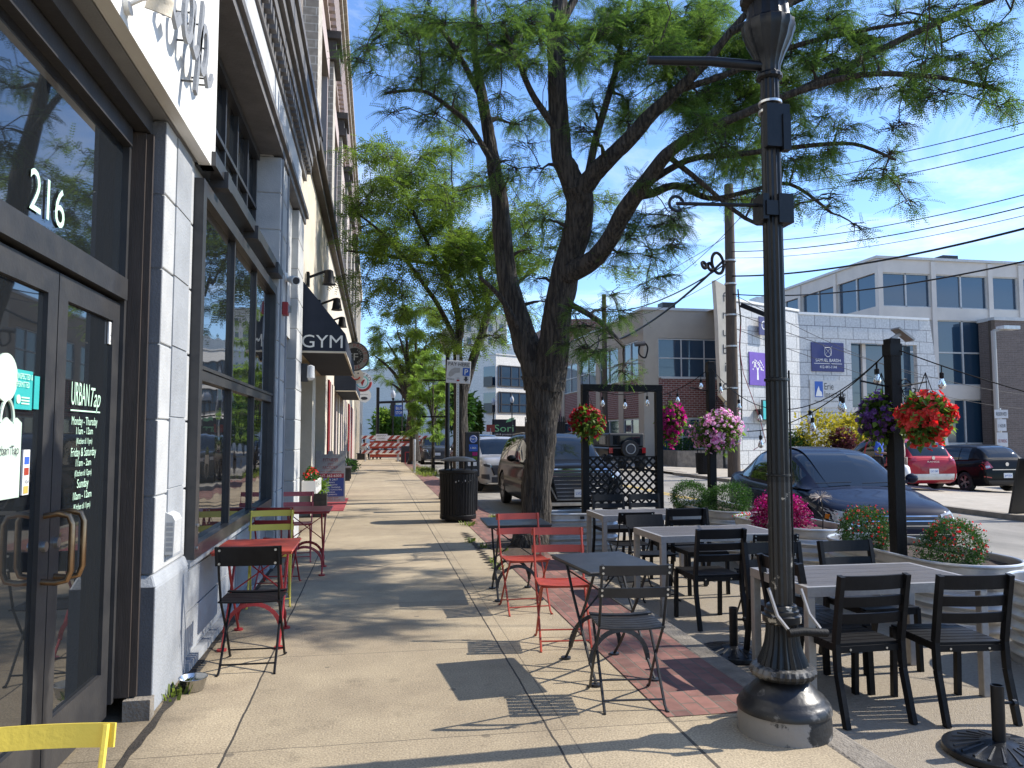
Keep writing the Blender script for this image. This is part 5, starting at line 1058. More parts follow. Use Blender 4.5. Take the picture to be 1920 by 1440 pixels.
# sandwich board of the gym
M['abblue'] = pm('blue printed panel', (.025,.045,.19), (.03,.055,.22), 2, .5); M['abred'] = pm('red printed band', (.30,.03,.04), None, 2, .5)
t = thing('sandwich_board', 'grey and blue fitness sandwich board with white lettering on the red mat', 'sign board', (-1.02,18.6,0), .05)
for s in (-1, 1):
    b = MB(); b.prism([(-.34,0),(.34,0),(.34,1.18),(.22,1.18),(.20,1.10),(.06,1.10),(.05,1.18),(-.05,1.18),(-.06,1.10),(-.20,1.10),(-.22,1.18),(-.34,1.18)], lambda p,q:(p,s*(.26-.19*q/1.18)+.012,q), lambda p,q:(p,s*(.26-.19*q/1.18)-.012,q)); b.build('panel', M['alu'], t)
def bd(p, q, e=.0): return (p, -(.26-.19*q/1.18)-.012-e, q)
b = MB(); b.add([bd(-.31,.14,.003),bd(.31,.14,.003),bd(.31,.56,.003),bd(-.31,.56,.003)], [(0,1,2,3)]); b.build('blue_print', M['abblue'], t)
b = MB(); b.add([bd(-.31,.562,.003),bd(.31,.562,.003),bd(.31,.66,.003),bd(-.31,.66,.003)], [(0,1,2,3)]); b.build('red_print', M['abred'], t)
upb = Vector((0,.19/1.18,1)).normalized(); b = MB()
for tx, z, h, w in (('412-362-6303',.58,.06,.50),('OPEN 24/7',.50,.045,.34),('CARDIO',.44,.03,.2),('FREE WEIGHTS',.385,.03,.32),('PERSONAL TRAINING',.33,.03,.46),('NUTRITIONAL CONSULTING',.275,.03,.54),('TANNING',.22,.03,.22),('SUPPLEMENTS',.165,.03,.32)): b.text(tx, bd(0,z,.004), (1,0,0), upb, h, w)
b.build('white_lettering', M['white'], t); b = MB()
for tx, z, h, w in (('FITNESS',.94,.075,.34),('24/7',.86,.05,.14),('FACTORY',.76,.08,.34),('FIRST SESSION FREE',.69,.03,.50),('YOUR NEW GYM',.09,.035,.36),('ALL EQUIPMENT IN ONE',.04,.03,.46)): b.text(tx, bd(0,z,.004), (1,0,0), upb, h, w)
b.build('dark_lettering', M['abred'], t)
b = MB(); b.box(-1.19,-.62,16.2,19.4,.002,.014); o = b.build('door_mat', pm('red entrance mat', (.34,.055,.06), (.28,.045,.05), 8, .95, .4, 200)); tag(o, 'worn red entrance mat under the fitness board', 'mat')
t = thing('planter_box', 'square dark wooden planter box at the foot of the wall', 'planter', (-1.02,15.2,0)); b = MB()
for k in range(4): b.box(-.13,.13,-.13,.13,.0+.11*k,.105+.11*k)
b.build('box_boards', M['brownframe'], t); MB().box(-.11,.11,-.11,.11,.41,.425).build('soil', M['soil'], t)
leafball('plant', 'wispy light green plant in the wooden planter box', 'plant', (-1.02,15.2,.58), .16, M['lime'], 160, None, 0, (1,1,1.2), ls=.09, fill=.1)
t = thing('flower_box', 'white window flower box on the wall before the GYM entrance', 'flower box', (-1.14,13.2,.62)); b = MB(); b.box(0,.22,-.5,.5,0,.03); b.box(.2,.22,-.5,.5,.03,.20); b.box(0,.2,-.5,-.48,.03,.2); b.box(0,.2,.48,.5,.03,.2); b.box(.0,.02,-.48,.48,.03,.2); b.build('box_boards', M['white'], t); MB().box(.02,.2,-.48,.48,.03,.17).build('soil', M['soil'], t)
for k in range(6): b = MB()
b = MB()
for k in range(6): b.bar((.235,-.5+.17*k,0),(.235,-.42+.17*k,.2),.02,.01); b.bar((.235,-.42+.17*k,0),(.235,-.5+.17*k,.2),.02,.01)
b.build('lattice_front', M['white'], t)
leafball('flowers', 'red and yellow flowers filling the window box', 'flowers', (-1.03,13.2,.86), .16, M['boxleaf'], 700, M['fred'], 70, (.7,2.8,.9), ls=.05, fs_=.022, fill=.4)
for (y, lab) in ((27.5,'dark bench nearest along the brick wall'),(36.0,'dark bench just before the seated person')):
    t = thing('bench', lab, 'bench', (-1.0,y,0), 0, 'dark benches by the wall'); b = MB(); b.box(-.2,.2,-.75,.75,.40,.45); b.build('seat', M['brownframe'], t)
    for s in (-1,1): b = MB(); b.box(-.18,.18,s*.62-.05,s*.62+.05,0,.40); b.build('leg', M['dkgrey'], t)
    b = MB(); b.box(-.22,-.18,-.75,.75,.5,.82); b.build('backrest', M['brownframe'], t); b = MB(); b.bar((-.2,-.6,.45),(-.2,-.6,.8),.04); b.bar((-.2,.6,.45),(-.2,.6,.8),.04); b.build('back_post', M['dkgrey'], t)
leafball('plant', 'low green plant beside the nearest bench', 'plant', (-.98,31.5,.35), .35, M['boxleaf'], 500, None, 0, ls=.09)
t = thing('metal_post', 'thin grey metal post standing alone at the kerb', 'post', (1.62,32.2,0)); MB().lathe([(.06,0),(.06,1.35),(.055,1.38),(.001,1.39)], (0,0,0), 14).build('shaft', M['galv'], t, smooth=True); MB().lathe([(.09,0),(.09,.015),(.06,.02)], (0,0,0), 14).build('foot_plate', M['galv'], t)
t = thing('tree_stake', 'pale wooden stake supporting the young tree', 'stake', (2.50,33.3,0)); MB().box(-.035,.035,-.035,.035,0,1.5).build('stake_shaft', M['cream'], t); MB().box(-.04,.15,-.04,.04,1.3,1.34).build('tie', M['ink'], t)
# street lamps down the street
def lamp(label, x, y, z0=0, banner=False, hgt=4.2):
    t = thing('street_lamp', label, 'lamp post', (x,y,z0), 0, 'black acorn street lamps down the street'); k = hgt/4.2
    MB().lathe([(.2,0),(.2,.12),(.12,.3),(.075,.6),(.06,.7),(.055,3.4*k),(.05,3.5*k),(.11,3.62*k),(.12,3.7*k)], (0,0,0), 14).build('shaft', M['lampblack'], t, smooth=True, angle=30)
    MB().lathe([(.10,3.7*k),(.19,3.85*k),(.20,4.0*k),(.12,4.15*k),(.03,4.22*k),(.001,4.34*k)], (0,0,0), 14).build('lantern', M['frieze'], t, smooth=True)
    if banner:
        b = MB(); b.tube([(0,0,2.9),(-.62,0,2.9)], .02, 6); b.tube([(0,0,2.0),(-.62,0,2.0)], .02, 6); b.build('banner_arm', M['lampblack'], t)
lamp('black street lamp right behind the PAY HERE sign', 1.75, 18.9, 0, True); lamp('black street lamp beside the leaning locust', 1.9, 41.5, 0, True)
for (u, d, lab) in ((960,78,'black street lamp in front of the white apartment block'),(925,70,'black street lamp with a blue street name sign'),(736,66,'farthest street lamp left of the blue bus sign'),(1090,60,'black street lamp behind the left trellis post')):
    p = at(u, 850, d); lamp(lab, p.x, p.y, -.1, False, {960:5.6,925:5.0,736:5.5,1090:5.2}[u])
def barricade(label, loc, rot):
    t = thing('barricade', label, 'barricade', loc, rot, 'orange and white striped barricades')
    for s in (-1,1): b = MB(); b.box(s*.95-.03,s*.95+.03,-.03,.03,0,1.55); b.box(s*.95-.03,s*.95+.03,-.7,.7,0,.06); b.build('leg', M['galv'], t)
    for z in (.45,.88,1.33):
        b = MB(); b.box(-1.2,1.2,-.055,-.032,z,z+.2); o = b.build('board', M['white'], t)
        b = MB(); x = -1.2
        while x < 1.15:
            x1 = min(x+.22, 1.2); b.prism([(x,z+.005),(min(x+.2,1.2),z+.005),(min(x+.38,1.2),z+.195),(min(x+.18,1.2),z+.195)], lambda p,q:(p,-.059,q), lambda p,q:(p,-.056,q)); x += .4
        b.build('stripes', M['orange'], o)
    return t
t = barricade('left striped barricade with a white notice closing the sidewalk', (.40,47.2,0), .0)
b = MB(); b.box(-.35,.35,-.075,-.062,1.22,1.62); st = b.build('notice', M['paper'], t); b = MB(); b.text('SIDEWALK', (0,-.077,1.48), (1,0,0), (0,0,1), .08, .55); b.text('CLOSED', (0,-.077,1.32), (1,0,0), (0,0,1), .08, .45); b.build('notice_text', M['ink'], st)
barricade('right striped barricade with slanting boards beside the black box', (2.35,46.2,0), -.08)
t = thing('mesh_barrier', 'orange plastic mesh barrier behind the barricades', 'barrier', (1.5,49.0,0)); b = MB()
for k in range(5): b.box(-1.8,2.2,-.01,.01,.18+.27*k,.36+.27*k)
b.build('mesh', M['orange'], t); b = MB()
for x in (-1.8,.2,2.2): b.box(x-.03,x+.03,.012,.05,0,1.5)
b.build('barrier_post', M['galv'], t)
t = thing('newspaper_box', 'small black box with a red frame in front of the right barricade', 'newspaper box', (1.75,43.0,0)); MB().box(-.32,.32,-.2,.2,.05,.95).build('cabinet', M['ink'], t); b = MB(); b.bar((-.1,-.42,0),(-.1,-.42,.62),.05); b.bar((.4,-.42,0),(.4,-.42,.62),.05); b.bar((-.1,-.42,.62),(.4,-.42,.62),.05); b.build('stool_frame', M['red'], t)
t = thing('sandwich_board', 'black framed yellow sandwich board at the right edge across the street', 'sign board', (12.98,13.35,-.03), .15)
for s in (-1,1): b = MB(); b.prism([(-.36,0),(.36,0),(.33,1.12),(-.33,1.12)], lambda p,q:(p,s*(.3-.24*q/1.12)+.025,q), lambda p,q:(p,s*(.3-.24*q/1.12)-.025,q)); b.build('panel', M['plast'], t)
b = MB(); b.add([(p,-(.3-.24*q/1.12)-.029,q) for p,q in ((-.29,.18),(.29,.18),(.27,1.04),(-.27,1.04))], [(0,1,2,3)]); b.build('poster', M['ypaint'], t)
# ================================================================ VEHICLES
def carpaint(name, c, fl=.0, rough=.32, cw=.6): 
    m = pm(name, c, tuple(x*.92 for x in c), 40, .5, metal=fl*.5, coat=cw, spec=.04); return m
M['pnavy'] = carpaint('midnight blue car paint', (.007,.010,.026), .2, cw=.3)
M['pblk'] = carpaint('black car paint', (.006,.006,.007), .0, cw=.25)
M['psilver'] = carpaint('silver car paint', (.36,.35,.34), .55)
M['pred'] = carpaint('red car paint', (.30,.010,.022), .3)
M['pwhite'] = carpaint('pale silver car paint', (.52,.54,.56), .2)
M['pdark'] = carpaint('dark grey car paint', (.045,.05,.055), .4)
def interp(xs, ys, x):
    """smooth (monotone) interpolation"""
    n = len(xs)
    if x <= xs[0]: return ys[0]
    if x >= xs[-1]: return ys[-1]
    d = [(ys[i+1]-ys[i])/(xs[i+1]-xs[i]) for i in range(n-1)]
    m = [d[0]]+[0 if d[i-1]*d[i] <= 0 else 2*d[i-1]*d[i]/(d[i-1]+d[i]) for i in range(1,n-1)]+[d[-1]]
    for i in range(n-1):
        if x <= xs[i+1]:
            h = xs[i+1]-xs[i]; t = (x-xs[i])/h
            return (1+2*t)*(1-t)**2*ys[i]+t*(1-t)**2*h*m[i]+t*t*(3-2*t)*ys[i+1]+t*t*(t-1)*h*m[i+1]
def car(name, label, loc, heading, P, paint, group=None, rim='rim'):
    """front at local -y.  P: L, W, stations (y, bottom, top edge height, half width), cabin (y, height above belt), belt z, wheels"""
    t = thing(name, label, 'car', loc, heading, group); L, Wd = P['L'], P['W']; st = P['st']
    ys = [s[0]*L for s in st]; f = lambda k: (lambda y: interp(ys, [s[k] for s in st], y)); zb, zt, hw = f(1), f(2), f(3); cr = P.get('crown', .035)
    prof = [(0,0),(.45,0),(.80,0),(.93,.05),(.985,.16),(1.0,.36),(1.0,.52),(.985,.68),(.962,.82),(.93,.93),(.88,.985),(.78,1.0),(.55,1.0),(.28,1.0),(0,1.0)]
    NY = 70; yy = [-L/2+L*(.5-.5*math.cos(PI*i/NY))*1.0 for i in range(NY+1)]; vs, fs = [], []; n = 2*len(prof)-2
    for y in yy:
        a, c, w = zb(y), zt(y), hw(y)*Wd; ring = []
        for i, (px, pz) in enumerate(prof):
            z = a+(c-a)*pz
            if i >= 11: z += cr*(1-px*px)
            ring.append((px*w, y, z))
        full = ring + [(-x, yq, z) for x, yq, z in ring[-2:0:-1]]; vs += full
    for i in range(NY):
        for k in range(n): fs.append((i*n+k, i*n+(k+1)%n, (i+1)*n+(k+1)%n, (i+1)*n+k))
    fs += [tuple(range(n-1,-1,-1)), tuple(range(NY*n, NY*n+n))]
    b = MB(); b.add(vs, fs); body = b.build('body', paint, t, smooth=True)
    # wheel arches cut out of the body
    wr = P['wr']; wy = [P['wf']*L, P['wb']*L]; cut = MB(); tr = P.get('track', .5*Wd-.09)
    for y in wy: cut.tube([(-Wd,y,wr),(-tr+.17,y,wr)], wr+.055, 28); cut.tube([(tr-.17,y,wr),(Wd,y,wr)], wr+.055, 28)
    co = cut.build('cutter', paint, t); bm = body.modifiers.new('b','BOOLEAN'); bm.object = co; bm.operation = 'DIFFERENCE'; bm.solver = 'EXACT'
    bpy.context.view_layer.update(); dg = bpy.context.evaluated_depsgraph_get(); me = bpy.data.meshes.new_from_object(body.evaluated_get(dg)); body.modifiers.clear(); old = body.data; body.data = me; bpy.data.objects.remove(co)
    me.set_sharp_from_angle(angle=R(35))
    bv_ = BVHTree.FromPolygons([tuple(v.co) for v in me.vertices], [tuple(p.vertices) for p in me.polygons])
    # cabin: roof, pillars, windows split from one smooth shell
    cb = P['cabin']; cy_ = [c[0]*L for c in cb]; ch = lambda y: interp(cy_, [c[1] for c in cb], y); belt = P['belt']; cw = P['cw']; tum = P['tumble']; NC = 80
    cyy = [cy_[0]+(cy_[-1]-cy_[0])*i/NC for i in range(NC+1)]
    cp = [(1.0,-.10),(1.0,0),(.985,.12),(.965,.3),(.935,.5),(.895,.7),(.855,.84),(.82,.92),(.77,.965),(.66,.99),(.45,1.0),(.22,1.0),(0,1.0)]
    vs = []; n = 2*len(cp)-1; hm = max(c[1] for c in cb); ws, wt, rt, rs_ = [q*L for q in P['cabkeys']]
    for y in cyy:
        h = ch(y); bz = belt(y) if callable(belt) else belt; ring = []
        for px, pz in cp:
            x = (1-(1-px)*tum)*cw*Wd*min(1, hw(y)*2*.98 if 0 else 1)*(1-.10*max(0,(ws+.5-y)/.9)**2 if y < ws+.5 else 1)*(1-.08*max(0,(y-rt)/max(.3,rs_-rt))**1.5)
            z = bz+h*pz+(.03*(1-px*px)*(h/hm) if pz > .95 else 0); ring.append((x, y, z))
        vs += ring + [(-x, q, z) for x, q, z in ring[-2::-1]]
    groups = {'roof':[], 'windshield':[], 'rear_window':[], 'side_window':[]}; m = len(cp)
    for i in range(NC):
        ym = .5*(cyy[i]+cyy[i+1])
        for k in range(n-1):
            kk = min(k, n-2-k); q = (i*n+k, i*n+k+1, (i+1)*n+k+1, (i+1)*n+k); g = 'roof'
            if 1 <= kk <= 5 and kk >= 1:
                h = ch(ym)
                inside = any(a*L < ym < c_*L for a, c_ in P['side'])
                if inside and h > hm*.30: g = 'side_window'
            if kk >= 7:
                if ws+.04 < ym < wt: g = 'windshield'
                elif rt < ym < rs_-.05 : g = 'rear_window'
            groups[g].append((q, k))
    def sub(nm, faces, m_, par=t, off=0):
        if not faces: return None
        ix = {}; V = []; Fq = []
        for q, _ in faces:
            F_ = []
            for j in q:
                if j not in ix: ix[j] = len(V); V.append(vs[j])
                F_.append(ix[j])
            Fq.append(tuple(F_))
        b = MB(); b.add(V, Fq); return b.build(nm, m_, par, smooth=True, angle=60)
    sub('roof', groups['roof'], P.get('roofpaint', paint)); sub('windshield', groups['windshield'], M['carglass']); sub('rear_window', groups['rear_window'], M['carglass'])
    for s in (0, 1):
        for a, c_ in P['side']: sub('side_window', [(q,k) for q,k in groups['side_window'] if (k < m) == (s == 0) and a*L-.2 < cyy[q[0]//n] < c_*L+.05 and a*L-.03 <= cyy[q[0]//n] <= c_*L+.001], M['carglass'])
    # wheels
    for y in wy:
        for s in (-1, 1):
            x1 = s*(tr+.075); x0 = s*(tr-.125); prof_ = [(wr*.64,0),(wr*.93,.0),(wr,.035),(wr,.165),(wr*.93,.2),(wr*.64,.2)]
            def wheelpt(r, w_, a): return (x1-s*w_, y+r*math.cos(a), wr+r*math.sin(a))
            b = MB(); N_ = 32; V = [wheelpt(r,w_,2*PI*k/N_) for r,w_ in prof_ for k in range(N_)]; b.add(V, [(i*N_+k,i*N_+(k+1)%N_,(i+1)*N_+(k+1)%N_,(i+1)*N_+k) for i in range(len(prof_)-1) for k in range(N_)]); wo = b.build('wheel', M['tyre'], t, smooth=True, angle=50)
            b = MB(); V = [wheelpt(wr*.66,.015,2*PI*k/N_) for k in range(N_)]+[wheelpt(wr*.60,.012,2*PI*k/N_) for k in range(N_)]+[wheelpt(wr*.58,.07,2*PI*k/N_) for k in range(N_)]
            b.add(V, [(i*N_+k,i*N_+(k+1)%N_,(i+1)*N_+(k+1)%N_,(i+1)*N_+k) for i in range(2) for k in range(N_)])
            for k in range(P.get('spokes', 5)):
                for dv in (-.16,.16):
                    a = 2*PI*k/P.get('spokes',5); b.bar(wheelpt(.05,.018,a), wheelpt(wr*.62,.022,a+dv), .035, .03, (1,0,0))
            b.disc((x1-s*.02,y,wr), wr*.17, (1,0,0), .03, 12); b.build('rim', M[rim], wo)
            b = MB(); b.disc((x1-s*.09,y,wr), wr*.60, (1,0,0), .01, 20); b.build('brake_disc', M['plast'], wo)
    # conforming details on the shell
    def decal(nm, m_, quad, d, N=(8,4), off=.006, par=t, thick=0):
        """quad: four (u,z) corners seen along direction d; u is x for the ends and y for the sides"""
        V = []; (a,b_,c,e) = [Vector(q) for q in quad]; ok = True
        for j in range(N[1]+1):
            for i in range(N[0]+1):
                s, r = i/N[0], j/N[1]; q = (a.lerp(b_, s)).lerp(e.lerp(c, s), r)
                if d in ('f','r'): o_ = Vector((q.x, -L if d == 'f' else L, q.y)); dr_ = Vector((0, 1 if d == 'f' else -1, 0))
                else: o_ = Vector((2 if d == 'R' else -2, q.x, q.y)); dr_ = Vector((-1 if d == 'R' else 1, 0, 0))
                hit, nn, _, _ = bv_.ray_cast(o_, dr_)
                if hit is None: hit = V[-1] if V else o_+dr_*L*.5
                else: hit = hit-dr_*off
                V.append(hit)
        n_ = N[0]+1; b = MB(); b.add(V, [(j*n_+i,j*n_+i+1,(j+1)*n_+i+1,(j+1)*n_+i) for j in range(N[1]) for i in range(N[0])]); o = b.build(nm, m_, par, smooth=True)
        return o
    def both(nm, m_, quad, d, **k):
        decal(nm, m_, quad, d, **k); return decal(nm, m_, [(-x, z) for x, z in quad], d, **k)
    P['detail'](t, decal, both, dict(L=L, W=Wd, zb=zb, zt=zt, hw=hw))
    # door shut lines and handles
    for s in ('R','L'):
        for y in P.get('doors', ()):
            decal('door_gap', M['ink'], [(y*L-.004,.30),(y*L+.004,.30),(y*L+.004,P['gapz']),(y*L-.004,P['gapz'])], s, (1,6), .003)
        for y in P.get('handles', ()): decal('door_handle', P.get('handlem', paint), [(y*L-.09,P['gapz']-.10),(y*L+.09,P['gapz']-.10),(y*L+.09,P['gapz']-.075),(y*L-.09,P['gapz']-.075)], s, (4,1), .03)
        decal('sill', M['plast'], [(P['wf']*L+wr+.09,.24),(P['wb']*L-wr-.09,.24),(P['wb']*L-wr-.09,.31),(P['wf']*L+wr+.09,.31)], s, (6,1), .006)
    for s in (-1, 1):
        b = MB(); y = P['mirror']*L; z = P['gapz']+.06; x = s*(Wd/2-.03); b.bar((x,y,z),(x+s*.10,y+.02,z+.03),.03,.05); b.sphere((x+s*.17,y+.03,z+.07),.1,12,8,(1.0,.55,.75)); b.build('wing_mirror', P.get('mirrorm', paint), t, smooth=True)
    return t
def plate(t, y, z, txt, m=None):
    s = 1 if y > 0 else -1; b = MB(); b.box(-.155,.155,y-.006,y+.006,z-.075,z+.075); o = b.build('licence_plate', M['paper'], t); b = MB()
    b.text(txt, (0,y+s*.008,z-.03), (-1 if s > 0 else 1,0,0), (0,0,1), .06, .25); b.build('plate_text', M['pblue'], o)
# ---- navy saloon
def det_sedan(t, decal, both, g):
    L = g['L']
    for k in range(3): decal('grille_bar', M['chrome'], [(-.50,.62-.062*k),(.50,.62-.062*k),(.50,.632-.062*k),(-.50,.632-.062*k)], 'f', (16,1), .014)
    decal('grille', M['ink'], [(-.52,.47),(.52,.47),(.54,.64),(-.54,.64)], 'f', (16,4), .006)
    both('headlight', M['lens'], [(.545,.50),(.86,.56),(.865,.71),(.55,.645)], 'f', N=(12,4), off=.008)
    both('headlight_inner', M['ink'], [(.57,.525),(.72,.555),(.73,.655),(.575,.625)], 'f', N=(6,3), off=.011)
    both('light_strip', M['chrome'], [(.55,.498),(.86,.553),(.86,.566),(.55,.511)], 'f', N=(10,1), off=.012)
    decal('lower_intake', M['ink'], [(-.62,.24),(.62,.24),(.68,.38),(-.68,.38)], 'f', (14,3), .006)
    decal('intake_trim', M['chrome'], [(-.78,.385),(.78,.385),(.78,.397),(-.78,.397)], 'f', (16,1), .012)
    for s in 'LR': decal('side_marker', M['amber'], [(-.445*L,.57),(-.425*L,.57),(-.425*L,.63),(-.445*L,.63)], s, (2,2), .008); decal('window_trim', M['chrome'], [(-.19*L,.945),(.30*L,.955),(.30*L,.968),(-.19*L,.958)], s, (16,1), .006)
    both('tail_light', M['redlens'], [(.50,.72),(.86,.74),(.86,.88),(.50,.86)], 'r', N=(8,3)); 
    b = MB()
    for s in (-.35,.35): b.bar((s-.3,-.275*L+.05,.985),(s+.25,-.255*L,1.0),.015,.012)
    b.build('wiper', M['ink'], t); plate(t, L/2+.006, .62, 'KXR 4071')
SED = dict(L=4.66, W=1.80, crown=.05, st=[(-.5,.30,.50,.36),(-.492,.22,.60,.40),(-.475,.19,.68,.445),(-.44,.18,.735,.475),(-.36,.18,.81,.495),(-.25,.18,.90,.5),(-.10,.18,.925,.5),(.10,.18,.94,.5),(.28,.18,.965,.5),(.38,.20,.99,.488),(.45,.22,.985,.465),(.485,.26,.95,.43),(.5,.34,.80,.385)],
  cabin=[(-.275,.0),(-.20,.20),(-.13,.375),(-.08,.465),(-.03,.505),(.05,.52),(.14,.505),(.21,.455),(.29,.30),(.36,.12),(.40,.0)], belt=lambda y: interp([-1.4,0,1.9],[.90,.935,.985],y), cw=.462, tumble=1.55, cabkeys=(-.275,-.085,.20,.40), side=[(-.20,.012),(.030,.20),(.212,.30)], wf=-.31, wb=.262, wr=.32, doors=(-.215,.02,.235), handles=(-.03,.19), gapz=.90, mirror=-.17, detail=det_sedan)
hd = -R(8)
car('saloon_car', 'midnight blue saloon facing the camera in the lane behind the planters', (7.08,11.35,-.13), hd, SED, M['pnavy'])
# ---- large black SUV
def det_suv(t, decal, both, g):
    L = g['L']
    decal('grille', M['ink'], [(-.50,.40),(.50,.40),(.62,.98),(-.62,.98)][0:4], 'f', (14,8), .008)
    for k in range(7): z = .46+.078*k; w = .50+.02*k*.85; decal('grille_bar', M['chrome'], [(-w,z),(w,z),(w,z+.014),(-w,z+.014)], 'f', (14,1), .022)
    for q in ([(-.52,.38),(.52,.38),(.52,.41),(-.52,.41)],[(-.60,.985),(.60,.985),(.60,1.01),(-.60,1.01)]): decal('grille_frame', M['chrome'], q, 'f', (14,1), .026)
    both('grille_frame', M['chrome'], [(.50,.40),(.535,.40),(.70,.72),(.66,.72)], 'f', N=(2,6), off=.026); both('grille_frame', M['chrome'], [(.66,.72),(.70,.72),(.63,1.0),(.595,1.0)], 'f', N=(2,6), off=.026)
    both('headlight', M['lens'], [(.71,.80),(.93,.86),(.93,.99),(.66,.95)], 'f', N=(8,4), off=.01); both('lower_intake', M['ink'], [(.66,.40),(.90,.44),(.90,.62),(.70,.62)], 'f', N=(6,4), off=.008)
    decal('skid_plate', M['galv'], [(-.7,.27),(.7,.27),(.72,.34),(-.72,.34)], 'f', (12,2), .012)
    both('tail_light', M['redlens'], [(.62,.92),(.93,.94),(.93,1.08),(.62,1.06)], 'r', N=(6,3)); plate(t, -L/2-.03, .52, 'LVG 2284')
    b = MB()
    for s in (-1,1): b.tube([(s*.62,-.10*L,1.70),(s*.62,.1*L,1.735),(s*.62,.34*L,1.70)], .018, 6)
    b.build('roof_rail', M['alu'], t)
    for s in 'LR': decal('window_trim', M['chrome'], [(-.20*L,1.085),(.40*L,1.10),(.40*L,1.115),(-.20*L,1.10)], s, (16,1), .006)
SUV = dict(L=5.0, W=1.97, crown=.05, st=[(-.5,.30,.86,.40),(-.49,.24,.98,.435),(-.47,.22,1.03,.465),(-.42,.22,1.065,.488),(-.30,.22,1.09,.5),(-.22,.22,1.105,.5),(.1,.22,1.11,.5),(.35,.22,1.12,.5),(.45,.24,1.11,.485),(.485,.30,1.08,.465),(.5,.38,.95,.43)],
  cabin=[(-.25,.0),(-.18,.26),(-.12,.46),(-.07,.56),(0,.60),(.15,.61),(.30,.58),(.38,.52),(.43,.38),(.47,.16),(.485,.0)], belt=1.09, cw=.468, tumble=1.15, cabkeys=(-.25,-.08,.385,.485), side=[(-.20,-.005),(.012,.20),(.215,.385)], wf=-.315, wb=.285, wr=.39, doors=(-.20,.005,.21), handles=(-.04,.17), gapz=1.04, mirror=-.16, detail=det_suv, spokes=6)
car('suv', 'large black SUV with a chrome framed grille parked behind the trunk of the big tree', (4.10,17.55,-.13), 0, SUV, M['pblk'], 'cars parked along the kerb')
# ---- silver crossover behind it
def det_cross(t, decal, both, g):
    L = g['L']
    decal('grille', M['ink'], [(-.46,.52),(.46,.52),(.56,.80),(-.56,.80)], 'f', (12,5), .008); both('grille_frame', M['chrome'], [(.46,.52),(.49,.51),(.60,.80),(.56,.80)], 'f', N=(2,5), off=.02)
    both('headlight', M['lens'], [(.58,.72),(.88,.78),(.88,.90),(.56,.84)], 'f', N=(8,4), off=.01); both('headlight_inner', M['ink'], [(.60,.735),(.78,.775),(.78,.85),(.60,.82)], 'f', N=(6,3), off=.013)
    both('lower_intake', M['ink'], [(.60,.38),(.84,.42),(.84,.54),(.62,.54)], 'f', N=(6,3), off=.008); decal('skid_plate', M['chrome'], [(-.72,.26),(.72,.26),(.72,.285),(-.72,.285)], 'f', (12,1), .012); decal('lower_grille', M['ink'], [(-.55,.30),(.55,.30),(.55,.46),(-.55,.46)], 'f', (10,3), .006)
    both('tail_light', M['redlens'], [(.50,.90),(.86,.92),(.86,1.06),(.50,1.04)], 'r', N=(6,3)); plate(t, -L/2-.02, .60, 'MBD 9130')
CRO = dict(SUV, L=4.6, W=1.86, st=[(-.5,.30,.72,.38),(-.49,.24,.84,.42),(-.47,.22,.92,.455),(-.42,.22,.98,.482),(-.30,.22,1.02,.5),(-.22,.22,1.04,.5),(.1,.22,1.05,.5),(.35,.22,1.06,.5),(.45,.24,1.05,.485),(.485,.30,1.02,.465),(.5,.38,.92,.43)], belt=1.03, cabin=[(-.26,.0),(-.18,.25),(-.12,.43),(-.07,.525),(0,.57),(.15,.58),(.28,.55),(.36,.49),(.42,.35),(.46,.15),(.485,.0)], wr=.36, gapz=.97, detail=det_cross, crown=.05)
car('suv', 'silver crossover parked behind the black SUV', (3.92,24.6,-.13), 0, CRO, M['psilver'], 'cars parked along the kerb', 'darkrim')
car('suv', 'dark SUV parked behind the silver crossover', (4.15,31.2,-.13), 0, dict(SUV, detail=det_cross), M['pdark'], 'cars parked along the kerb')
car('suv', 'farthest parked dark car, left of the far locust trunks', (3.55,46.5,-.13), 0, CRO, M['pdark'], 'cars parked along the kerb')
# ---- hatchbacks across the street, seen from behind
def det_hatch(t, decal, both, g):
    L = g['L']
    both('tail_light', M['redlens'], [(.52,.80),(.845,.72),(.86,1.02),(.66,.99)], 'r', N=(8,5), off=.012); both('reversing_light', M['lens'], [(.62,.80),(.76,.78),(.76,.85),(.64,.86)], 'r', N=(4,2), off=.018)
    decal('chrome_strip', M['chrome'], [(-.55,.72),(.55,.72),(.55,.745),(-.55,.745)], 'r', (12,1), .014); decal('rear_bumper', M['plast'], [(-.62,.26),(.62,.26),(.70,.40),(-.70,.40)], 'r', (12,2), .008)
    both('reflector', M['redlens'], [(.58,.47),(.80,.50),(.80,.535),(.58,.505)], 'r', N=(4,1), off=.012); plate(t, L/2+.012, .55, 'JHP 5526')
    both('headlight', M['lens'], [(.55,.60),(.84,.66),(.84,.76),(.55,.70)], 'f', N=(6,3)); b = MB(); b.bar((-.28,.452*L,1.09),(.18,.445*L,1.13),.018,.018); b.build('rear_wiper', M['ink'], t); b = MB(); b.disc((0,L/2-.015,.90),.06,(0,1,0),.02,12); b.build('badge', M['chrome'], t)
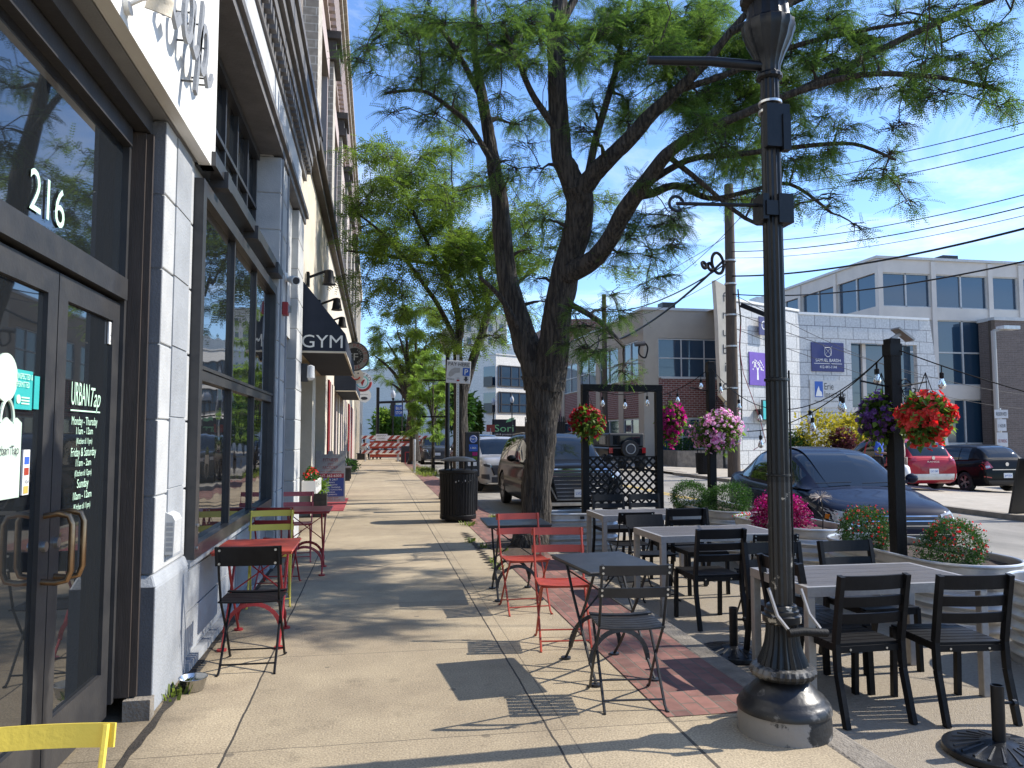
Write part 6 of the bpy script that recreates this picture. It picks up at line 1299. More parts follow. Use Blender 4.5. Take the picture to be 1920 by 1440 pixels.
HAT = dict(L=4.10, W=1.72, crown=.04, st=[(-.5,.30,.52,.36),(-.49,.22,.64,.41),(-.46,.19,.74,.455),(-.40,.18,.84,.48),(-.28,.18,.94,.5),(-.1,.18,.97,.5),(.2,.18,1.0,.5),(.38,.19,1.03,.5),(.45,.22,1.05,.485),(.485,.26,1.02,.465),(.5,.34,.78,.44)],
  cabin=[(-.30,.0),(-.20,.24),(-.12,.41),(-.05,.475),(.05,.49),(.20,.47),(.32,.43),(.38,.37),(.43,.22),(.475,.0)], belt=lambda y: interp([-1.3,0,1.9],[.92,.965,1.05],y), cw=.455, tumble=1.45, cabkeys=(-.30,-.07,.36,.475), side=[(-.19,.02),(.04,.22),(.235,.33)], wf=-.32, wb=.30, wr=.315, doors=(-.20,.03,.24), handles=(0.0,.20), gapz=.93, mirror=-.16, detail=det_hatch)
car('hatchback_car', 'black hatchback with red tail lamps parked across the street', (19.75,23.1,lotz(19.7)), PI*0, HAT, M['pblk'], 'cars parked across the street') if 0 else None
g_ = 'cars parked across the street'
car('hatchback_car', 'black hatchback with red tail lamps parked across the street', (19.75,22.9,lotz(20.2)), PI, HAT, M['pblk'], g_) if 0 else None
def rearcar(name, lab, x, y, P, paint, rot=0, **k): return car(name, lab, (x,y,lotz(x)), PI+rot, P, paint, g_, **k)
rearcar('hatchback_car', 'black hatchback with red tail lamps parked across the street', 19.4, 23.0, HAT, M['pblk'])
def det_redcuv(t, decal, both, g):
    L = g['L']; both('tail_light', M['redlens'], [(.56,.92),(.86,.90),(.86,1.03),(.56,1.05)], 'r', N=(6,3), off=.012); decal('rear_bumper', M['galv'], [(-.80,.34),(.80,.34),(.82,.52),(-.82,.52)], 'r', (12,3), .010); decal('tailgate_recess', M['abred'], [(-.40,.62),(.40,.62),(.44,.72),(-.44,.72)], 'r', (8,2), .008)
    plate(t, L/2+.016, .60, 'LNC 3307'); b = MB(); b.disc((0,L/2-.0,1.0),.055,(0,1,0),.02,12); b.text('RANGE', (0,L/2+.0,.86), (-1,0,0), (0,0,1), .05, .4); b.build('badge', M['chrome'], t)
    both('headlight', M['lens'], [(.55,.70),(.84,.76),(.84,.86),(.55,.80)], 'f', N=(6,3)); b = MB(); b.bar((-.28,.455*L,1.14),(.18,.45*L,1.18),.018,.018); b.build('rear_wiper', M['ink'], t)
rearcar('crossover_car', 'red crossover parked across the street behind the near timber post', 16.55, 22.75, dict(CRO, L=4.25, W=1.78, wr=.34, detail=det_redcuv, st=[(s[0],s[1]-.02,s[2]*.97,s[3]) for s in CRO['st']], belt=.995), M['pred'])
rearcar('saloon_car', 'pale silver saloon at the right edge of the photograph across the street', 23.4, 22.6, SED, M['pwhite'])
# ---- boxy off-roader with the spare wheel
t = thing('off_roader', 'black boxy off-roader with a spare wheel on its back driving away', 'car', (11.55,36.3,-.13), 0); b = MB(); b.box(-.92,.92,-2.0,2.1,.55,1.12); o = b.build('body', M['pblk'], t); o.modifiers.new('b','BEVEL').width = .06
b = MB(); b.prism([(-1.9,1.12),(.75,1.12),(.62,1.78),(-1.9,1.78)], lambda p,q:(-.86,p,q), lambda p,q:(.86,p,q)); o = b.build('hard_top', M['plast'], t); o.modifiers.new('b','BEVEL').width = .06
MB().box(-.66,.66,-1.915,-1.9,1.24,1.66).build('rear_window', M['carglass'], t)
b = MB(); b.box(-.95,.95,-2.18,-2.0,.5,.72); b.build('bumper', M['plast'], t)
for s in (-1,1):
    MB().box(s*.80-.09,s*.80+.09,-2.03,-2.0,.85,1.10).build('tail_light', M['redlens'], t); MB().box(s*.868-.005,s*.868+.005,-1.5,-.2,1.25,1.66).build('side_window', M['carglass'], t)
    for y in (-1.3,1.4): w = MB().disc((s*.85,y,.40),.40,(1,0,0),.26,24).build('wheel', M['tyre'], t); MB().disc((s*.985,y,.40),.22,(1,0,0),.02,16).build('rim', M['darkrim'], w)
    MB().sphere((s*1.05,.5,1.2),.13,10,6,(.8,.5,.9)).build('wing_mirror', M['plast'], t)
w = MB().disc((.06,-2.18,1.05),.40,(0,1,0),.24,28).build('spare_wheel', M['tyre'], t); MB().tube([(.06+.22*math.cos(a),-2.305,1.05+.22*math.sin(a)) for a in np.linspace(0,2*PI,29)], .03, 6, False).build('rim', M['rim'], w); MB().disc((.06,-2.30,1.05),.19,(0,1,0),.02,20).build('hub', M['ink'], w)
# ================================================================ ACROSS THE STREET
M['beige'] = pm('beige precast panel', (.40,.345,.27), (.36,.31,.245), 1.2, .85, .15, 30)
M['redbrick'] = brickm('red brick wall', (.20,.055,.042), (.15,.042,.035), (.30,.26,.23), .30, .12, .018, 'az', .85, .3)
M['winframe'] = pm('pale window frame', (.55,.55,.53), None, 5, .5)
M['shingle'] = brickm('square metal shingles', (.56,.56,.54), (.50,.505,.50), (.22,.22,.22), 1.05, .72, .025, 'xz', .5, .5)
M['offbeige'] = pm('office concrete frame', (.62,.565,.50), (.55,.505,.45), .8, .8, .1, 20)
M['brownbrick'] = brickm('long brown brick', (.17,.13,.11), (.13,.10,.085), (.20,.17,.15), .60, .14, .015, 'az', .85, .3)
M['aptwhite'] = brickm('white block cladding', (.72,.69,.63), (.68,.65,.59), (.55,.53,.49), .8, .4, .01, 'az', .8, .2)
M['wood'] = pm('weathered utility pole', (.10,.075,.055), (.055,.042,.033), 5, .9, .4, 12, stretch=(6,6,.6))
M['purple'] = pm('purple vinyl banner', (.15,.075,.42), None, 2, .6); M['navyb'] = pm('navy vinyl banner', (.035,.045,.16), None, 2, .6); M['tealbox'] = pm('teal sign face', (.04,.45,.45), (.035,.4,.4), 2, .4)
def XY(u, y): p = ony(u, 800, y); return p.x
# ---- beige and brick building
X0, Y0, ZT = 14.45, 40.0, 8.45
Bb = thing('beige_brick_building', 'beige panel and red brick building with wide dark windows and a low planter wall', 'building', (X0, Y0, -.1))
def PB(nm, m, b, par=None): return b.build(nm, m, par or Bb, world=True)
b = MB(); b.box(X0+.13,X0+4.9,Y0+.13,Y0+24,-.3,ZT-.35); b.box(X0,X0+.85,Y0,Y0+.9,-.3,6.9); b.box(X0,X0+4.9,Y0,Y0+.12,6.9,ZT); b.box(X0,X0+.12,Y0+.12,Y0+24,6.9,ZT); 
for yy in (3.6, 8.4, 13.2, 18, 23): b.box(X0,X0+.25,Y0+yy,Y0+yy+.9,-.3,6.9)
PB('wall', M['beige'], b)
b = MB(); b.box(X0-.06,X0+4.9,Y0-.06,Y0+.3,ZT,ZT+.14); b.box(X0-.06,X0+.3,Y0+.3,Y0+24,ZT,ZT+.14); PB('coping', M['winframe'], b)
b = MB(); b.box(X0+.85,X0+4.9,Y0+.05,Y0+.15,2.55,4.65)
for i, yy in enumerate((.9,4.5,9.3,14.1,18.9)): b.box(X0+.05,X0+.15,Y0+yy,Y0+yy+(2.7 if i == 0 else 3.9),2.55,4.65)
PB('brick_panel', M['redbrick'], b)
def gridwin(z0, z1, rows, nm='window'):
    for a, e in ((X0+.85,X0+4.9),):
        w = PB(nm, M['glassfar'], MB().box(a,e,Y0+.085,Y0+.14,z0,z1)); f = MB(); k = max(2, round((e-a)/1.3))
        for i in range(k+1): x = a+(e-a)*i/k; f.box(x-.03,x+.03,Y0+.03,Y0+.09,z0,z1)
        for j in range(rows+1): z = z0+(z1-z0)*j/rows; f.box(a+.03,e-.03,Y0+.035,Y0+.088,z-.03,z+.03)
        PB('frame', M['winframe'], f, w)
    for i, yy in enumerate((.9,4.5,9.3,14.1,18.9)):
        a, e = Y0+yy, Y0+yy+(2.7 if i == 0 else 3.9); w = PB(nm, M['glassfar'], MB().box(X0+.085,X0+.14,a,e,z0,z1)); f = MB()
        for q in range(3): y = a+(e-a)*q/2; f.box(X0+.03,X0+.09,y-.04,y+.04,z0,z1)
        for j in range(rows+1): z = z0+(z1-z0)*j/rows; f.box(X0+.035,X0+.088,a+.04,e-.04,z-.03,z+.03)
        PB('frame', M['winframe'], f, w)
gridwin(4.75, 6.85, 2); gridwin(.45, 2.45, 2)
b = MB(); b.box(X0+1,X0+4.9,Y0-.0,Y0+.06,4.655,4.745); PB('sill', M['winframe'], b)
b = MB(); b.box(X0+.9,X0+3.4,Y0-2.4,Y0-2.1,-.3,.75); b.box(X0+.9,X0+1.2,Y0-2.1,Y0,-.3,.75); PB('planter_wall', M['kerb'], b); b = MB(); b.box(X0+1.2,X0+3.4,Y0-2.1,Y0,-.3,.6); PB('planter_soil', M['soil'], b)
b = MB(); b.box(X0+2.3,X0+3.1,Y0+3,Y0+3.8,ZT,ZT+1.0); PB('roof_unit', M['dkgrey'], b)
b = MB(); b.box(X0+1.0,X0+4.9,Y0+24.1,Y0+36,-.3,11.6); PB('rear_block', M['redbrick'], b)
leafball('hedge', 'dark low hedge in the planter wall of the beige building', 'hedge', (X0+2.3,Y0-1.2,.95), .55, M['boxleaf'], 900, None, 0, (2.0,1.2,.9), ls=.14)
t = thing('notice_sign', 'red and white office sign with a phone number before the beige building', 'sign', (15.9,35.0,-.05)); b = MB(); b.box(-.05,.05,-.03,.03,0,2.5); b.box(1.0,1.1,-.03,.03,0,2.5); b.build('post', M['white'], t)
b = MB(); b.box(-.08,1.3,-.06,-.035,.95,1.5); b.build('white_panel', M['white'], t); b = MB(); b.box(-.08,1.3,-.062,-.034,1.5,2.45); b.build('red_panel', M['fred'] if 0 else M['abred'], t)
b = MB(); b.text('OFFICE', (.60,-.066,1.85), (1,0,0),(0,0,1), .28, 1.15); b.text('FOR LEASE', (.60,-.066,1.58), (1,0,0),(0,0,1), .18, 1.05); b.build('white_lettering', M['white'], t); MB().text('412-361', (.60,-.064,1.1), (1,0,0),(0,0,1), .27, 1.2).build('dark_lettering', M['ink'], t)
# ---- the shingled silver building
A = Vector((18.25, 37.6, 0)); d1 = Vector((math.sin(R(63)), math.cos(R(63)), 0)); Bp = A+d1*6.6; d2 = Vector((math.sin(R(85)), math.cos(R(85)), 0)); Cp = Bp+d2*10.2
Bm = thing('shingled_building', 'low building clad in silver square shingles with a recessed window bay', 'building', tuple(A))
def wallface(b, o, d, s0, s1, z0, z1, off=0, th=.3):
    n = Vector((d.y, -d.x, 0)); a = o+d*s0+n*off; c = o+d*s1+n*off; e = n*-th
    b.add([(*a.xy,z0),(*c.xy,z0),(*c.xy,z1),(*a.xy,z1),(*(a+e).xy,z0),(*(c+e).xy,z0),(*(c+e).xy,z1),(*(a+e).xy,z1)], [(0,1,2,3),(5,4,7,6),(4,0,3,7),(1,5,6,2),(3,2,6,7),(4,5,1,0)])
def pl(o, d, s, z, off): n = Vector((d.y,-d.x,0)); p = o+d*s+n*off; return (p.x,p.y,z)
ZM = 8.55
def faceobj(nm, m, o, d, rects, par=Bm, off=0, th=.3):
    """built in the wall's own frame so that the shingle courses run along it"""
    ob = None; b = MB()
    for s0, s1, z0, z1 in rects: b.box(s0, s1, -off, -off+th, z0, z1)
    ob = b.build(nm, m, par); ang = math.atan2(d.y, d.x); ob.location = (o.x-A.x, o.y-A.y, 0); ob.rotation_euler = (0,0,ang); return ob
faceobj('shingle_wall', M['shingle'], A, d1, [(0,6.6,-.5,ZM+.15)])
faceobj('shingle_wall', M['shingle'], Bp, d2, [(0,3.5,-.5,7.0),(8.2,9.3,-.5,7.0),(0,9.0,7.0,ZM)])
b = MB(); q = [(9.3,-.5),(10.6,-.5),(9.05,ZM),(8.9,ZM),(9.3,7.0)]; b.prism([(9.3,-.5),(10.5,-.5),(9.2,ZM),(9.0,ZM),(9.0,7.0),(9.3,7.0)], lambda p,q:(p,.0,q), lambda p,q:(p,.3,q)); ob = b.build('battered_edge', M['shingle'], Bm); ob.location = (Bp.x-A.x,Bp.y-A.y,0); ob.rotation_euler = (0,0,math.atan2(d2.y,d2.x))
faceobj('coping', M['white'], Bp, d2, [(-.05,9.15,ZM,ZM+.14)], off=.05, th=.5); faceobj('coping', M['white'], A, d1, [(-.05,6.6,ZM+.15,ZM+.28)], off=.05, th=.5)
faceobj('recess_window', M['glassfar'], Bp, d2, [(3.5,8.2,-.5,7.0)], off=-.55, th=.1); faceobj('mullion', M['offbeige'], Bp, d2, [(4.6,4.85,-.5,7),(6.9,7.2,-.5,7),(3.5,8.2,2.7,3.2),(3.5,3.62,-.5,7)], off=-.4, th=.2)
b = MB(); R3 = [A+d1*.1, Bp, Cp-d2*1.2, Cp-d2*1.2+Vector((-1,14,0)), A+Vector((-1,14,0))]; b.add([(p.x-A.x+.0, p.y-A.y+.25, ZM-.1) for p in R3], [tuple(range(5))]); b.build('roof', M['beige'], Bm)
b = MB(); b.box(5.5,6.1,7,7.6,ZM,ZM+1.3); b.box(5.3,6.3,6.8,7.8,ZM+1.3,ZM+1.7); b.build('roof_vent', M['galv'], Bm); b = MB(); b.box(2.5,10,9,13,ZM,ZM+.95); b.build('roof_plant', M['alu'], Bm)
def facesign(name, lab, o, d, s0, s1, z0, z1, m, off=.06):
    n = Vector((d.y,-d.x,0)); p = o+d*((s0+s1)/2)+n*off; t = thing(name, lab, 'sign', (p.x,p.y,(z0+z1)/2), math.atan2(d.y,d.x)); w, h = s1-s0, z1-z0
    MB().box(-w/2,w/2,-.0,.06,-h/2,h/2).build('panel', m, t); return t, w, h
RX, UZ = (1,0,0), (0,0,1)
t, w, h = facesign('wall_banner', 'purple dental banner with a white tree and phone number', A, d1, 1.75, 5.2, 4.25, 6.05, M['purple'])
b = MB(); b.text('Miracle Dental', (.62,-.006,.25), RX,UZ, .30, 1.9, shear=.2); b.text('Associates', (.62,-.006,-.14), RX,UZ, .26, 1.25, shear=.2); b.add([(-.3,-.005,-.28),(1.55,-.005,-.28),(1.55,-.005,-.24),(-.3,-.005,-.24)], [(0,1,2,3)]); b.text('412-538-0010', (.62,-.006,-.66), RX,UZ, .27, 1.75)
for _ in range(34): a = random.uniform(-.3,PI+.3); q = random.uniform(.18,.52); b.disc((-1.02+q*math.cos(a),-.004,.05+q*math.sin(a)), .045, (0,1,0), .006, 7)
b.prism([(-1.1,-.6),(-.94,-.6),(-.97,-.1),(-.86,.15),(-1.0,.02),(-1.16,.15),(-1.07,-.1)], lambda p,q:(p,-.006,q), lambda p,q:(p,-.001,q)); b.build('lettering', M['white'], t)
t, w, h = facesign('box_sign', 'teal box sign on the silver shingled wall', A, d1, 2.15, 3.9, 2.35, 3.45, M['plast'], .5); MB().box(-w/2+.08,w/2-.02,-.02,-.001,-h/2+.05,h/2-.05).build('sign_face', M['tealbox'], t); b = MB(); b.tube([(-.3,-.03,-.2),(-.3,-.03,.05),(0,-.03,.28),(.3,-.03,.05),(.3,-.03,-.2)], .025, 5); b.build('emblem', M['teal'], t); b = MB(); b.box(-w/2,w/2,.06,.48,-.05,.05); b.build('sign_bracket', M['plast'], t)
t, w, h = facesign('box_sign', 'dark blue clinic sign with a white C and plus above the purple banner', A, d1, 2.35, 3.35, 7.0, 8.0, M['navyb'], .3); MB().text('C+', (0,-.006,-.2), RX,UZ, .5, .62).build('lettering', M['white'], t); MB().text('CLINIC', (1.55,-.006,.0), RX,UZ, .36, 1.5).build('wall_lettering', M['galv'], t)
t, w, h = facesign('wall_banner', 'navy banner with a white crest and the words Samuel Bardh', Bp, d2, .75, 2.95, 5.25, 6.95, M['navyb']); b = MB(); b.text('SAMUEL BARDH', (0,-.006,-.28), RX,UZ, .19, 1.7); b.text('412-441-1144', (0,-.006,-.66), RX,UZ, .17, 1.15); b.add([(-.95,-.005,-.40),(.95,-.005,-.40),(.95,-.005,-.37),(-.95,-.005,-.37)], [(0,1,2,3)])
for s in (-1,1): b.bar((-.24*s,-.004,.1),(.3*s,-.004,.66),.04,.008)
b.tube([(.22*math.cos(a),-.004,.28+.26*math.sin(a)) for a in np.linspace(PI,2*PI,12)]+[(.2,-.004,.56),(-.2,-.004,.56),(-.22,-.004,.28)], .018, 5); b.build('lettering', M['white'], t)
t, w, h = facesign('wall_banner', 'pale insurance sign with a blue picture panel', Bp, d2, .6, 3.1, 3.15, 4.75, M['winframe']); b = MB(); b.box(-.95,-.4,-.006,-.001,-.2,.72); b.build('blue_panel', M['pblue'], t); b = MB(); b.text('Erie', (-.3,-.006,.25), RX,UZ, .40, .62, align='LEFT'); b.text('Insurance', (-.3,-.006,-.22), RX,UZ, .40, 1.42, align='LEFT'); b.text('Pleasant & Goodman Insurance Agency', (.02,-.006,-.48), RX,UZ, .12, 2.0); b.build('lettering', M['ink'], t); b = MB(); b.prism([(-.9,-.15),(-.45,-.15),(-.5,.1),(-.62,.2),(-.68,.45),(-.76,.3),(-.85,.05)], lambda p,q:(p,-.010,q), lambda p,q:(p,-.007,q)); b.build('figure_mark', M['white'], t)
p = A-d1*.2; t = thing('blade_sign', 'tall cream blade sign with dark letters running down the silver building corner', 'sign', (p.x-.25,p.y-.25,0), R(12)); b = MB(); b.prism([(-.30,3.6),(.34,3.0),(.52,9.2),(-.55,9.6),(-.42,7.4),(-.40,6.0)], lambda p,q:(p,-.15,q), lambda p,q:(p,.15,q)); b.build('board', M['cream'], t); b = MB()
for k, chh in enumerate('rubioo'): b.text(chh, (.0,-.155,7.6-.92*k), RX,UZ, .52)
b.text('f', (.0,-.155,8.5), RX,UZ, .52); b.build('lettering', M['ink'], t)
# ---- office block
XO, YO = 37.5, 52.0
Bo = thing('office_building', 'three storey glass and beige concrete office block with blue reflecting windows', 'building', (XO, YO, -.4))
def PO(nm, m, b, par=None): return b.build(nm, m, par or Bo, world=True)
b = MB(); b.box(XO+.3,XO+45,YO+.3,YO+30,-.6,14.7); PO('core', M['offbeige'], b)
b = MB(); bands = [(-.6,.9),(4.3,5.4),(10.4,11.35),(13.95,15.0)]
for z0, z1 in bands: b.box(XO-.0,XO+45,YO-.0,YO+.3,z0,z1); b.box(XO,XO+.3,YO+.3,YO+30,z0,z1)
PO('spandrel', M['offbeige'], b)
cols = [0, 4.55, 9.55, 12.3, 16.5, 20.6, 25, 30, 35, 40]; b = MB()
for c in cols: b.box(XO+c-.02,XO+c+.38,YO-.12,YO+.28,-.6,14.9)
for c in (5.2, 10.6, 16, 21.4, 27): b.box(XO-.12,XO+.28,YO+c,YO+c+.38,-.6,14.9)
PO('column', M['offbeige'], b)
for z0, z1 in ((.9,4.3),(5.4,10.4),(11.35,13.95)):
    for i in range(len(cols)-1):
        a, e = XO+cols[i]+.38, XO+cols[i+1]-.02; w = PO('window', M['glassfar'], MB().box(a,e,YO+.2,YO+.28,z0,z1)); f = MB(); f.box((a+e)/2-.06,(a+e)/2+.06,YO+.1,YO+.2,z0,z1) if e-a > 3 else None
        f.box(a,a+.08,YO+.1,YO+.2,z0,z1); f.box(e-.08,e,YO+.1,YO+.2,z0,z1); f.box(a+.08,e-.08,YO+.1,YO+.2,z1-.08,z1); f.box(a+.08,e-.08,YO+.1,YO+.2,z0,z0+.08)
        if z1-z0 > 4: f.box(a+.08,e-.08,YO+.12,YO+.2,(z0+z1)/2-.06,(z0+z1)/2+.06)
        PO('frame', M['winframe'], f, w)
    for c0, c1 in ((.3,5.2),(5.58,10.6),(10.98,16),(16.38,21.4)):
        w = PO('window', M['glassfar'], MB().box(XO+.2,XO+.28,YO+c0,YO+c1,z0,z1)); f = MB()
        for q in (c0+.05,(c0+c1)/2,c1-.05): PO('mullion', M['winframe'], MB().box(XO+.1,XO+.2,YO+q-.06,YO+q+.06,z0,z1), w)
b = MB(); b.box(XO-.15,XO+45,YO-.15,YO+30,15.0,15.2); PO('roof_edge', M['winframe'], b); b = MB(); b.box(XO+8.2,XO+9.6,YO+3,YO+4.2,15.2,16.3); PO('roof_unit', M['dkgrey'], b)
Bw = thing('brown_brick_building', 'long plain brown brick wall at the right edge in front of the office block', 'building', (45.9,50.2,-.4)); b = MB(); b.box(45.9,85,50.2,51.8,-.6,10.2); b.build('wall', M['brownbrick'], Bw, world=True); b = MB(); b.box(45.8,85,50.1,51.85,10.2,10.45); b.build('coping', M['winframe'], Bw, world=True); b = MB(); b.box(45.6,45.88,50.2,50.5,-.6,10.2); b.build('downpipe', M['wood'], Bw, world=True)
# ---- white apartment block and what closes the street
XA, YA = 13.3, 85.0
Ba = thing('apartment_building', 'white four storey apartment block with black balcony windows and a dark ground floor shop', 'building', (XA, YA, -.1))
def PA(nm, m, b, par=None): return b.build(nm, m, par or Ba, world=True)
b = MB(); b.box(XA,XA+16,YA,YA+40,2.6,10.6); b.box(XA+7,XA+16,YA+.3,YA+40,-.3,2.6); b.box(XA+10.5,XA+16,YA+4,YA+30,10.6,13.5); b.box(XA+.0,XA+.8,YA+1,YA+40,-.3,2.6); PA('wall', M['aptwhite'], b)
b = MB(); b.box(XA+.8,XA+7,YA+2,YA+2.2,-.3,2.6); PA('shop_front', M['ink'], b); b = MB(); b.box(XA+16,XA+24,YA+6,YA+30,-.3,14.5); PA('dark_block', M['dkgrey'], b)
for z in (4.15, 7.15):
    w = PA('window', M['glassfar'], MB().box(XA+.3,XA+4.7,YA-.06,YA-.001,z,z+2.2)); f = MB()
    for x in (.3,.7,2.2,3.45,4.6): f.box(XA+x-.05,XA+x+.07,YA-.12,YA-.06,z,z+2.2)
    f.box(XA+.3,XA+4.7,YA-.12,YA-.06,z-.1,z); f.box(XA+.3,XA+4.7,YA-.12,YA-.06,z+.85,z+.92); f.box(XA+.3,XA+4.7,YA-.12,YA-.06,z+2.2,z+2.3); PA('frame', M['frame'], f, w)
    b = MB(); b.box(XA-.5,XA-.44,YA+.1,YA+1.6,z-.1,z+1.0); b.box(XA-.5,XA,YA+.1,YA+1.6,z-.15,z-.1); PA('balcony', M['frame'], b)
    PA('side_window', M['glassfar'], MB().box(XA-.02,XA-.001,YA+.1,YA+2.2,z,z+2.2))
    for yy in (6, 9, 16, 20): PA('side_window', M['glassfar'], MB().box(XA-.02,XA-.001,YA+yy,YA+yy+1.2,z,z+2.2))
    PA('window', M['glassfar'], MB().box(XA+8.9,XA+10.6,YA-.05,YA-.001,z-.6,z+1.8)); PA('window', M['glassfar'], MB().box(XA+12.2,XA+13.6,YA-.05,YA-.001,z-.6,z+1.8))
b = MB(); b.box(XA-.1,XA+16,YA-.1,YA+40,10.6,10.75); PA('coping', M['winframe'], b)
Ba.rotation_euler = (0,0,R(31))
M['signgreen'] = pm('bright green sign letters', (.30,.70,.32), None, 3, .5)
p = at(945, 797, 80); t = thing('shop_sign', 'black shop sign with pale green letters Sori below the white apartment block', 'sign', (p.x,p.y,p.z-1.3)); MB().box(-1.25,1.25,0,.1,-.9,1.9).build('panel', M['ink'], t); b = MB(); b.text('Sori', (0,-.02,.62), RX,UZ, .75, 2.0); b.prism([(.2,1.55),(.9,1.75),(1.15,2.1),(.6,2.0),(.3,1.8)], lambda p,q:(p,-.03,q), lambda p,q:(p,-.01,q)); b.build('lettering', M['signgreen'], t); MB().text('café & provisions', (0,-.02,.25), RX,UZ, .2, 2.1).build('small_lettering', M['white'], t)
t = thing('fence', 'tall dark metal railing fence beyond the parked cars', 'fence', tuple(at(985, 840, 62)*1.0)); o0 = Vector(t.location); t.location = (o0.x, o0.y, -.1); b = MB(); e = at(1100, 840, 58); dv = Vector((e.x-o0.x, e.y-o0.y, 0)); k = 0
for i in range(34): q = dv*(i/33); b.box(q.x-.04,q.x+.04,q.y-.02,q.y+.02,0,3.1+(1.4 if i % 8 == 3 else 0))
b.build('bars', M['frame'], t); b = MB(); b.bar((0,0,.4),(dv.x,dv.y,.4),.06); b.bar((0,0,2.9),(dv.x,dv.y,2.9),.06); b.build('rail', M['frame'], t); b = MB(); b.bar((0,.06,1.4),(dv.x,dv.y+.06,1.4),.02,2.6); b.build('screen', M['dkgrey'], t)
# far end of the street
def blockb(name, lab, u0, u1, vtop, d, m, win=True, ww=None):
    p0, p1 = at(u0, 816, d), at(u1, 816, d); zt = at((u0+u1)/2, vtop, d).z; t = thing(name, lab, 'building', (p0.x,p0.y,0)); L = (Vector((p1.x,p1.y))-Vector((p0.x,p0.y))).length; t.rotation_euler = (0,0,math.atan2(p1.y-p0.y,p1.x-p0.x)); MB().box(0,L,0,12,-.5,zt).build('wall', m, t)
    if win:
        b = MB(); n = max(2, int(L/2.6)); fl = max(1, int(zt/3.4))
        for i in range(n):
            for j in range(fl): b.box(L*(i+.3)/n,L*(i+.7)/n,-.03,-.001,1.0+3.3*j,2.8+3.3*j)
        b.build('window', M['glassfar'], t)
    MB().box(-.15,L+.15,-.15,12,zt,zt+.35).build('coping', M['winframe'], t); return t
blockb('brick_tower_block', 'orange brick building at the far end of the street behind the signals', 686, 722, 762, 150, M['redbrick']); blockb('stone_house', 'pale cream corner building beyond the far locust', 746, 812, 775, 120, M['cream']); blockb('brown_building', 'tan building half hidden behind the second locust', 862, 915, 700, 130, M['beige']); blockb('office_tower', 'pale tall building behind the tree crowns', 868, 950, 590, 190, M['offbeige'])
blockb('dark_building', 'dark modern block above the beige brick building', 1078, 1130, 600, 110, M['dkgrey']); 
p = at(706, 816, 230); t = thing('church_tower', 'slim dark stone church tower with a spire at the end of the street', 'tower', (p.x,p.y,0)); hz = at(706,738,230).z; MB().box(-2.6,2.6,-2.6,2.6,-.5,hz-4).build('tower_shaft', M['darkcap'], t); MB().lathe([(2.2,hz-4),(2.0,hz-1.5),(.9,hz-1),(.7,hz+1.4),(.2,hz+2),(.05,hz+4.2)], (0,0,0), 8).build('spire', M['darkcap'], t)
p = at(697, 816, 210); t = thing('chimney', 'plain dark square chimney left of the church tower', 'chimney', (p.x,p.y,0)); MB().box(-1.9,1.9,-1.9,1.9,-.5,at(697,752,210).z).build('stack', M['darkcap'], t); MB().box(-2.1,2.1,-2.1,2.1,at(697,752,210).z-1,at(697,752,210).z-.2).build('cap', M['dkgrey'], t)
t = thing('traffic_signal', 'black traffic signal mast arm across the far end of the street', 'traffic light', (.2,62,0)); zq = at(700,752,63).z; b = MB(); b.tube([(0,0,0),(0,0,zq+1.0)], .13, 10); b.build('mast', M['lampblack'], t); b = MB(); b.tube([(0,0,zq-.2),(6,0,zq+.1)], .10, 8); b.build('mast_arm', M['lampblack'], t)
for x in (1.2, 4.4): b = MB(); b.box(x-.2,x+.2,-.2,.2,zq-1.25,zq-.2); h_ = b.build('signal_head', M['ink'], t); b = MB(); [b.disc((x,-.21,zq-.45-.3*k), .1, (0,1,0), .03, 12) for k in range(3)]; b.build('lamp_lens', M['dkgrey'], h_)
p = at(748, 772, 58); t = thing('bus_sign', 'blue and white bus stop sign on a dark pole', 'sign', (p.x,p.y,0)); MB().tube([(.25,0,0),(.25,0,p.z+1.2)], .05, 8).build('post', M['dkgrey'], t); MB().box(-.32,.3,-.04,.0,p.z-.35,p.z+.5).build('panel', M['pblue'], t); b = MB(); b.text('BUS', (0,-.05,p.z+.16), RX,UZ, .22, .45); b.text('STOP', (0,-.05,p.z-.18), RX,UZ, .22, .5); b.build('lettering', M['white'], t)
t = thing('construction_sign', 'small orange diamond road work sign beyond the parked cars', 'sign', tuple(at(920,803,60))); t.location.z = 0; zq = at(920,803,60).z; MB().tube([(0,0,0),(0,0,zq)], .04, 6).build('post', M['galv'], t); MB().box(-.34,.34,-.03,.0,zq-.28,zq+.28).build('panel', M['orange'], t)
# far greenery
def fartree(lab, u, v, d, ru, rv, lm='boxleaf', n=900, ls=.5):
    c = at(u, v, d); r = ru/1440*d; t = leafball('tree', lab, 'tree', tuple(c), r, M[lm], n, None, 0, (1,1,rv/ru), ls=ls, fill=.3, foot=(c.x,c.y,-.2)); MB().tube([(0,0,0),(.1,0,max(.5,c.z)*.6),(0,0,max(.6,c.z))], [.035*r*3,.03*r*3,.01*r*3], 8).build('trunk', M['bark'], t); return t
fartree('bushy green tree behind the left barricade', 722, 800, 90, 24, 36, 'leaf2', 1500, .55); fartree('dark leafy tree at the far left of the white apartment block', 890, 790, 70, 14, 40, 'leaf2', 1100, .5); fartree('dark green shrubby tree behind the pay station', 862, 770, 55, 26, 60, 'boxleaf', 1400, .4); fartree('low green tree far down the road', 800, 820, 110, 14, 24, 'boxleaf', 700, .6); fartree('green tree behind the bus stop sign', 752, 806, 100, 16, 26, 'leaf2', 800, .55)
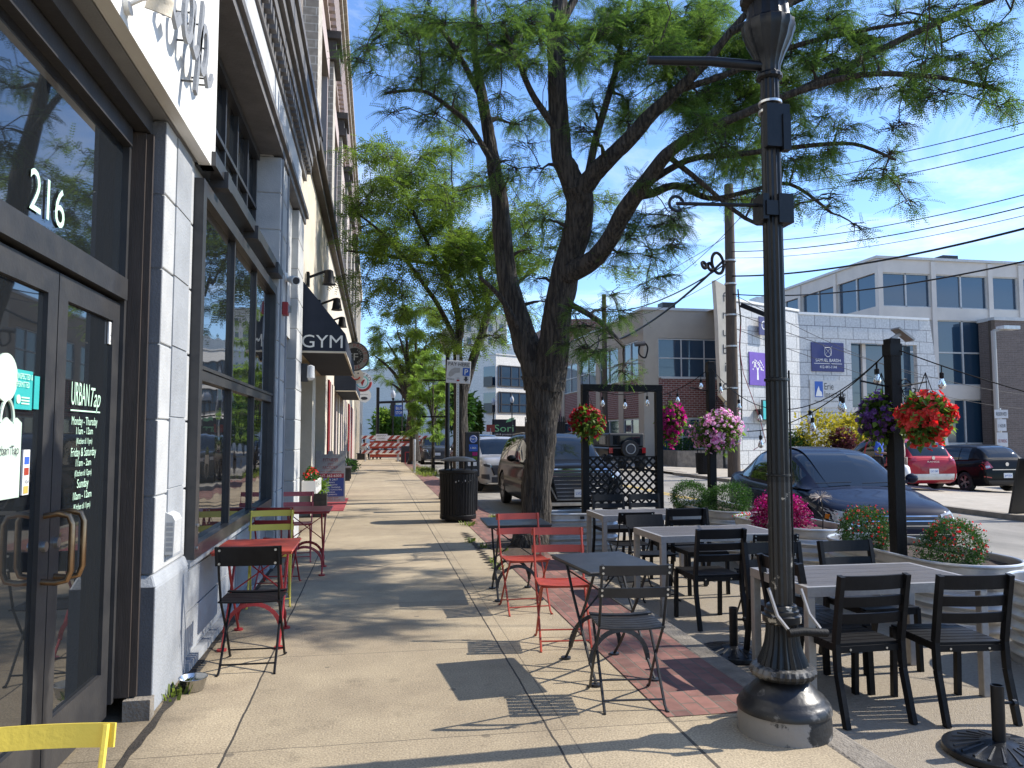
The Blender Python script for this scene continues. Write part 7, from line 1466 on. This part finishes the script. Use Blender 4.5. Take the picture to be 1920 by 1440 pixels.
for (u, v, ru, rv, lm, d, lab) in ((1540,812,46,38,'yleaf',33,'tall golden shrub beside the silver building'),(1592,806,30,30,'yleaf',34.5,'smaller golden shrub left of the violet basket'),(1578,832,26,26,'pleaf',32.5,'purple shrub between the golden shrubs'),(1615,835,28,26,'yleaf',33,'low golden shrub behind the red crossover'),(1497,840,26,30,'boxleaf',33.5,'dark green shrub beside the lamp post at the silver building'),(1660,835,34,24,'boxleaf',35,'dark shrub under the violet basket')):
    c = at(u, v, d); r = ru/1440*d; leafball('shrub', lab, 'shrub', tuple(c), r, M[lm], 1300, None, 0, (1,1,rv/ru*1.1), ls=.17, fill=.35, foot=(c.x,c.y,-.4))
# ---- utility poles and wires
def upole(lab, u, d, vt, rb, rt): p = at(u, 860, d); zt = at(u, vt, d).z; t = thing('utility_pole', lab, 'utility pole', (p.x,p.y,-.1), 0, 'wooden utility poles'); MB().tube([(0,0,-.2),(0,0,zt*.5),(0,0,zt)], [rb,(rb+rt)/2,rt], 14).build('shaft', M['wood'], t, smooth=True); return t, p, zt
t1, p1, z1 = upole('thick wooden utility pole behind the far timber post', 1376, 29, 330, .24, .17)
b = MB()
for z in (3.4,5.0,6.2,7.4,8.3): b.lathe([(.235,z),(.235,z+.06)], (0,0,0), 14)
b.build('steel_band', M['galv'], t1)
b = MB(); b.tube([(.2,-.2,7.2),(.28,-.22,6),(.20,-.25,5),(.27,-.22,3.8),(.22,-.25,2.2)], .03, 6); b.build('conduit', M['wood'], t1); b = MB(); b.tube([(.25,-.25,5.8),(.16,-.3,4.9),(.3,-.3,4.0),(.9,-.4,2.2),(1.1,-.4,1.4),(.6,-.4,1.1)], .014, 5); b.build('red_cable', M['abred'], t1); b = MB()
for (x,z,r_) in ((-.65,8.15,.42),(-.95,8.0,.16),(-1.2,8.05,.14)): b.tube([(x+r_*.55*math.cos(a),-.3+.1*math.sin(a),z+r_*math.sin(a)) for a in np.linspace(0,2*PI*2,40)], .06, 6); b.build('cable_coil', M['black'], t1); b = MB()
b.bar((.3,-.2,6.6),(1.6,-.9,5.9),.16); b.build('splice_case', M['black'], t1)
t2, p2, z2 = upole('slimmer grey utility pole left of the trellis beam', 1135, 44, 545, .17, .13)
T1 = Vector((p1.x, p1.y, 0)); T2 = Vector((p2.x, p2.y, 0))
def wire(a, b_, sag, r_=.016):
    a, b_ = Vector(a), Vector(b_); pts = []
    for i in range(25): s = i/24; q = a.lerp(b_, s); q.z -= sag*4*s*(1-s); pts.append(q-a)
    t = thing('utility_wire', 'thin black overhead wire strung from the utility poles', 'wire', tuple(a), 0, 'overhead utility wires'); MB().tube(pts, r_, 5).build('cable', M['black'], t)
# directions where the wires leave the right edge of the photograph, on the near side of the poles
for (ve, de, z, sg, r_) in ((228,16,11.4,.25,.012),(250,16,11.0,.25,.012),(275,16,10.6,.25,.012),(365,17,8.9,.3,.013),(388,17,8.55,.3,.016),(428,16,7.6,.3,.03),(405,17,8.3,.3,.009),(492,16,6.9,.35,.022)):
    wire((T1.x,T1.y-.2,z), at(1990, ve-18, de), sg, r_)
wire((T2.x,T2.y,9.6), (T1.x-.1,T1.y,9.2), .3, .012); wire((T2.x,T2.y,8.7), (T1.x-.2,T1.y,8.1), .5, .03); wire((T2.x,T2.y,8.2), (T1.x-.2,T1.y,7.7), .45, .012); wire((T1.x-.3,T1.y,8.2), at(1150,640,48), .4, .05)
wire(at(1200,560,30), at(1400,395,22), .3, .01); wire((T1.x+.2,T1.y,6.2), (44,44.0,4.1), .6, .014); wire((T1.x+.2,T1.y,5.6), (44,44.0,3.2), .7, .012); wire((T1.x+.2,T1.y,6.9), (33,41.5,5.0), .3, .012)
b = MB(); q = at(1206,656,40); t = thing('cable_coil', 'coil of black cable hanging from the wires before the beige building', 'cable', tuple(q)); b.tube([(.24*math.cos(a)+.03*math.sin(3*a),.08*math.sin(a),.42*math.sin(a)) for a in np.linspace(0,4*PI,50)], .045, 6); b.build('loops', M['black'], t); b = MB(); b.tube([(-.45,0,.28),(.1,0,.34)], .12, 8); b.build('splice_case', M['ink'], t)
# ---- parking lot lamp and sign pole
p = at(1872, 850, 37); t = thing('parking_lot_lamp', 'grey parking lot lamp with a flat head before the brown brick wall', 'lamp post', (p.x,p.y,-.4)); zt = at(1872,618,37).z+.4; MB().tube([(0,0,0),(0,0,zt)], .11, 10).build('shaft', M['alu'], t, smooth=True); b = MB(); b.bar((0,0,zt),(1.0,-.2,zt+.15),.12); b.build('arm', M['alu'], t); b = MB(); b.box(.25,1.15,-.4,.1,zt+.05,zt+.22); b.build('lamp_head', M['galv'], t)
p = at(1880, 850, 31); t = thing('parking_sign', 'stack of three small parking notices on a pole behind the black hatchback', 'sign', (p.x,p.y,-.4)); z_ = lambda v: at(1880,v,31).z+.4; MB().tube([(0,.05,0),(0,.05,z_(765))], .04, 8).build('post', M['galv'], t)
for v0, v1, w, nm in ((768,784,.62,'upper_plate'),(786,808,.42,'middle_plate'),(811,838,.5,'lower_plate')):
    o = MB().box(-w/2,w/2,-.02,.0,z_(v1),z_(v0)).build(nm, M['signgrey'], t); b = MB(); b.text({'upper_plate':'RESERVED','middle_plate':'1 HOUR','lower_plate':'NO PARKING'}[nm], (0,-.024,z_(v1)+.3*(z_(v0)-z_(v1))), RX,UZ, .14, w*.8); b.build('plate_text', M['abred'] if nm == 'lower_plate' else M['ink'], o)
# ================================================================ PEOPLE
def skinned(name, chain, mat_, parent, sub=1):
    """one continuous surface grown round a skeleton: chain = {joint: (pos, radius, parent joint)}"""
    names = list(chain); me = bpy.data.meshes.new(name); me.from_pydata([chain[k][0] for k in names], [(names.index(chain[k][2]), i) for i, k in enumerate(names) if chain[k][2]], [])
    o = bpy.data.objects.new(name, me); COL.objects.link(o); sk = o.modifiers.new('skin','SKIN'); sk.use_smooth_shade = True
    for i, k in enumerate(names): r_ = chain[k][1]; me.skin_vertices[0].data[i].radius = (r_, r_) if not isinstance(r_, tuple) else r_; me.skin_vertices[0].data[i].use_root = (i == 0)
    sb = o.modifiers.new('s','SUBSURF'); sb.levels = sb.render_levels = sub
    bpy.context.view_layer.update(); dg = bpy.context.evaluated_depsgraph_get(); m2 = bpy.data.meshes.new_from_object(o.evaluated_get(dg)); bpy.data.objects.remove(o); m2.materials.clear(); m2.materials.append(mat_); m2.name = name
    o = bpy.data.objects.new(name, m2); COL.objects.link(o); o.parent = parent; return o
def person(label, loc, rot, J, shirt, trousers, sleeve=.45):
    """J: joints in the person's own frame, facing -y"""
    t = thing('person', label, 'person', loc, rot); c = {}
    c['pelvis'] = (J['pelvis'], (.135,.10), None); c['waist'] = (J['waist'], (.125,.095), 'pelvis'); c['chest'] = (J['chest'], (.155,.11), 'waist'); c['neck'] = (J['neck'], (.055,.055), 'chest'); c['chin'] = (J['chin'], (.07,.085), 'neck'); c['skull'] = (J['head'], (.078,.098), 'chin'); c['crown'] = (tuple(Vector(J['head'])+Vector((0,.01,.085))), (.055,.06), 'skull')
    for s in 'lr':
        c['sh'+s] = (J['sh'+s], .062, 'chest'); c['el'+s] = (J['el'+s], .045, 'sh'+s); c['wr'+s] = (J['wr'+s], .030, 'el'+s); w = Vector(J['wr'+s]); d = (w-Vector(J['el'+s])).normalized(); side = d.cross(Vector((0,0,1))); side = side.normalized() if side.length > .1 else Vector((1,0,0)); nn = side.cross(d)
        c['palm'+s] = (tuple(w+d*.055), (.036,.018), 'wr'+s)
        for i, ln in enumerate((.070,.080,.074,.058)):
            q = w+d*.085+side*(-.03+.02*i); c['k%d%s'%(i,s)] = (tuple(q), .0095, 'palm'+s); q2 = q+d*ln*.55+nn*.012; c['m%d%s'%(i,s)] = (tuple(q2), .0088, 'k%d%s'%(i,s)); c['t%d%s'%(i,s)] = (tuple(q2+d*ln*.4+nn*.022), .0075, 'm%d%s'%(i,s))
        q = w+d*.03-side*.03; c['th'+s] = (tuple(q+d*.02-side*.02), .011, 'palm'+s); c['tt'+s] = (tuple(q+d*.06-side*.035+nn*.01), .009, 'th'+s)
        c['hip'+s] = (J['hip'+s], .088, 'pelvis'); c['kn'+s] = (J['kn'+s], .058, 'hip'+s); c['an'+s] = (J['an'+s], .038, 'kn'+s); a = Vector(J['an'+s]); c['ft'+s] = (tuple(a+Vector((0,-.15,-.035))), (.042,.028), 'an'+s)
    skinned('body', c, M['skin'], t)
    g = {'pelvis':(J['pelvis'],(.155,.118),None),'waist':(J['waist'],(.150,.115),'pelvis'),'chest':(J['chest'],(.178,.13),'waist'),'collar':(tuple(Vector(J['neck'])-Vector((0,0,.05))),(.085,.075),'chest')}
    for s in 'lr': g['sh'+s] = (J['sh'+s], .078, 'chest'); g['el'+s] = (tuple(Vector(J['sh'+s]).lerp(Vector(J['el'+s]), sleeve*2 if sleeve < .5 else 1)), .062, 'sh'+s)
    skinned('shirt', g, shirt, t)
    g = {'pelvis':(tuple(Vector(J['pelvis'])-Vector((0,0,.02))),(.150,.115),None)}
    for s in 'lr': g['hip'+s] = (J['hip'+s], .105, 'pelvis'); g['kn'+s] = (J['kn'+s], .074, 'hip'+s); g['an'+s] = (tuple(Vector(J['an'+s])+Vector((0,0,.05))), .058, 'kn'+s)
    skinned('trousers', g, trousers, t)
    for s in 'lr': a = Vector(J['an'+s]); b = MB(); b.sphere((a.x,a.y-.055,a.z-.04), .1, 10, 6, (.5,1.35,.42)); b.build('shoe', M['darkcloth'] if shirt != M['whitecloth'] else M['whitecloth'], t, smooth=True)
    h = Vector(J['head']); b = MB(); b.sphere((h.x,h.y+.022,h.z+.045), .103, 14, 9, (.86,1.0,.93)); b.build('hair', M['hair'], t, smooth=True)
    b = MB()
    for s in (-1,1): b.sphere((h.x+s*.032,h.y-.088,h.z-.005), .011, 8, 6)
    b.build('eyes', M['ink'], t); b = MB(); b.sphere((h.x,h.y-.102,h.z-.035), .016, 8, 6, (.8,1,1.5)); b.sphere((h.x-.078,h.y,h.z-.02), .024, 8, 6, (.4,.8,1.2)); b.sphere((h.x+.078,h.y,h.z-.02), .024, 8, 6, (.4,.8,1.2)); b.build('nose_and_ears', M['skin'], t, smooth=True); b = MB(); b.sphere((h.x,h.y-.09,h.z-.07), .022, 8, 5, (1,.4,.3)); b.build('mouth', M['abred'], t)
    return t
ST_ = dict(pelvis=(0,0,.93), waist=(0,.0,1.08), chest=(0,-.01,1.28), neck=(0,-.02,1.44), chin=(0,-.045,1.50), head=(0,-.04,1.575), shl=(.185,0,1.36), shr=(-.185,0,1.36), ell=(.245,.02,1.09), elr=(-.235,.0,1.09), wrl=(.18,-.20,1.05), wrr=(-.16,-.23,1.07), hipl=(.09,0,.88), hipr=(-.09,0,.88), knl=(.10,-.05,.48), knr=(-.10,.02,.48), anl=(.11,.03,.085), anr=(-.11,.10,.085))
person('person in a blue jersey and dark trousers beside the red crossover, hands held in front', (14.72,20.6,lotz(14.7)), R(35), ST_, M['bluecloth'], M['darkcloth'])
pp = person('person in beige striped clothes with white bags, half hidden by the near timber post', (15.35,20.45,lotz(15.3)), R(50), dict(ST_, wrl=(.27,-.05,.88), wrr=(-.27,-.03,.88), ell=(.26,.03,1.1), elr=(-.26,.03,1.1)), M['tancloth'], M['tancloth'])
for s, lab in ((-1,'white plastic bag in the left hand of the person in beige'),(1,'white plastic bag in the right hand of the person in beige')):
    q = Vector((s*.28,-.07,.80)); q.rotate(Matrix.Rotation(R(50),3,'Z')); t = thing('shopping_bag', lab, 'bag', (15.35+q.x,20.45+q.y,lotz(15.3)+.42), R(50)); b = MB(); b.lathe([(.04,0),(.13,.02),(.15,.12),(.12,.26),(.05,.33),(.02,.36)], (0,0,0), 12); b.build('sack', M['whitecloth'], t, smooth=True); b = MB(); b.tube([(-.03,0,.33),(-.02,0,.41),(.02,0,.41),(.03,0,.33)], .008, 5); b.build('bag_handle', M['whitecloth'], t)
SIT = dict(pelvis=(0,0,.52), waist=(0,-.02,.68), chest=(0,-.06,.88), neck=(0,-.09,1.04), chin=(0,-.13,1.09), head=(0,-.13,1.165), shl=(.185,-.04,.96), shr=(-.185,-.04,.96), ell=(.24,-.10,.70), elr=(-.24,-.10,.70), wrl=(.16,-.34,.66), wrr=(-.16,-.34,.66), hipl=(.09,-.03,.50), hipr=(-.09,-.03,.50), knl=(.11,-.45,.50), knr=(-.11,-.45,.50), anl=(.11,-.45,.085), anr=(-.11,-.50,.085))
person('person in a white shirt sitting by the wall with back to the camera', (-.72,50.0,0), PI-.5, SIT, M['whitecloth'], M['darkcloth'])
t = thing('bench', 'low dark bench under the seated person in white', 'bench', (-.80,50.0,0), 0, 'dark benches by the wall'); MB().box(-.35,.30,-.5,.4,.36,.42).build('seat', M['dkgrey'], t)
for s in (-.4,.3): MB().box(-.3,.25,s-.04,s+.04,0,.36).build('leg', M['dkgrey'], t)
t = thing('pushchair', 'black pushchair with four small wheels beside the seated person', 'pushchair', (.02,50.4,0), .3)
for x in (-.24,.24):
    for y in (-.35,.35): b = MB(); b.tube([(x-.02,y,.14),(x+.02,y,.14)], .14, 16); b.build('wheel', M['tyre'], t, smooth=True)
    b = MB(); b.tube([(x,-.35,.15),(x,.1,.55),(x,.5,1.02)], .014, 6); b.build('frame_tube', M['galv'], t); b = MB(); b.tube([(x,.35,.15),(x,-.3,.6)], .014, 6); b.build('frame_tube', M['galv'], t)
b = MB(); b.grid(lambda u,v:((u-.5)*.44,-.25+.3*v,.50-.06*v) if v < .6 else ((u-.5)*.44,-.07+.32*(v-.6),.46+1.1*(v-.6)), 4, 8); o = b.build('seat', M['darkcloth'], t); o.modifiers.new('s','SOLIDIFY').thickness = .03; b = MB(); b.tube([(-.24,.5,1.02),(.24,.5,1.02)], .018, 6); b.build('push_handle', M['plast'], t)
b = MB(); b.grid(lambda u,v:((u-.5)*.46,.15-.30*math.sin(v*1.4),.70+.32*math.cos(v*1.4)), 4, 8); o = b.build('hood', M['darkcloth'], t); o.modifiers.new('s','SOLIDIFY').thickness = .01
